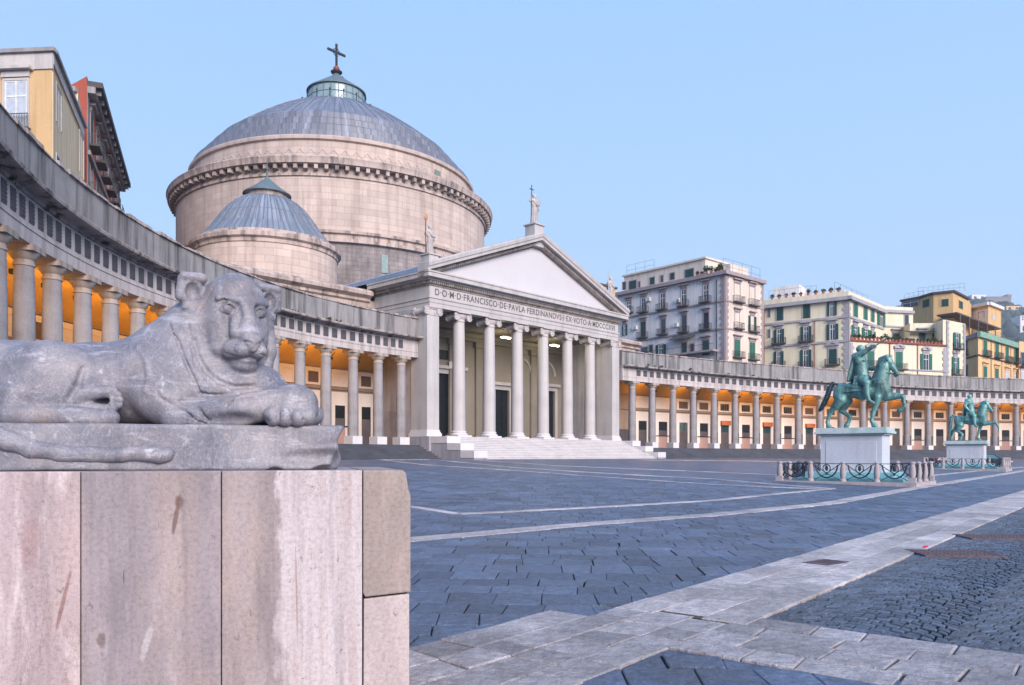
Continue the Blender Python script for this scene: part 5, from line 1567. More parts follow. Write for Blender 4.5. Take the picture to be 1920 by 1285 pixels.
class Face:
    """an upright wall from plan point A to B (seen left to right by the camera)"""
    def __init__(s, root, A, B):
        s.root = root; s.A = Vector((A[0], A[1], 0)); s.B = Vector((B[0], B[1], 0)); s.L = (s.B - s.A).length
        s.t = (s.B - s.A) / s.L; s.rz = math.atan2(s.t.y, s.t.x)      # local +y points into the wall
    def at(s, px, py):
        k = (px - 960) / F
        q = (k * s.A.y - s.A.x) / (s.t.x - k * s.t.y)
        d = s.A.y + s.t.y * q
        return q, E + (HOR - py) / F * d
    def put(s, mb, name, mat, parent=None, **k):
        if parent is None: return mb.build(name, mat, s.root, loc=s.A - s.root.location, rz=s.rz, **k)
        return mb.build(name, mat, parent, **k)
    def course(s, name, mat, z0, z1, out, q0=0.0, q1=None):
        b = MB(); b.box(q0, s.L if q1 is None else q1, -out, -0.004, z0, z1); return s.put(b, name, mat)
    def window(s, px0, py0, px1, py1, kind='shut', hood=None, balc=False, trim=None, sh=None):
        q0, za = s.at(px0, (py0 + py1) / 2); q1, _ = s.at(px1, (py0 + py1) / 2)
        pm = (px0 + px1) / 2
        _, zt = s.at(pm, py0); _, zb = s.at(pm, py1)
        if kind == 'open':
            w = (q1 - q0); g0, g1 = q0 + w * 0.27, q1 - w * 0.27
        else: g0, g1 = q0, q1
        sh = sh or M['shutter']
        tw = 0.16
        b = MB()
        t_ = trim or M['p_trim']
        x0, x1 = (g0, g1)
        b.box(x0 - tw, x0, -0.10, -0.004, zb, zt + tw); b.box(x1, x1 + tw, -0.10, -0.004, zb, zt + tw); b.box(x0, x1, -0.10, -0.004, zt, zt + tw)
        wo_ = s.put(b, 'window', t_)
        if kind in ('glass', 'pale', 'open', 'dark'):
            b = MB(); b.box(x0, x1, -0.03, -0.005, zb, zt); s.put(b, 'pane', M['pane_l'] if kind in ('pale',) else M['pane'], wo_)
            if kind != 'dark':
                b = MB(); fw_ = 0.09; mx = (x0 + x1) / 2
                for a, c in ((x0, x0 + fw_), (mx - fw_ / 2, mx + fw_ / 2), (x1 - fw_, x1)): b.box(a, c, -0.06, -0.032, zb, zt)
                hz = zb + (zt - zb) * 0.68
                b.box(x0, x1, -0.055, -0.031, hz - 0.05, hz + 0.05); b.box(x0, x1, -0.055, -0.031, zt - 0.09, zt - 0.001)
                s.put(b, 'sash', M['frame'], wo_)
        if kind == 'shut':
            b = MB(); mx = (x0 + x1) / 2
            for a, c in ((x0, mx - 0.015), (mx + 0.015, x1)):
                b.box(a, c, -0.07, -0.005, zb, zt)
                n = max(3, int((zt - zb) / 0.22))
                for i in range(n): b.box(a + 0.07, c - 0.07, -0.09, -0.072, zb + (zt - zb) * (i + 0.2) / n, zb + (zt - zb) * (i + 0.75) / n)
            s.put(b, 'shutter', sh, wo_)
        if kind == 'open':
            for a, c in ((q0, g0 - tw * 0.3), (g1 + tw * 0.3, q1)):
                b = MB(); b.box(a, c, -0.17, -0.105, zb, zt)
                n = max(3, int((zt - zb) / 0.25))
                for i in range(n): b.box(a + 0.05, c - 0.05, -0.19, -0.172, zb + (zt - zb) * (i + 0.2) / n, zb + (zt - zb) * (i + 0.75) / n)
                s.put(b, 'shutter', sh, wo_)
        m = (x0 + x1) / 2; w = x1 - x0
        if hood == 'flat':
            b = MB(); b.box(m - w / 2 - 0.2, m + w / 2 + 0.2, -0.18, -0.004, zt + 0.2, zt + 0.62); b.box(m - w / 2 - 0.45, m + w / 2 + 0.45, -0.5, -0.004, zt + 0.623, zt + 0.82); s.put(b, 'hood', t_, wo_)
        if hood == 'ped':
            b = MB(); b.box(m - w / 2 - 0.2, m + w / 2 + 0.2, -0.15, -0.004, zt + 0.2, zt + 0.6); b.box(m - w / 2 - 0.4, m + w / 2 + 0.4, -0.4, -0.004, zt + 0.603, zt + 0.74)
            for s_ in (-1, 1): b.bar((m + s_ * (w / 2 + 0.38), -0.2, zt + 0.80), (m, -0.2, zt + 1.32), 0.13, 0.38)
            s.put(b, 'hood', t_, wo_)
        if balc:
            bw = w / 2 + (0.55 if kind != 'open' else 0.8)
            b = MB(); b.box(m - bw, m + bw, -0.85, -0.003, zb - 0.22, zb - 0.02); bo = s.put(b, 'balcony', M['slabdark'], wo_)
            b = MB(); r_ = 0.9
            for (a, c) in (((m - bw + 0.04, -0.8), (m + bw - 0.04, -0.8)), ((m - bw + 0.04, -0.8), (m - bw + 0.04, -0.02)), ((m + bw - 0.04, -0.8), (m + bw - 0.04, -0.02))):
                b.bar((a[0], a[1], zb + r_), (c[0], c[1], zb + r_), 0.05)
                L = math.hypot(a[0] - c[0], a[1] - c[1]); n = max(3, int(L / 0.16))
                for i in range(n + 1):
                    t = i / n; x_ = a[0] + (c[0] - a[0]) * t; y_ = a[1] + (c[1] - a[1]) * t
                    b.bar((x_, y_, zb - 0.02), (x_, y_, zb + r_), 0.025)
            s.put(b, 'railing', M['iron'], wo_)
        return wo_
def house(label, pts, z1, mat, z0=0.3, name='apartment_house', cat='building', group=None):
    root = empty(name, (pts[0][0], pts[0][1], 0), 0, label, cat, group)
    b = MB(); b.prism([(p[0] - pts[0][0], p[1] - pts[0][1]) for p in pts], z0, z1)
    b.build('wall', mat, root)
    return root
def zr(px, d, py): return E + (HOR - py) / F * d
def pt(px, d): return ((px - 960) / F * d, d)

# --- pinkish white house behind the right arcade (zoom scale 4.8)
q = lambda *z: (1120 + z[0] / 4.8, 460 + z[1] / 4.8, 1120 + z[2] / 4.8, 460 + z[3] / 4.8)
PL, PC, PR = pt(1158, 145.5), pt(1359.6, 128), pt(1431, 135.6)
PT_ = zr(0, 128, 510)
hp = house('tall pinkish white apartment house with a roof terrace, right of the porch', [PL, PC, PR, (PR[0] - 14, PR[1] + 17), (PL[0] - 2, PL[1] + 12)], PT_, M['p_white'])
f1 = Face(hp, PL, PC); f2 = Face(hp, PC, PR)
b = MB(); b.box(0.01, f2.L, -0.06, -0.003, 3, PT_ - 0.3); f2.put(b, 'end_wall', M['p_white2'])
def quoins(face, z0, z1, q0, mat):
    b = MB(); z = z0; i = 0
    while z < z1:
        w = 0.9 if i % 2 else 0.6
        a, c = (q0, q0 + w) if q0 <= 0.01 else (q0 - w, q0)
        b.box(a, c, -0.12, -0.062, z, z + 0.52); z += 0.55; i += 1
    face.put(b, 'quoins', mat)
quoins(f1, 6, PT_ - 1, f1.L, M['p_trim']); quoins(f2, 6, PT_ - 1, 0.0, M['p_trim']); quoins(f2, 6, PT_ - 1, f2.L, M['p_trim'])
for fa in (f1, f2):
    fa.course('roof_cornice', M['p_trim'], PT_ - 0.45, PT_ + 0.15, 0.7, -0.7 if fa is f2 else 0, fa.L + (0.7 if fa is f1 else 0) - 0.01)
    for zz in (zr(0, 128, 563), zr(0, 128, 615)): fa.course('string_course', M['p_trim'], zz - 0.18, zz + 0.1, 0.2)
for z in ((265, 505, 305, 605), (398, 470, 442, 600), (568, 430, 612, 575), (758, 397, 802, 545), (958, 355, 1002, 510)): f1.window(*q(*z), kind='glass', hood='flat', balc=True)
for z, k in (((228, 715, 272, 812), 'open'), ((393, 690, 437, 830), 'shut'), ((575, 668, 615, 800), 'dark'), ((762, 632, 805, 780), 'dark'), ((958, 607, 1004, 757), 'dark')): f1.window(*q(*z), kind=k, hood='flat', balc=k != 'open')
for z, k in (((395, 920, 455, 990), 'dark'), ((470, 900, 500, 1000), 'shut'), ((530, 895, 620, 1005), 'open'), ((763, 880, 807, 990), 'shut'), ((838, 890, 872, 985), 'dark'), ((948, 858, 1006, 990), 'shut')): f1.window(*q(*z), kind=k, hood='flat' if z[0] > 900 else None)
for z, k in (((1230, 350, 1280, 512), 'pale'), ((1366, 378, 1414, 542), 'pale'), ((1235, 610, 1274, 750), 'dark'), ((1355, 640, 1425, 778), 'open'), ((1230, 852, 1280, 1008), 'shut'), ((1368, 878, 1414, 1028), 'shut')):
    f2.window(*q(*z), kind=k, hood='flat', balc=True, sh=M['shutter_l'] if z[1] > 840 else None)
# pipe, long terrace slab with railing, awning, wall boxes
b = MB(); x_, _ = f1.at(*q(1078, 600, 0, 0)[:2]); b.tube([(x_, -0.2, 6), (x_, -0.2, PT_ - 1)], 0.09, 6); f1.put(b, 'drain_pipe', M['iron'])
x0, zt = f1.at(*q(440, 1000, 0, 0)[:2]); x1, _ = f1.at(*q(1090, 985, 0, 0)[:2])
b = MB(); b.box(x0, x1, -1.6, -0.005, zt - 0.7, zt - 0.4); to = f1.put(b, 'terrace', M['p_trim'])
b = MB(); b.bar((x0, -1.5, zt + 0.6), (x1, -1.5, zt + 0.6), 0.06)
for i in range(60): t = x0 + (x1 - x0) * i / 59; b.bar((t, -1.5, zt - 0.4), (t, -1.5, zt + 0.6), 0.03)
f1.put(b, 'railing', M['iron'], to)
x0, zt = f1.at(*q(680, 850, 0, 0)[:2]); x1, _ = f1.at(*q(880, 840, 0, 0)[:2])
b = MB(); b.add([(x0, -0.01, zt + 0.35), (x1, -0.01, zt + 0.35), (x1, -1.5, zt - 0.25), (x0, -1.5, zt - 0.25), (x0, -0.01, zt + 0.27), (x1, -0.01, zt + 0.27), (x1, -1.5, zt - 0.33), (x0, -1.5, zt - 0.33)], [(0, 1, 2, 3), (7, 6, 5, 4), (0, 4, 5, 1), (1, 5, 6, 2), (2, 6, 7, 3), (3, 7, 4, 0)]); f1.put(b, 'awning', M['slabdark'])
for z in ((465, 490), (345, 745), (712, 720), (730, 500), (1050, 960)):
    x_, z_ = f1.at(*q(z[0], z[1], 0, 0)[:2])
    b = MB(); b.box(x_ - 0.45, x_ + 0.45, -0.45, -0.02, z_ - 0.32, z_ + 0.32); ao = f1.put(b, 'air_conditioner', M['frame'])
    b = MB(); b.tube([(x_ + 0.1 + 0.22 * math.cos(i * math.pi / 6), -0.46, z_ + 0.22 * math.sin(i * math.pi / 6)) for i in range(13)], 0.03, 4); f1.put(b, 'fan_grille', M['iron'], ao)
# set-back attic
xa, za = f1.at(*q(195, 310, 0, 0)[:2]); xb, zb_ = f1.at(*q(930, 165, 0, 0)[:2])
b = MB(); b.box(max(xa, 0.5), xb, 1.3, 9, PT_ + 0.01, PT_ + 3.3); b.box(max(xa, 0.5) - 0.3, xb + 0.3, 1.0, 9.3, PT_ + 3.303, PT_ + 3.6)
b.box(xb + 0.02, xb + 3.5, 3.5, 9, PT_ + 0.01, PT_ + 2.2)
f1.put(b, 'attic', M['p_white2'])
fa_ = Face(hp, (f1.A.x - f1.t.y * 1.3, f1.A.y + f1.t.x * 1.3), (f1.B.x - f1.t.y * 1.3, f1.B.y + f1.t.x * 1.3))
for z in ((230, 335, 258, 402), (288, 322, 352, 398), (372, 330, 386, 380), (476, 292, 516, 352), (572, 275, 594, 332), (658, 252, 696, 310), (792, 218, 868, 286)): fa_.window(*q(*z), kind='shut' if (z[2] - z[0]) > 30 else 'dark')
def roof_rail(face, q0, q1, z, hgt, yy, parent=None, n=None, name='roof_railing'):
    b = MB(); n = n or max(2, int((q1 - q0) / 2))
    for zz in (z + hgt, z + hgt * 0.5): b.bar((q0, yy, zz), (q1, yy, zz), 0.03)
    for i in range(n + 1): t = q0 + (q1 - q0) * i / n; b.bar((t, yy, z), (t, yy, z + hgt), 0.03)
    return face.put(b, name, M['iron'])
roof_rail(f2, 0.2, f2.L - 0.2, PT_, 2.4, 0.5, n=4); roof_rail(f1, 0.5, 7, PT_ + 3.5, 2.0, 2.0, n=3)

# --- cream house (zoom scale 3.84)
q = lambda *z: (1420 + z[0] / 3.84, 500 + z[1] / 3.84, 1420 + (z[2] if len(z) > 2 else 0) / 3.84, 500 + (z[3] if len(z) > 2 else 0) / 3.84)
CA, CC, CB = pt(1427, 140.5), pt(1590.6, 132), pt(1656, 145)
ZC_ = zr(0, 132, 545.6)
hc_ = house('cream apartment house with green shutters and grey quoins behind the right arcade', [CA, CC, CB, (CB[0] + 0.5, CB[1] + 8), (CA[0] + 2, CA[1] + 14)], ZC_, M['p_cream'])
g1 = Face(hc_, CA, CC); g2 = Face(hc_, CC, CB)
for fa in (g1, g2):
    fa.course('roof_cornice', M['p_greytrim'], ZC_ - 1.55, ZC_ - 0.95, 0.75, -0.75 if fa is g2 else 0, fa.L + (0.74 if fa is g1 else 0))
    fa.course('string_course', M['p_greytrim'], zr(0, 132, 593) - 0.25, zr(0, 132, 593) + 0.1, 0.22); fa.course('string_course', M['p_greytrim'], zr(0, 132, 638) - 0.25, zr(0, 132, 638) + 0.1, 0.22)
quoins(g1, 6, ZC_ - 2, g1.L, M['p_greytrim']); quoins(g2, 16, ZC_ - 2, 0.0, M['p_greytrim'])
for z, k, h, bl in (((140, 288, 186, 388), 'shut', None, False), ((330, 265, 380, 372), 'shut', None, False), ((503, 252, 573, 355), 'open', None, False),
                    ((122, 452, 194, 552), 'open', 'flat', True), ((314, 432, 390, 537), 'open', 'flat', True), ((500, 415, 584, 527), 'open', 'flat', False),
                    ((122, 612, 190, 722), 'open', 'ped', True), ((310, 600, 390, 722), 'open', 'ped', True), ((515, 595, 572, 705), 'shut', 'ped', True), ((80, 310, 90, 365), 'dark', None, False), ((80, 455, 90, 515), 'dark', None, False)):
    g1.window(*q(*z), kind=k, hood=h, balc=bl, trim=M['p_greytrim'])
for z, k in (((690, 262, 720, 362), 'shut'), ((763, 290, 790, 382), 'shut'), ((816, 312, 840, 398), 'shut'), ((862, 325, 915, 428), 'open'), ((676, 428, 730, 512), 'open'), ((750, 448, 804, 515), 'open'), ((810, 465, 846, 515), 'open')):
    g2.window(*q(*z), kind=k, hood='flat' if z[1] > 420 else None, trim=M['p_greytrim'], sh=M['shutter_l'])
b = MB()
for px_ in (415,): x_, _ = g1.at(*q(px_, 500)[:2]); b.tube([(x_, -0.15, 6), (x_, -0.15, zr(0, 136, 602))], 0.07, 5)
g1.put(b, 'drain_pipe', M['rust'])
b = MB(); x_, _ = g1.at(*q(50, 500)[:2]); b.tube([(x_, -0.15, 6), (x_, -0.15, ZC_ - 2)], 0.09, 5); g1.put(b, 'drain_pipe', M['rust'])
roof_rail(g1, 0.5, g1.L * 0.6, ZC_, 2.2, 3.0, n=9); roof_rail(g2, 0.5, g2.L - 1, ZC_, 2.0, 2.5, n=6)
b = MB(); b.box(0.8, 5.5, 4.5, 10, ZC_ + 0.01, ZC_ + 3.1); b.box(6.0, 13, 5.5, 10, ZC_ + 0.01, ZC_ + 1.5); g1.put(b, 'penthouse', M['p_white'])
# wing in the recess
w0 = pt(1652, 145.5); w1 = pt(1712, 147)
ZW = zr(0, 146, 575)
hw = house('narrow cream wing set back between the cream house and its terrace', [w0, w1, (w1[0] + 1, w1[1] + 9), (w0[0] - 2, w0[1] + 9)], ZW, M['p_cream'])
g3 = Face(hw, w0, w1); g3.course('roof_cornice', M['p_greytrim'], ZW - 1.2, ZW - 0.7, 0.5); g3.course('string_course', M['p_greytrim'], zr(0, 146, 612) - 0.2, zr(0, 146, 612) + 0.1, 0.2)
g3.window(*q(1060, 350, 1086, 425), kind='shut'); g3.window(*q(975, 482, 1020, 545), kind='shut', hood='flat')
# lower house with flowered terrace and full-height end pier
l0 = (CC[0] + 0.35, CC[1] + 0.25); l1 = pt(1774, 139); l2 = pt(1809.5, 143)
ZT = zr(0, 133, 638)
hl = house('lower cream house front with pedimented windows and a flowered terrace', [l0, l1, l2, (l2[0] - 6, l2[1] + 9), (l0[0] + 8, l0[1] + 11)], ZT, M['p_cream'])
g4 = Face(hl, l0, l1); g5 = Face(hl, l1, l2)
for z, k in (((788, 610, 838, 718), 'shut'), ((993, 615, 1042, 738), 'shut'), ((1172, 630, 1254, 752), 'open')): g4.window(*q(*z), kind=k, hood='ped', balc=k == 'shut', trim=M['p_greytrim'], sh=M['shutter_l'])
g4.course('terrace_edge', M['rust'], ZT - 0.25, ZT + 0.02, 0.35); g4.course('string_course', M['p_greytrim'], zr(0, 136, 693) - 0.15, zr(0, 136, 693) + 0.1, 0.2)
quoins(g4, 6, ZT - 0.6, g4.L, M['p_greytrim']); quoins(g4, 6, ZT - 0.6, 0.0, M['p_greytrim'])
p0 = pt(1768, 138.8); pb = pt(1706, 142.5)
ZP = zr(0, 139, 600)
b = MB(); o_ = hl.location
b.prism([(p[0] - o_.x, p[1] - o_.y) for p in ((p0[0], p0[1] + 0.02), (l1[0] - 0.01, l1[1] + 0.01), (l2[0], l2[1] + 0.03), (l2[0] - 5, l2[1] + 8), (pb[0] + 1, pb[1] + 6), pb, (p0[0] + 0.4, 142.5))], ZT + 0.003, ZP); b.build('upper_storey', M['p_cream'], hl)
g6 = Face(hl, pb, (p0[0] + 0.4, 142.5))
for z, k in (((1163, 475, 1208, 548), 'shut'), ((1258, 480, 1322, 558), 'open')): g6.window(*q(*z), kind=k, hood='flat', trim=M['p_greytrim'])
for z in ((1408, 480, 1458, 592), (1398, 652, 1448, 778)): g5.window(*q(*z), kind='open', hood='ped' if z[1] > 600 else None, balc=True, trim=M['p_greytrim'], sh=M['shutter_l'])
quoins(g5, 6, ZP - 0.5, 0.0, M['p_greytrim']); quoins(g5, 6, ZP - 0.5, g5.L, M['p_greytrim'])
b = MB(); x0, zt = g6.at(*q(1060, 470)[:2]); x1, _ = g6.at(*q(1255, 462)[:2]); b.add([(x0, -0.01, zt + 0.2), (x1, -0.01, zt + 0.2), (x1, -1.6, zt - 0.25), (x0, -1.6, zt - 0.25), (x0, -0.01, zt + 0.1), (x1, -0.01, zt + 0.1), (x1, -1.6, zt - 0.35), (x0, -1.6, zt - 0.35)], [(0, 1, 2, 3), (7, 6, 5, 4), (0, 4, 5, 1), (1, 5, 6, 2), (2, 6, 7, 3), (3, 7, 4, 0)]); g6.put(b, 'awning', M['slabdark'])
b = MB()
for px_ in (950, 1150): x_, _ = g4.at(*q(px_, 600)[:2]); b.tube([(x_, -0.15, 6), (x_, -0.15, ZT - 0.3)], 0.07, 5)
g4.put(b, 'drain_pipe', M['rust'])
# flower pots along the terrace edge: things of their own
b = MB(); b.lathe([(0.16, 0), (0.24, 0.42), (0.27, 0.44), (0.27, 0.5), (0.0, 0.5)], 10); potM = b.mesh('pot', M['terracotta'])
def bush(seed, r):
    g = random.Random(seed); b = MB()
    for i in range(70):
        a = g.uniform(0, 6.28); e = math.asin(g.uniform(-0.4, 1)); rr = r * g.uniform(0.4, 1)
        p = Vector((rr * math.cos(a) * math.cos(e), rr * math.sin(a) * math.cos(e), rr * math.sin(e) + r * 0.5)); u = Vector((g.uniform(-1, 1), g.uniform(-1, 1), g.uniform(-1, 1))).normalized() * 0.16 * r / 0.4; w = u.cross(Vector((g.uniform(-1, 1), g.uniform(-1, 1), 1))).normalized() * 0.08 * r / 0.4
        b.quad(p - u, p + w, p + u, p - w)
    return b.mesh('foliage', M['leaf'])
bushM = [bush(i, 0.45) for i in range(3)]
def pot(w, s=1.0, label='', grp=''):
    t = empty('potted_plant', w, rng.uniform(0, 6), label, 'potted plant', grp)
    mesh_ob('pot', potM, None, t); fo = mesh_ob('foliage', bushM[rng.randrange(3)], None, t, (0, 0, 0.45)); fo.scale = (s, s, s * rng.uniform(0.7, 1.6))
def along(face, q_, y_, z): return face.A + face.t * q_ + Vector((-face.t.y, face.t.x, 0)) * y_ + Vector((0, 0, z))
for i in range(26):
    pot(along(g4, 0.6 + i * (g4.L - 1.2) / 25, 0.3, ZT), rng.uniform(0.5, 1.0), 'leafy plant in a red clay pot on the flowered terrace of the cream houses', 'pots on the flowered terrace')
for i in range(9):
    pot(along(f1, xb - 1 + i * 0.9 if xb - 1 + i * 0.9 < f1.L - 0.5 else f1.L - 0.6 - 0.1 * i, 0.5, PT_ + 0.15), rng.uniform(0.6, 1.3), 'leafy plant potted on the roof edge of the pinkish white house', 'pots on the roof of the pinkish white house')
for i in range(10):
    pot(along(g1, g1.L * (0.12 + 0.085 * i), 0.7, ZC_), rng.uniform(0.6, 1.1), 'leafy plant in a clay pot on the roof edge of the cream house', 'pots on the roof of the cream house')

# --- apricot house with a many-sided end, behind
o0, o1, o2, o3, o4 = pt(1726, 168), pt(1750, 164), pt(1787, 162), pt(1815, 170), pt(1825, 182)
ZO = zr(0, 163, 548)
ho = house('apricot house with a many-sided corner rising behind the cream house', [pt(1690, 172), o0, o1, o2, o3, o4, pt(1700, 190)], ZO, M['p_orange'])
b = MB(); pts_ = [pt(1690, 172), o0, o1, o2, o3]
for a, c in zip(pts_, pts_[1:]):
    fa = Face(ho, a, c); fa.course('roof_edge', M['slabdark'], ZO - 0.25, ZO + 0.15, 0.45, -0.1, fa.L + 0.15)
h1, h2, h3, h0 = Face(ho, o0, o1), Face(ho, o1, o2), Face(ho, o2, o3), Face(ho, pt(1690, 172), o0)
h1.window(*q(1192, 238, 1242, 292), kind='shut', trim=M['p_orange']); h2.window(*q(1325, 235, 1377, 287), kind='shut', trim=M['p_orange']); h3.window(*q(1448, 250, 1477, 302), kind='shut', trim=M['p_orange'])
h0.window(*q(1048, 245, 1160, 292), kind='glass'); roof_rail(h2, -3, h2.L + 2, ZO, 1.6, 1.0, n=9); roof_rail(h0, 0, h0.L, ZO, 1.5, 1.0, n=4)
# --- small flat-roofed apricot house further right
s0, s1, s2 = pt(1823, 178), pt(1853, 174), pt(1877, 180)
ZS = zr(0, 175, 570)
hs = house('small flat-roofed apricot house with a white side wall, far right', [s0, s1, s2, (s2[0], s2[1] + 12), (s0[0], s0[1] + 12)], ZS, M['p_orange'])
k1, k2 = Face(hs, s0, s1), Face(hs, s1, s2)
b = MB(); b.box(0.01, k1.L - 0.01, -0.05, -0.003, 5, ZS - 1.2); k1.put(b, 'side_wall', M['p_white'])
for fa in (k1, k2): fa.course('roof_edge', M['p_white'], ZS - 0.5, ZS + 0.2, 0.6, -0.3, fa.L + 0.3)
k1.window(*q(1595, 330, 1632, 372), kind='dark'); k2.window(*q(1690, 350, 1712, 385), kind='pale', trim=M['p_orange'])
# pergola roof in front of it
pa, pb_ = pt(1795, 158), pt(1877, 172)
zp0, zp1 = zr(0, 158, 588), zr(0, 172, 611)
hpg = empty('roof_pergola', (pa[0], pa[1], 0), 0, 'dark flat pergola over the roof terrace of the peach house', 'pergola')
b = MB(); vv = Vector((pb_[0] - pa[0], pb_[1] - pa[1], 0)); nn_ = Vector((-vv.y, vv.x, 0)).normalized() * 4
a_ = Vector((0, 0, zp0)); c_ = Vector((vv.x, vv.y, zp0 - 1.0)); b.add([a_, c_, c_ + nn_, a_ + nn_] + [p + Vector((0, 0, 0.3)) for p in (a_, c_, c_ + nn_, a_ + nn_)], [(3, 2, 1, 0), (4, 5, 6, 7), (0, 1, 5, 4), (1, 2, 6, 5), (2, 3, 7, 6), (3, 0, 4, 7)])
b.build('roof', M['slabdark'], hpg)
for i in range(5):
    p = vv * ((i + 0.3) / 5); b = MB(); b.bar((p.x, p.y, zr(0, 160, 628)), (p.x, p.y, zp0 - 0.2 * i - 0.05), 0.16); b.build('post', M['iron'], hpg)
# --- peach house with verdigris cornice
m0, m1, m2 = pt(1806, 157), pt(1834, 150), pt(1914, 168)
ZM = zr(0, 150, 622)
hm = house('peach house with a green copper cornice at the right edge', [m0, m1, m2, (m2[0] - 4, m2[1] + 12), (m0[0], m0[1] + 14)], ZM, M['p_peach'])
k1, k2 = Face(hm, m0, m1), Face(hm, m1, m2)
k2.course('copper_cornice', M['verdigris'], ZM - 1.1, ZM, 0.6, -0.6); k1.course('roof_cornice', M['p_greystone'], ZM - 1.0, ZM - 0.2, 0.5)
for fa in (k1, k2): fa.course('string_course', M['slabdark'], zr(0, 152, 668) - 0.15, zr(0, 152, 668) + 0.1, 0.2)
for z in ((1623, 532, 1652, 640), (1709, 552, 1736, 655), (1783, 578, 1808, 682), (1845, 590, 1872, 692)): k2.window(*q(*z), kind='shut', balc=True, trim=M['p_peach'], sh=M['shutter_l'])
for z in ((1623, 720, 1652, 808), (1707, 735, 1735, 815), (1783, 752, 1808, 830), (1845, 762, 1872, 838)): k2.window(*q(*z), kind='shut' if z[0] < 1750 else 'pale', hood='flat', trim=M['p_peach'], sh=M['shutter_l'])
for z in ((1492, 520, 1514, 635), (1492, 712, 1516, 802)): k1.window(*q(*z), kind='shut', balc=z[1] < 600)
roof_rail(k2, 0.5, k2.L, ZM, 1.3, 0.4, n=24); b = MB()
for px_ in (1678, 1755, 1820): x_, _ = k2.at(*q(px_, 600)[:2]); b.tube([(x_, -0.15, 6), (x_, -0.15, ZM - 1.2)], 0.06, 5)
k2.put(b, 'drain_pipe', M['rust'])
# --- sliver of another house at the edge
e0, e1 = pt(1911, 165), pt(1990, 172)
he = house('salmon house cut by the right edge of the picture', [e0, e1, (e1[0], e1[1] + 10), (e0[0], e0[1] + 10)], zr(0, 165, 640), M['p_peach'])
k1 = Face(he, e0, e1); k1.window(1914, 662, 1928, 688, kind='dark', balc=True); k1.window(1914, 690, 1928, 712, kind='pale')
# --- low yellow roofs glimpsed between gable and pinkish house
y0_, y1_ = pt(1118, 160), pt(1156, 165)
hy = house('yellowish house glimpsed between the porch gable and the pinkish white house', [y0_, y1_, (y1_[0], y1_[1] + 10), (y0_[0], y0_[1] + 10)], zr(0, 160, 531), M['p_orange'])
Face(hy, y0_, y1_).window(1137, 534, 1148, 552, kind='shut'); Face(hy, y0_, y1_).course('roof_edge', M['slabdark'], zr(0, 160, 531) - 0.2, zr(0, 160, 531) + 0.15, 0.3)
# curved pink church wing with small cornice beyond the porch
# --- left: yellow house, its long flank, and the red house
q3 = lambda a, b_, c, d: (a, b_, c, d)
ya, yc, ye = (-46.0, 53.2), pt(98, 52), pt(156, 64)
ZY = zr(0, 52, 92)
hyl = house('tall ochre yellow house behind the left arcade, top left corner', [ya, yc, ye, (-52, 66), (-58, 60)], ZY - 0.4, M['p_yellow'])
v1, v2 = Face(hyl, ya, yc), Face(hyl, yc, ye)
b = MB(); b.box(0.02, v2.L, -0.05, -0.003, 6, ZY - 1.5); v2.put(b, 'flank_wall', M['p_yellow2'])
v1.course('attic_band', M['p_stucco'], ZY - 1.35, ZY - 0.25, 0.10, 0, v1.L + 0.09); v1.course('roof_cornice', M['p_greystone'], ZY - 0.25, ZY, 0.3, 0, v1.L + 0.3)
v2.course('attic_band', M['p_stucco'], ZY - 1.0, ZY - 0.25, 0.10); v2.course('roof_cornice', M['p_greystone'], ZY - 0.25, ZY - 0.003, 0.3)
v1.window(10, 152, 52, 243, kind='pale', hood='flat', balc=False, trim=M['p_stucco'])
x0, zb = v1.at(4, 243); x1, _ = v1.at(58, 243)
b = MB(); b.box(x0, x1, -0.35, -0.003, zb - 0.12, zb); bo = v1.put(b, 'balcony', M['slabdark'])
b = MB(); b.bar((x0, -0.3, zb + 0.9), (x1, -0.3, zb + 0.9), 0.04)
for i in range(19): t = x0 + (x1 - x0) * i / 18; b.bar((t, -0.3, zb), (t, -0.3, zb + 0.9), 0.022)
v1.put(b, 'railing', M['iron'], bo)
v1.window(10, 283, 52, 360, kind='shut', hood='flat', trim=M['p_greystone'])
for z, k in (((104, 168, 113, 238), 'pale'), ((104, 300, 114, 345), 'shut'), ((148, 255, 155, 330), 'pale'), ((148, 345, 155, 400), 'shut')): v2.window(*z, kind=k, trim=M['p_stucco'])
ra_, rc_, re_ = pt(128, 74), pt(163, 72), pt(224, 99)
ZR = zr(0, 72, 143)
hr = house('faded red house with grey cornices and cluttered balconies, upper left', [ra_, rc_, re_, (-60, 104), (-58, 80)], ZR, M['p_red'])
r1, r2 = Face(hr, ra_, rc_), Face(hr, rc_, re_)
for xa_, xb_ in ((0, 1.1), (r2.L - 1.2, r2.L)):
    b = MB(); b.box(xa_, xb_, -0.05, -0.003, 6, ZR - 1); r2.put(b, 'grey_pilaster', M['p_greystone'])
r2.course('roof_cornice', M['p_greystone'], ZR - 1.5, ZR - 0.9, 0.7); r2.course('eaves', M['slabdark'], ZR - 0.9, ZR - 0.4, 1.3); r2.course('string_course', M['p_greystone'], ZR - 7.2, ZR - 6.8, 0.3)
for i in range(6):
    for j in range(5):
        s0_ = 2.0 + i * (r2.L - 4) / 5.6; zt = ZR - 2.6 - j * 4.6
        w_ = s0_ + 1.5
        A_ = along(r2, s0_, 0, 0); B_ = along(r2, w_, 0, 0)
        r2.window(960 + F * A_.x / A_.y, HOR - (zt - E) * F / ((A_.y + B_.y) / 2), 960 + F * B_.x / B_.y, HOR - (zt - 3.0 - E) * F / ((A_.y + B_.y) / 2), kind=('shut', 'dark', 'shut', 'glass')[(i + j) % 4], hood='flat' if j % 2 == 0 else None, balc=True, trim=M['p_greystone'])
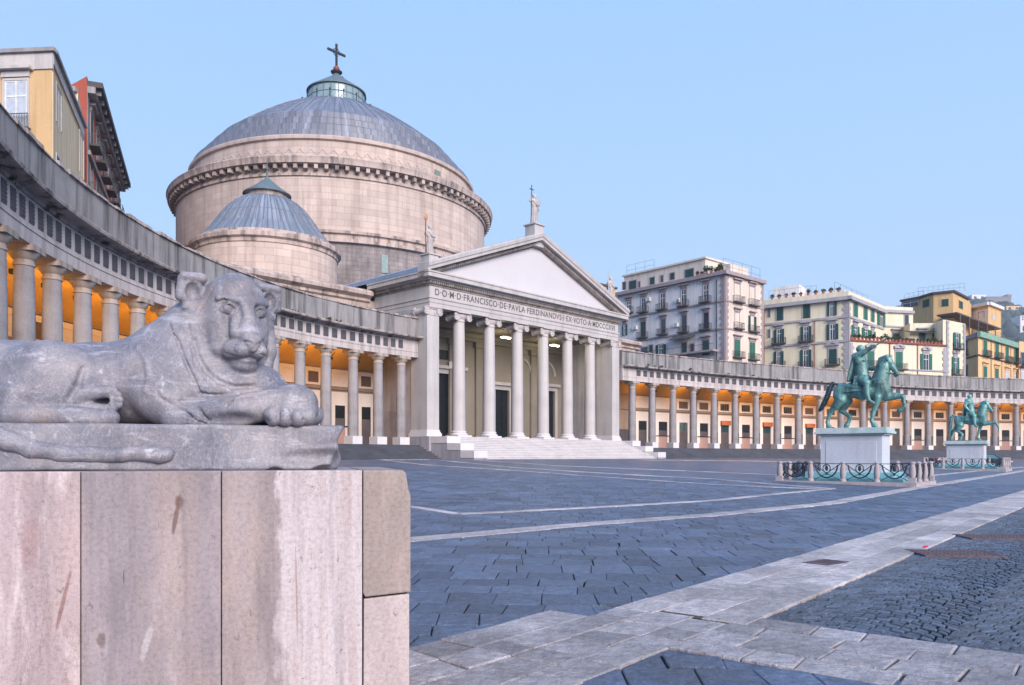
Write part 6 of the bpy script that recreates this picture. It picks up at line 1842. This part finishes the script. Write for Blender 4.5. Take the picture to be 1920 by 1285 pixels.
for i in range(14):
    b = MB(); x_ = 0.8 + i * (r2.L - 1.6) / 13; b.box(x_ - 0.12, x_ + 0.12, -1.1, -0.705, ZR - 1.35, ZR - 0.905); r2.put(b, 'eaves_bracket', M['p_greystone'])
for i in range(7):
    pot(along(r2, r2.L - 1.5 - i * 1.3, 0.3, ZR), rng.uniform(0.8, 1.8), 'leafy plant in a clay pot on the roof edge of the red house', 'pots on the roof of the red house')
yb = house('pale yellow side house squeezed between the ochre and the red house', [pt(118, 66), pt(146, 66), pt(155, 72), pt(125, 76)], zr(0, 66, 168), M['p_yellow2'])
Face(yb, pt(118, 66), pt(146, 66)).course('roof_edge', M['p_greystone'], zr(0, 66, 168) - 0.3, zr(0, 66, 168) + 0.1, 0.4)

# --- far wooded hill with a fortress and villas, fading in the air
M['hill'] = stone('wooded_hill', (0.040, 0.058, 0.045), 0.5, 0.03, 0.95, 0.5, fine=0.15)
def hill():
    b = MB(); nx, ny = 60, 30; v = []
    for j in range(ny):
        for i in range(nx):
            x = 380 + i * 13; y = 760 + j * 18
            t = j / (ny - 1); u = (x - 600) / 160
            h = 224 * math.sin(min(1, t * 1.25) * math.pi / 2) * math.exp(-0.5 * max(0, -u) ** 2 * 1.6) * (1 - 0.20 * max(0, u - 0.45))
            h += 5 * math.sin(x * 0.09 + y * 0.03) * math.sin(y * 0.11) + 3 * math.sin(x * 0.23)
            v.append((x, y, max(h, -2)))
    f = [(j * nx + i, j * nx + i + 1, (j + 1) * nx + i + 1, (j + 1) * nx + i) for j in range(ny - 1) for i in range(nx - 1)]
    b.add(v, f); return b.build('hills', M['hill'], smooth='all')
tag(hill(), kind='structure')
b = MB(); g = random.Random(5)
for i in range(520):
    x = g.uniform(560, 760); y = g.uniform(800, 1180); t = (y - 760) / 522; u = (x - 600) / 160
    h = 224 * math.sin(min(1, t * 1.25) * math.pi / 2) * math.exp(-0.5 * max(0, -u) ** 2 * 1.6) * (1 - 0.20 * max(0, u - 0.45))
    b.blob((x, y, h + 2), g.uniform(4, 8), 7, 5, (1, 1, g.uniform(0.7, 1.3)))
tag(b.build('hill_wood', M['hill'], smooth='all'), kind='stuff')
def far_block(label, px0, px1, py0, py1, d, mat, name='hill_house', wins=True):
    x0 = (px0 - 960) / F * d; x1 = (px1 - 960) / F * d; z1 = zr(0, d, py0); z0 = zr(0, d, py1)
    t = empty(name, ((x0 + x1) / 2, d, z0), 0, label, 'fortress' if 'fort' in label else 'building')
    w = x1 - x0
    b = MB(); b.box(-w / 2, w / 2, 0, 20, -25, z1 - z0); b.build('wall', mat, t)
    if wins:
        b = MB(); n = max(2, int(w / 7))
        for i in range(n):
            for j in range(2): b.box(-w / 2 + (i + 0.3) * w / n, -w / 2 + (i + 0.65) * w / n, -0.2, -0.01, (z1 - z0) * (0.2 + 0.42 * j), (z1 - z0) * (0.42 + 0.42 * j))
        b.build('window_rows', M['dark'], t)
    else:
        b = MB(); b.box(-w / 2, w / 2, -0.6, 20.5, z1 - z0, z1 - z0 + 2); b.box(w / 2 - 6, w / 2, -1, 18, z1 - z0 + 2.01, z1 - z0 + 5); b.build('parapet', mat, t)
    return t
M['farstone'] = stone('far_fort_stone', (0.22, 0.19, 0.19), 0.2, 0.05, 0.9, 0.2)
far_block('long grey stone fortress on the far hilltop', 1848, 1896, 559, 578, 1110, M['farstone'], 'hill_fortress', False)
far_block('white villa left of the fortress on the far hilltop', 1822, 1849, 553, 572, 1120, M['p_white'])
far_block('pink villa below the fortress on the far hill', 1887, 1914, 574, 590, 1040, M['p_peach'])
far_block('white villa among trees at the right edge of the far hill', 1913, 1932, 592, 602, 960, M['p_white'])
# ------------------------------------------------------------------ bronze riders
def bronze(name, c, d):
    s = N(name); o = s.coord('Object')
    st = s.noise(s.coord('Object', (1.5, 1.5, 0.35)), 1.6, 5, 0.65)
    col = s.ramp(st, [(0.30, d), (0.48, c), (0.66, sc(c, 1.7))])
    col = s.mix(s.ramp(s.noise(o, 5, 5, 0.65), [(0.5, 0), (0.7, 0.6)]), col, (0.16, 0.30, 0.26))
    f = s.noise(o, 14, 6, 0.72)
    col = s.mix(0.8, col, s.ramp(f, [(0.3, 0.35), (0.7, 1.55)]), 'MULTIPLY')
    return s.fin(col, 0.42, s.bump(f, 0.4, 0.05), 0.6, 0.2)
M['bronze'] = bronze('green_bronze', (0.09, 0.205, 0.195), (0.016, 0.040, 0.052))
M['bronze2'] = bronze('bright_green_bronze', (0.105, 0.255, 0.245), (0.026, 0.07, 0.076))
M['bronze_dark'] = bronze('dark_bronze', (0.022, 0.040, 0.046), (0.008, 0.014, 0.018))
M['pedst'] = stone('bluish_white_pedestal_marble', (0.50, 0.52, 0.58), 0.10, 0.5, 0.6, 0.12, 0.35, (0.36, 0.33, 0.38))
M['pedtop'] = stone('copper_stained_marble', (0.46, 0.52, 0.53), 0.25, 0.8, 0.6, 0.2, 0.5, (0.16, 0.34, 0.32))
M['cyan'] = stone('copper_stained_step', (0.24, 0.50, 0.54), 0.2, 0.6, 0.6, 0.15)
M['post'] = stone('pinkish_post_stone', (0.36, 0.315, 0.33), 0.25, 2.0, 0.8, 0.3)
HS = 34.2 * 7.1375                    # zoom pixels per metre
def hz(x, z): return (x - 742) / (HS * 1.03), (1225 - z) / HS
def rider(pose):
    S = Sculpt((-2.15, -0.95, -0.01), (2.75, 0.95, 4.75), 0.034)
    def c(a, b, r1, r2=None, y1=0.0, y2=None, k=0.05, sub=False):
        xa, za = hz(*a); xb, zb = hz(*b)
        S.cap((xa, y1, za), (xb, y1 if y2 is None else y2, zb), r1 / HS, (r1 if r2 is None else r2) / HS, k, sub)
    def e(p, rx, rz, ry, y=0.0, k=0.06, rot=None):
        x, z = hz(*p); S.ell((x, y, z), (rx / HS / 1.03, ry / HS, rz / HS), k, rot)
    # trunk
    e((575, 720), 100, 112, 98, 0, 0.05); c((600, 725), (960, 735), 96, 96, k=0.08)
    e((840, 750), 140, 102, 100); e((1065, 715), 128, 140, 96, 0, 0.08); e((1010, 660), 90, 110, 88)
    # neck and head
    c((1060, 640), (1105, 440), 112, 82, k=0.08); c((1105, 440), (1140, 350), 82, 58, k=0.06)
    c((1015, 560), (1075, 330), 50, 34, k=0.06); c((1075, 330), (1150, 295), 34, 26, k=0.05)
    c((1165, 352), (1205, 430), 52, 46, k=0.04); c((1205, 420), (1268, 520), 42, 30, k=0.04); e((1276, 530), 32, 36, 27, 0, 0.03)
    c((1245, 545), (1252, 560), 20, 17, k=0.03)
    for s_ in (-1, 1):
        c((1190, 318), (1212, 278), 16, 5, s_ * 0.085, s_ * 0.11, 0.02); c((1215, 395), (1216, 397), 12, 12, s_ * 0.15, None, 0.02)
        c((1288, 525), (1289, 526), 7, 7, s_ * 0.09, None, 0.015, True)
    c((1240, 562), (1290, 548), 5, 5, 0, None, 0.015, True)
    # mane locks
    for i in range(9):
        t = i / 8; x = 1000 + 150 * t; z = 560 - 265 * math.sin(t * math.pi / 2)
        c((x - 6, z - 4), (x + 34, z + 62), 15, 7, 0.13, 0.30, 0.03); c((x - 6, z - 4), (x + 34, z + 62), 15, 7, -0.13, -0.30, 0.03)
    # haunches and legs
    for y, hk in ((-0.24, 0), (0.24, 1)):
        if hk == pose['hind']:
            e((560, 770), 92, 112, 42, y); c((575, 840), (510, 920), 78, 56, y, None, 0.06); c((510, 920), (440, 990), 50, 34, y, None, 0.04)
            c((440, 988), (400, 1110), 31, 24, y, None, 0.03); e((393, 1135), 30, 30, 27, y, 0.03); c((396, 1145), (410, 1190), 26, 33, y, None, 0.03); c((408, 1196), (420, 1204), 36, 34, y, None, 0.02)
        else:
            e((600, 780), 92, 112, 42, y); c((620, 850), (585, 930), 76, 54, y, None, 0.06); c((585, 930), (548, 985), 48, 36, y, None, 0.04)
            c((550, 985), (655, 1060), 34, 27, y, None, 0.03); e((662, 1075), 30, 30, 27, y, 0.03); c((664, 1085), (628, 1165), 27, 30, y, None, 0.03); c((622, 1180), (612, 1196), 36, 32, y, None, 0.02)
    y = -0.22 if pose['fore'] == 0 else 0.22
    e((1045, 790), 66, 84, 40, y); c((1045, 830), (1015, 950), 54, 36, y, None, 0.05); e((1008, 975), 36, 38, 32, y, 0.03)
    c((1003, 990), (972, 1115), 30, 23, y, None, 0.03); e((970, 1135), 28, 28, 26, y, 0.03); c((974, 1145), (1000, 1190), 25, 31, y, None, 0.03); c((1002, 1197), (1020, 1203), 35, 33, y, None, 0.02)
    y = -y
    e((1120, 790), 66, 72, 40, y); c((1130, 825), (1235, 815), 56, 44, y, None, 0.05)
    if pose['fore'] == 0:
        c((1235, 815), (1325, 825), 44, 34, y, None, 0.04); e((1335, 832), 34, 34, 30, y, 0.03); c((1340, 850), (1355, 955), 27, 22, y, None, 0.03); c((1352, 965), (1302, 1000), 24, 30, y, None, 0.03); c((1298, 1000), (1286, 1015), 34, 30, y, None, 0.02)
    else:
        c((1235, 815), (1345, 800), 44, 32, y, None, 0.04); e((1355, 806), 32, 32, 30, y, 0.03); c((1365, 815), (1435, 925), 27, 22, y, None, 0.03); c((1440, 940), (1436, 990), 24, 30, y, None, 0.03)
    # saddle cloth with hanging fringe
    e((745, 680), 165, 72, 112, 0, 0.03); e((745, 725), 158, 26, 114, 0, 0.02)
    # rider
    c((840, 575), (800, 300), 92, 84, k=0.06); e((800, 330), 82, 92, 112, 0, 0.05)
    c((790, 285), (795, 285), 62, 62, -0.28, 0.28, 0.06)
    c((808, 250), (815, 195), 32, 32, k=0.03); e((818, 178), 44, 52, 40, 0, 0.03); c((845, 190), (858, 196), 14, 9, k=0.015); c((812, 160), (800, 172), 44, 44, k=0.02)
    c((850, 212), (842, 222), 18, 16, k=0.015)
    for s_ in (-1, 1):
        y = s_ * 0.40
        e((835, 600), 92, 66, 46, s_ * 0.26, 0.05)
        c((850, 590), (925, 640), 58, 50, s_ * 0.36, s_ * 0.47, 0.05); c((922, 640), (930, 790), 47, 34, s_ * 0.48, s_ * 0.50, 0.04); c((930, 790), (952, 872), 33, 26, s_ * 0.50, s_ * 0.5, 0.03); c((950, 872), (1012, 905), 27, 18, s_ * 0.5, s_ * 0.52, 0.03)
        for i in range(7):
            c((768 + 24 * i, 545), (752 + 30 * i, 655), 15, 12, s_ * 0.40, s_ * 0.44, 0.02)
    # cloak
    for i in range(6):
        c((742 - 3 * i, 285), (668 + 12 * i, 590), 26, 17, -0.26 + i * 0.10, -0.30 + i * 0.12, 0.05)
    c((760, 300), (735, 560), 40, 26, 0.0, 0.0, 0.06)
    c((735, 262), (870, 330), 26, 20, -0.24, -0.26, 0.03)
    # arms
    if pose['arm'] == 'raised':
        c((765, 275), (880, 235), 46, 38, -0.34, -0.40, 0.04); c((880, 235), (985, 172), 36, 27, -0.40, -0.42, 0.03); c((985, 172), (1012, 158), 25, 21, -0.42, -0.42, 0.02)
        for i in range(3): c((1010 + 6 * i, 150 + 5 * i), (1024 + 5 * i, 160 + 6 * i), 8, 7, -0.40 - 0.02 * i, -0.44, 0.01)
        c((990, 180), (1165, 78), 11, 10, -0.43, -0.43, 0.01)
    else:
        c((770, 280), (725, 400), 46, 38, -0.36, -0.46, 0.04); c((725, 400), (800, 500), 36, 26, -0.46, -0.46, 0.03); c((800, 500), (828, 520), 25, 21, -0.46, -0.44, 0.02)
    c((815, 290), (865, 420), 44, 36, 0.36, 0.40, 0.04); c((865, 420), (955, 445), 34, 26, 0.40, 0.22, 0.03); c((955, 445), (980, 440), 24, 20, 0.22, 0.18, 0.02)
    # reins and breast strap
    for s_ in (-1, 1):
        c((975, 445), (1100, 500), 7, 7, s_ * 0.16, s_ * 0.34, 0.01); c((1100, 500), (1235, 520), 7, 7, s_ * 0.34, s_ * 0.14, 0.01)
        c((900, 640), (1040, 590), 9, 9, s_ * 0.42, s_ * 0.42, 0.01)
        c((640, 740), (900, 735), 8, 8, s_ * 0.46, s_ * 0.46, 0.01)
    S.D += (0.004 * np.sin(S.ax[0][:, None, None] * 31) * np.sin(S.ax[2][None, None, :] * 27 + S.ax[1][None, :, None] * 20)).astype(np.float32)
    return S
def tail_mesh(mat, drop):
    S = Sculpt((-2.4, -0.4, 0.3), (-0.6, 0.4, 3.0), 0.03)
    P = [(500, 625), (445, 610), (405, 680), (375, 790), (335, 880), (292, 950), (262, 985)] if not drop else [(500, 625), (460, 605), (425, 650), (405, 760), (398, 880), (392, 990), (388, 1060)]
    W = [20, 27, 33, 36, 33, 22, 9]
    for k in range(5):
        off = (k - 2) * 0.055
        for i in range(len(P) - 1):
            (xa, za), (xb, zb) = hz(*P[i]), hz(*P[i + 1])
            S.cap((xa + 0.03 * math.sin(k * 2 + i), off, za), (xb + 0.03 * math.sin(k * 2 + i + 1), off * 1.15, zb), W[i] / HS * 0.8, W[i + 1] / HS * 0.8, 0.02)
    return S.mesh('tail', mat)
HRZ = math.atan2(NY, NX) + R(5)
def statue(px, d, ztop_px, pose, mat, label, tailmat):
    x = (px - 960) / F * d; g = gz(x, d); zt = E + (HOR - ztop_px) / F * d
    t = empty('equestrian_statue', (x, d, g), HRZ, label, 'statue', 'bronze riders on marble pedestals')
    h = zt - g
    b = MB(); b.box(-1.58, 1.58, -0.86, 0.86, 0.45, h - 0.42)
    pe = b.build('pedestal', M['pedst'], t, bevel=0.02)
    b = MB(); b.box(-1.30, 1.30, -0.88, 0.88, 0.75, h - 0.75); b.box(-1.60, 1.60, -0.6, 0.6, 0.751, h - 0.751); b.build('die_panel', M['pedst'], pe, bevel=0.015)
    b = MB(); b.box(-1.72, 1.72, -0.96, 0.96, h - 0.417, h - 0.33); b.box(-1.86, 1.86, -1.10, 1.10, h - 0.327, h - 0.2); b.box(-1.8, 1.8, -1.0, 1.0, h - 0.197, h)
    b.build('pedestal_cornice', M['pedtop'], pe, bevel=0.02)
    b = MB(); b.box(-2.8, 2.8, -1.9, 1.9, -0.3, 0.30); b.box(-2.25, 2.25, -1.4, 1.4, 0.303, 0.62); b.build('pedestal_step', M['cyan'], pe, bevel=0.02)
    mesh_ob('horse_and_rider', rider(pose).mesh('horse_and_rider', mat), None, t, (0, 0, h))
    mesh_ob('tail', tail_mesh(tailmat, pose['arm'] != 'raised'), None, t, (0, 0, h))
    return x, d, g
F1 = statue(1603, 42.7, 803, dict(arm='raised', hind=0, fore=0), M['bronze'], 'green bronze horseman stretching out his baton arm, the nearer and larger one', M['bronze_dark'])
F2 = statue(1812, 76.0, 827, dict(arm='down', hind=1, fore=1), M['bronze2'], 'pale green bronze horseman with lowered arm, the farther and smaller one', M['bronze2'])

# ------------------------------------------------------------------ railings round the riders
b = MB(); b.lathe([(0.17, 0), (0.17, 0.10), (0.11, 0.14), (0.125, 0.20), (0.155, 0.42), (0.145, 0.6), (0.105, 0.86), (0.10, 0.92), (0.13, 0.95), (0.13, 1.0), (0.0, 1.08)], 14); postM = b.mesh('post', M['post'], 40)
b = MB(); b.box(-0.18, 0.18, -0.18, 0.18, 0, 0.25); b.lathe([(0.13, 0.25), (0.165, 0.45), (0.155, 0.62), (0.12, 0.86), (0.11, 0.93), (0.15, 0.96), (0.15, 1.04), (0, 1.06)], 14); cpostM = b.mesh('corner_post', M['post'], 40)
def panel_mesh(L):
    b = MB(); h = L / 2 - 0.13
    b.bar((-h, 0, 0.98), (h, 0, 0.98), 0.035)
    R1 = 0.56; N_ = 20; z0 = 0.92
    b.tube([(R1 * math.cos(math.pi * (1 + i / N_)), 0, z0 + 0.0 + 0.68 * math.sin(math.pi * (1 + i / N_))) for i in range(N_ + 1)], 0.042, 6)
    b.tube([(0.19 * math.cos(2 * math.pi * i / 16), 0, 0.72 + 0.22 * math.sin(2 * math.pi * i / 16)) for i in range(17)], 0.028, 6)
    b.blob((0, 0, 0.74), 0.10, 8, 6, (0.8, 0.5, 1.6))
    b.bar((-h, 0, 0.96), (0, 0, 0.46), 0.035); b.bar((h, 0, 0.96), (0, 0, 0.46), 0.035)
    b.bar((-h, 0, 0.10), (0, 0, 0.46), 0.03); b.bar((h, 0, 0.10), (0, 0, 0.46), 0.03)
    b.blob((0, 0, 0.44), 0.07, 8, 5)
    return b.mesh('railing_panel', M['iron'])
def railing(x, d, g, label):
    t = empty('iron_railing', (x, d, g), HRZ, label, 'railing', 'low railings round the bronze riders')
    A, B = 3.30, 2.35
    b = MB()
    for (x0, x1, y0, y1) in ((-A - 0.24, A + 0.24, -B - 0.24, -B + 0.24), (-A - 0.24, A + 0.24, B - 0.24, B + 0.24), (-A - 0.24, -A + 0.24, -B + 0.243, B - 0.243), (A - 0.24, A + 0.24, -B + 0.243, B - 0.243)):
        b.box(x0, x1, y0, y1, -0.3, 0.14)
    b.build('kerb', M['post'], t, bevel=0.015)
    pm, pm2 = panel_mesh(2 * A / 4), panel_mesh(2 * B / 3)
    for sx in (-1, 1):
        for sy in (-1, 1): mesh_ob('corner_post', cpostM, None, t, (sx * A, sy * B, 0.143))
    for s_ in (-1, 1):
        for i in range(4):
            if i: mesh_ob('post', postM, None, t, (-A + 2 * A * i / 4, s_ * B, 0.143))
            mesh_ob('railing_panel', pm, None, t, (-A + 2 * A * (i + 0.5) / 4, s_ * B, 0.10))
        for i in range(3):
            if i: mesh_ob('post', postM, None, t, (s_ * A, -B + 2 * B * i / 3, 0.143))
            mesh_ob('railing_panel', pm2, None, t, (s_ * A, -B + 2 * B * (i + 0.5) / 3, 0.10), R(90))
railing(*F1, 'low iron ring railing with stone posts round the nearer bronze rider')
railing(*F2, 'low iron ring railing with stone posts round the farther bronze rider')

# ------------------------------------------------------------------ small things on the square
# parked car seen behind the farther railing
def car(x, y, rz, label):
    t = empty('parked_car', (x, y, gz(x, y)), rz, label, 'car')
    body = plain('dark_blue_car_paint', (0.03, 0.05, 0.08), 0.25, 0.6)
    b = MB(); pr = [(-2.0, 0.35), (2.0, 0.35), (2.05, 0.7), (1.9, 0.92), (1.0, 1.0), (-1.9, 1.02), (-2.05, 0.75)]
    b.sweep(pr, [((0, -0.82, 0), (1, 0, 0), (0, 0, 1)), ((0, 0.82, 0), (1, 0, 0), (0, 0, 1))]); b.build('body', body, t, bevel=0.06)
    b = MB(); b.add([(-1.8, -0.74, 1.0), (1.1, -0.74, 1.0), (1.1, 0.74, 1.0), (-1.8, 0.74, 1.0), (-1.45, -0.6, 1.5), (0.45, -0.6, 1.5), (0.45, 0.6, 1.5), (-1.45, 0.6, 1.5)], [(0, 1, 5, 4), (1, 2, 6, 5), (2, 3, 7, 6), (3, 0, 4, 7), (4, 5, 6, 7)])
    b.build('windows', plain('car_glass', (0.10, 0.22, 0.24), 0.1, 0.6), t)
    b = MB(); b.box(-1.5, 0.5, -0.62, 0.62, 1.49, 1.54); b.bar((1.12, -0.74, 1.0), (0.46, -0.6, 1.52), 0.07); b.bar((1.12, 0.74, 1.0), (0.46, 0.6, 1.52), 0.07); b.bar((-0.3, -0.75, 1.0), (-0.4, -0.61, 1.52), 0.08); b.bar((-0.3, 0.75, 1.0), (-0.4, 0.61, 1.52), 0.08); b.build('roof', body, t, bevel=0.02)
    for sx in (-1.25, 1.25):
        for sy in (-0.78, 0.78):
            b = MB(); b.tube([(sx, sy - 0.1, 0.32), (sx, sy + 0.1, 0.32)], 0.32, 16); w = b.build('wheel', M['iron'], t)
            b = MB(); b.tube([(sx, sy - 0.11, 0.32), (sx, sy + 0.11, 0.32)], 0.18, 12); b.build('rim', M['frame'], w)
    for sy in (-0.6, 0.6):
        b = MB(); b.box(1.98, 2.07, sy - 0.15, sy + 0.15, 0.66, 0.82); b.build('headlight', M['frame'], t, bevel=0.02)
car((1855 - 960) / F * 84, 84, R(-35), 'dark car parked behind the farther rider')
# red and white roadworks barrier and bicycles behind the near railing
def barrier(px, d):
    x = (px - 960) / F * d
    t = empty('barrier', (x, d, gz(x, d)), R(10), 'small red and white barrier standing left of the farther rider', 'barrier')
    b = MB()
    for i in range(5): b.box(-0.9 + 0.36 * i, -0.9 + 0.36 * (i + 1) - 0.002, -0.03, 0.03, 0.75, 1.0, mi=i % 2)
    b.build('board', [plain('barrier_red', (0.42, 0.03, 0.06), 0.6), M['frame']], t)
    for s_ in (-0.75, 0.75):
        b = MB(); b.bar((s_, -0.25, 0), (s_, 0, 1.0), 0.05); b.bar((s_, 0.25, 0), (s_, 0, 1.0), 0.05); b.build('leg', M['iron'], t)
barrier(1768, 84)
def cover(px, py, w, l, rz, label):
    x, y = on_ground(px, py)
    t = empty('manhole_cover', (x, y, gz(x, y) + 0.02), rz, label, 'manhole cover')
    b = MB(); b.box(-w / 2, w / 2, -l / 2, l / 2, -0.05, 0.006)
    n = 9
    for i in range(n):
        for j in range(5): b.box(-w / 2 + w * (i + 0.2) / n, -w / 2 + w * (i + 0.8) / n, -l / 2 + l * (j + 0.2) / 5, -l / 2 + l * (j + 0.8) / 5, 0.0061, 0.012)
    b.build('lid', M['coveriron'], t)
    b = MB()
    for (a, c, d_, e) in ((-w / 2 - 0.06, w / 2 + 0.06, -l / 2 - 0.06, -l / 2 - 0.004), (-w / 2 - 0.06, w / 2 + 0.06, l / 2 + 0.004, l / 2 + 0.06), (-w / 2 - 0.06, -w / 2 - 0.004, -l / 2, l / 2), (w / 2 + 0.004, w / 2 + 0.06, -l / 2, l / 2)): b.box(a, c, d_, e, -0.05, 0.012)
    b.build('frame', M['coveriron'], t)
M['coveriron'] = plain('rusty_cover_iron', (0.085, 0.055, 0.065), 0.6, 0.4, var=0.35, scale=9)
cover(1790, 1040, 1.1, 0.7, R(-6), 'rusty rectangular iron cover set in the fan cobbles')
cover(1870, 1009, 1.2, 0.7, R(-6), 'second rusty iron cover in the cobbles, nearer the right edge')
cover(1548, 1058, 0.5, 0.28, R(40), 'small square iron cover let into the pale paving band')
# scrap of red litter on the band edge
x, y = on_ground(1735, 1030)
b = MB(); b.add([(-0.05, -0.02, 0.0), (0.04, -0.02, 0.01), (0.05, 0.02, 0.03), (-0.03, 0.03, 0.02), (-0.05, -0.02, -0.006), (0.04, -0.02, 0.004), (0.05, 0.02, 0.024), (-0.03, 0.03, 0.014)], [(0, 1, 2, 3), (7, 6, 5, 4), (0, 4, 5, 1), (1, 5, 6, 2), (2, 6, 7, 3), (3, 7, 4, 0)])
tag(b.build('litter', plain('red_litter', (0.5, 0.03, 0.06), 0.6), loc=(x, y, gz(x, y) + 0.03)), 'crumpled red scrap of litter at the edge of the pale paving band', 'litter')

# ------------------------------------------------------------------ air: pale even haze round everything
b = MB(); b.box(-260, 1000, -120, 1420, -2, 238)
hz_o = b.build('haze', None)
hm_ = bpy.data.materials.new('pale_haze'); hm_.use_nodes = True
t_ = hm_.node_tree; t_.nodes.clear()
po = t_.nodes.new('ShaderNodeOutputMaterial'); pv = t_.nodes.new('ShaderNodeVolumePrincipled')
pv.inputs['Color'].default_value = (0.72, 0.80, 0.92, 1); pv.inputs['Density'].default_value = 0.00026
t_.links.new(pv.outputs[0], po.inputs['Volume'])
hz_o.data.materials.clear(); hz_o.data.materials.append(hm_)
tag(hz_o, kind='stuff')
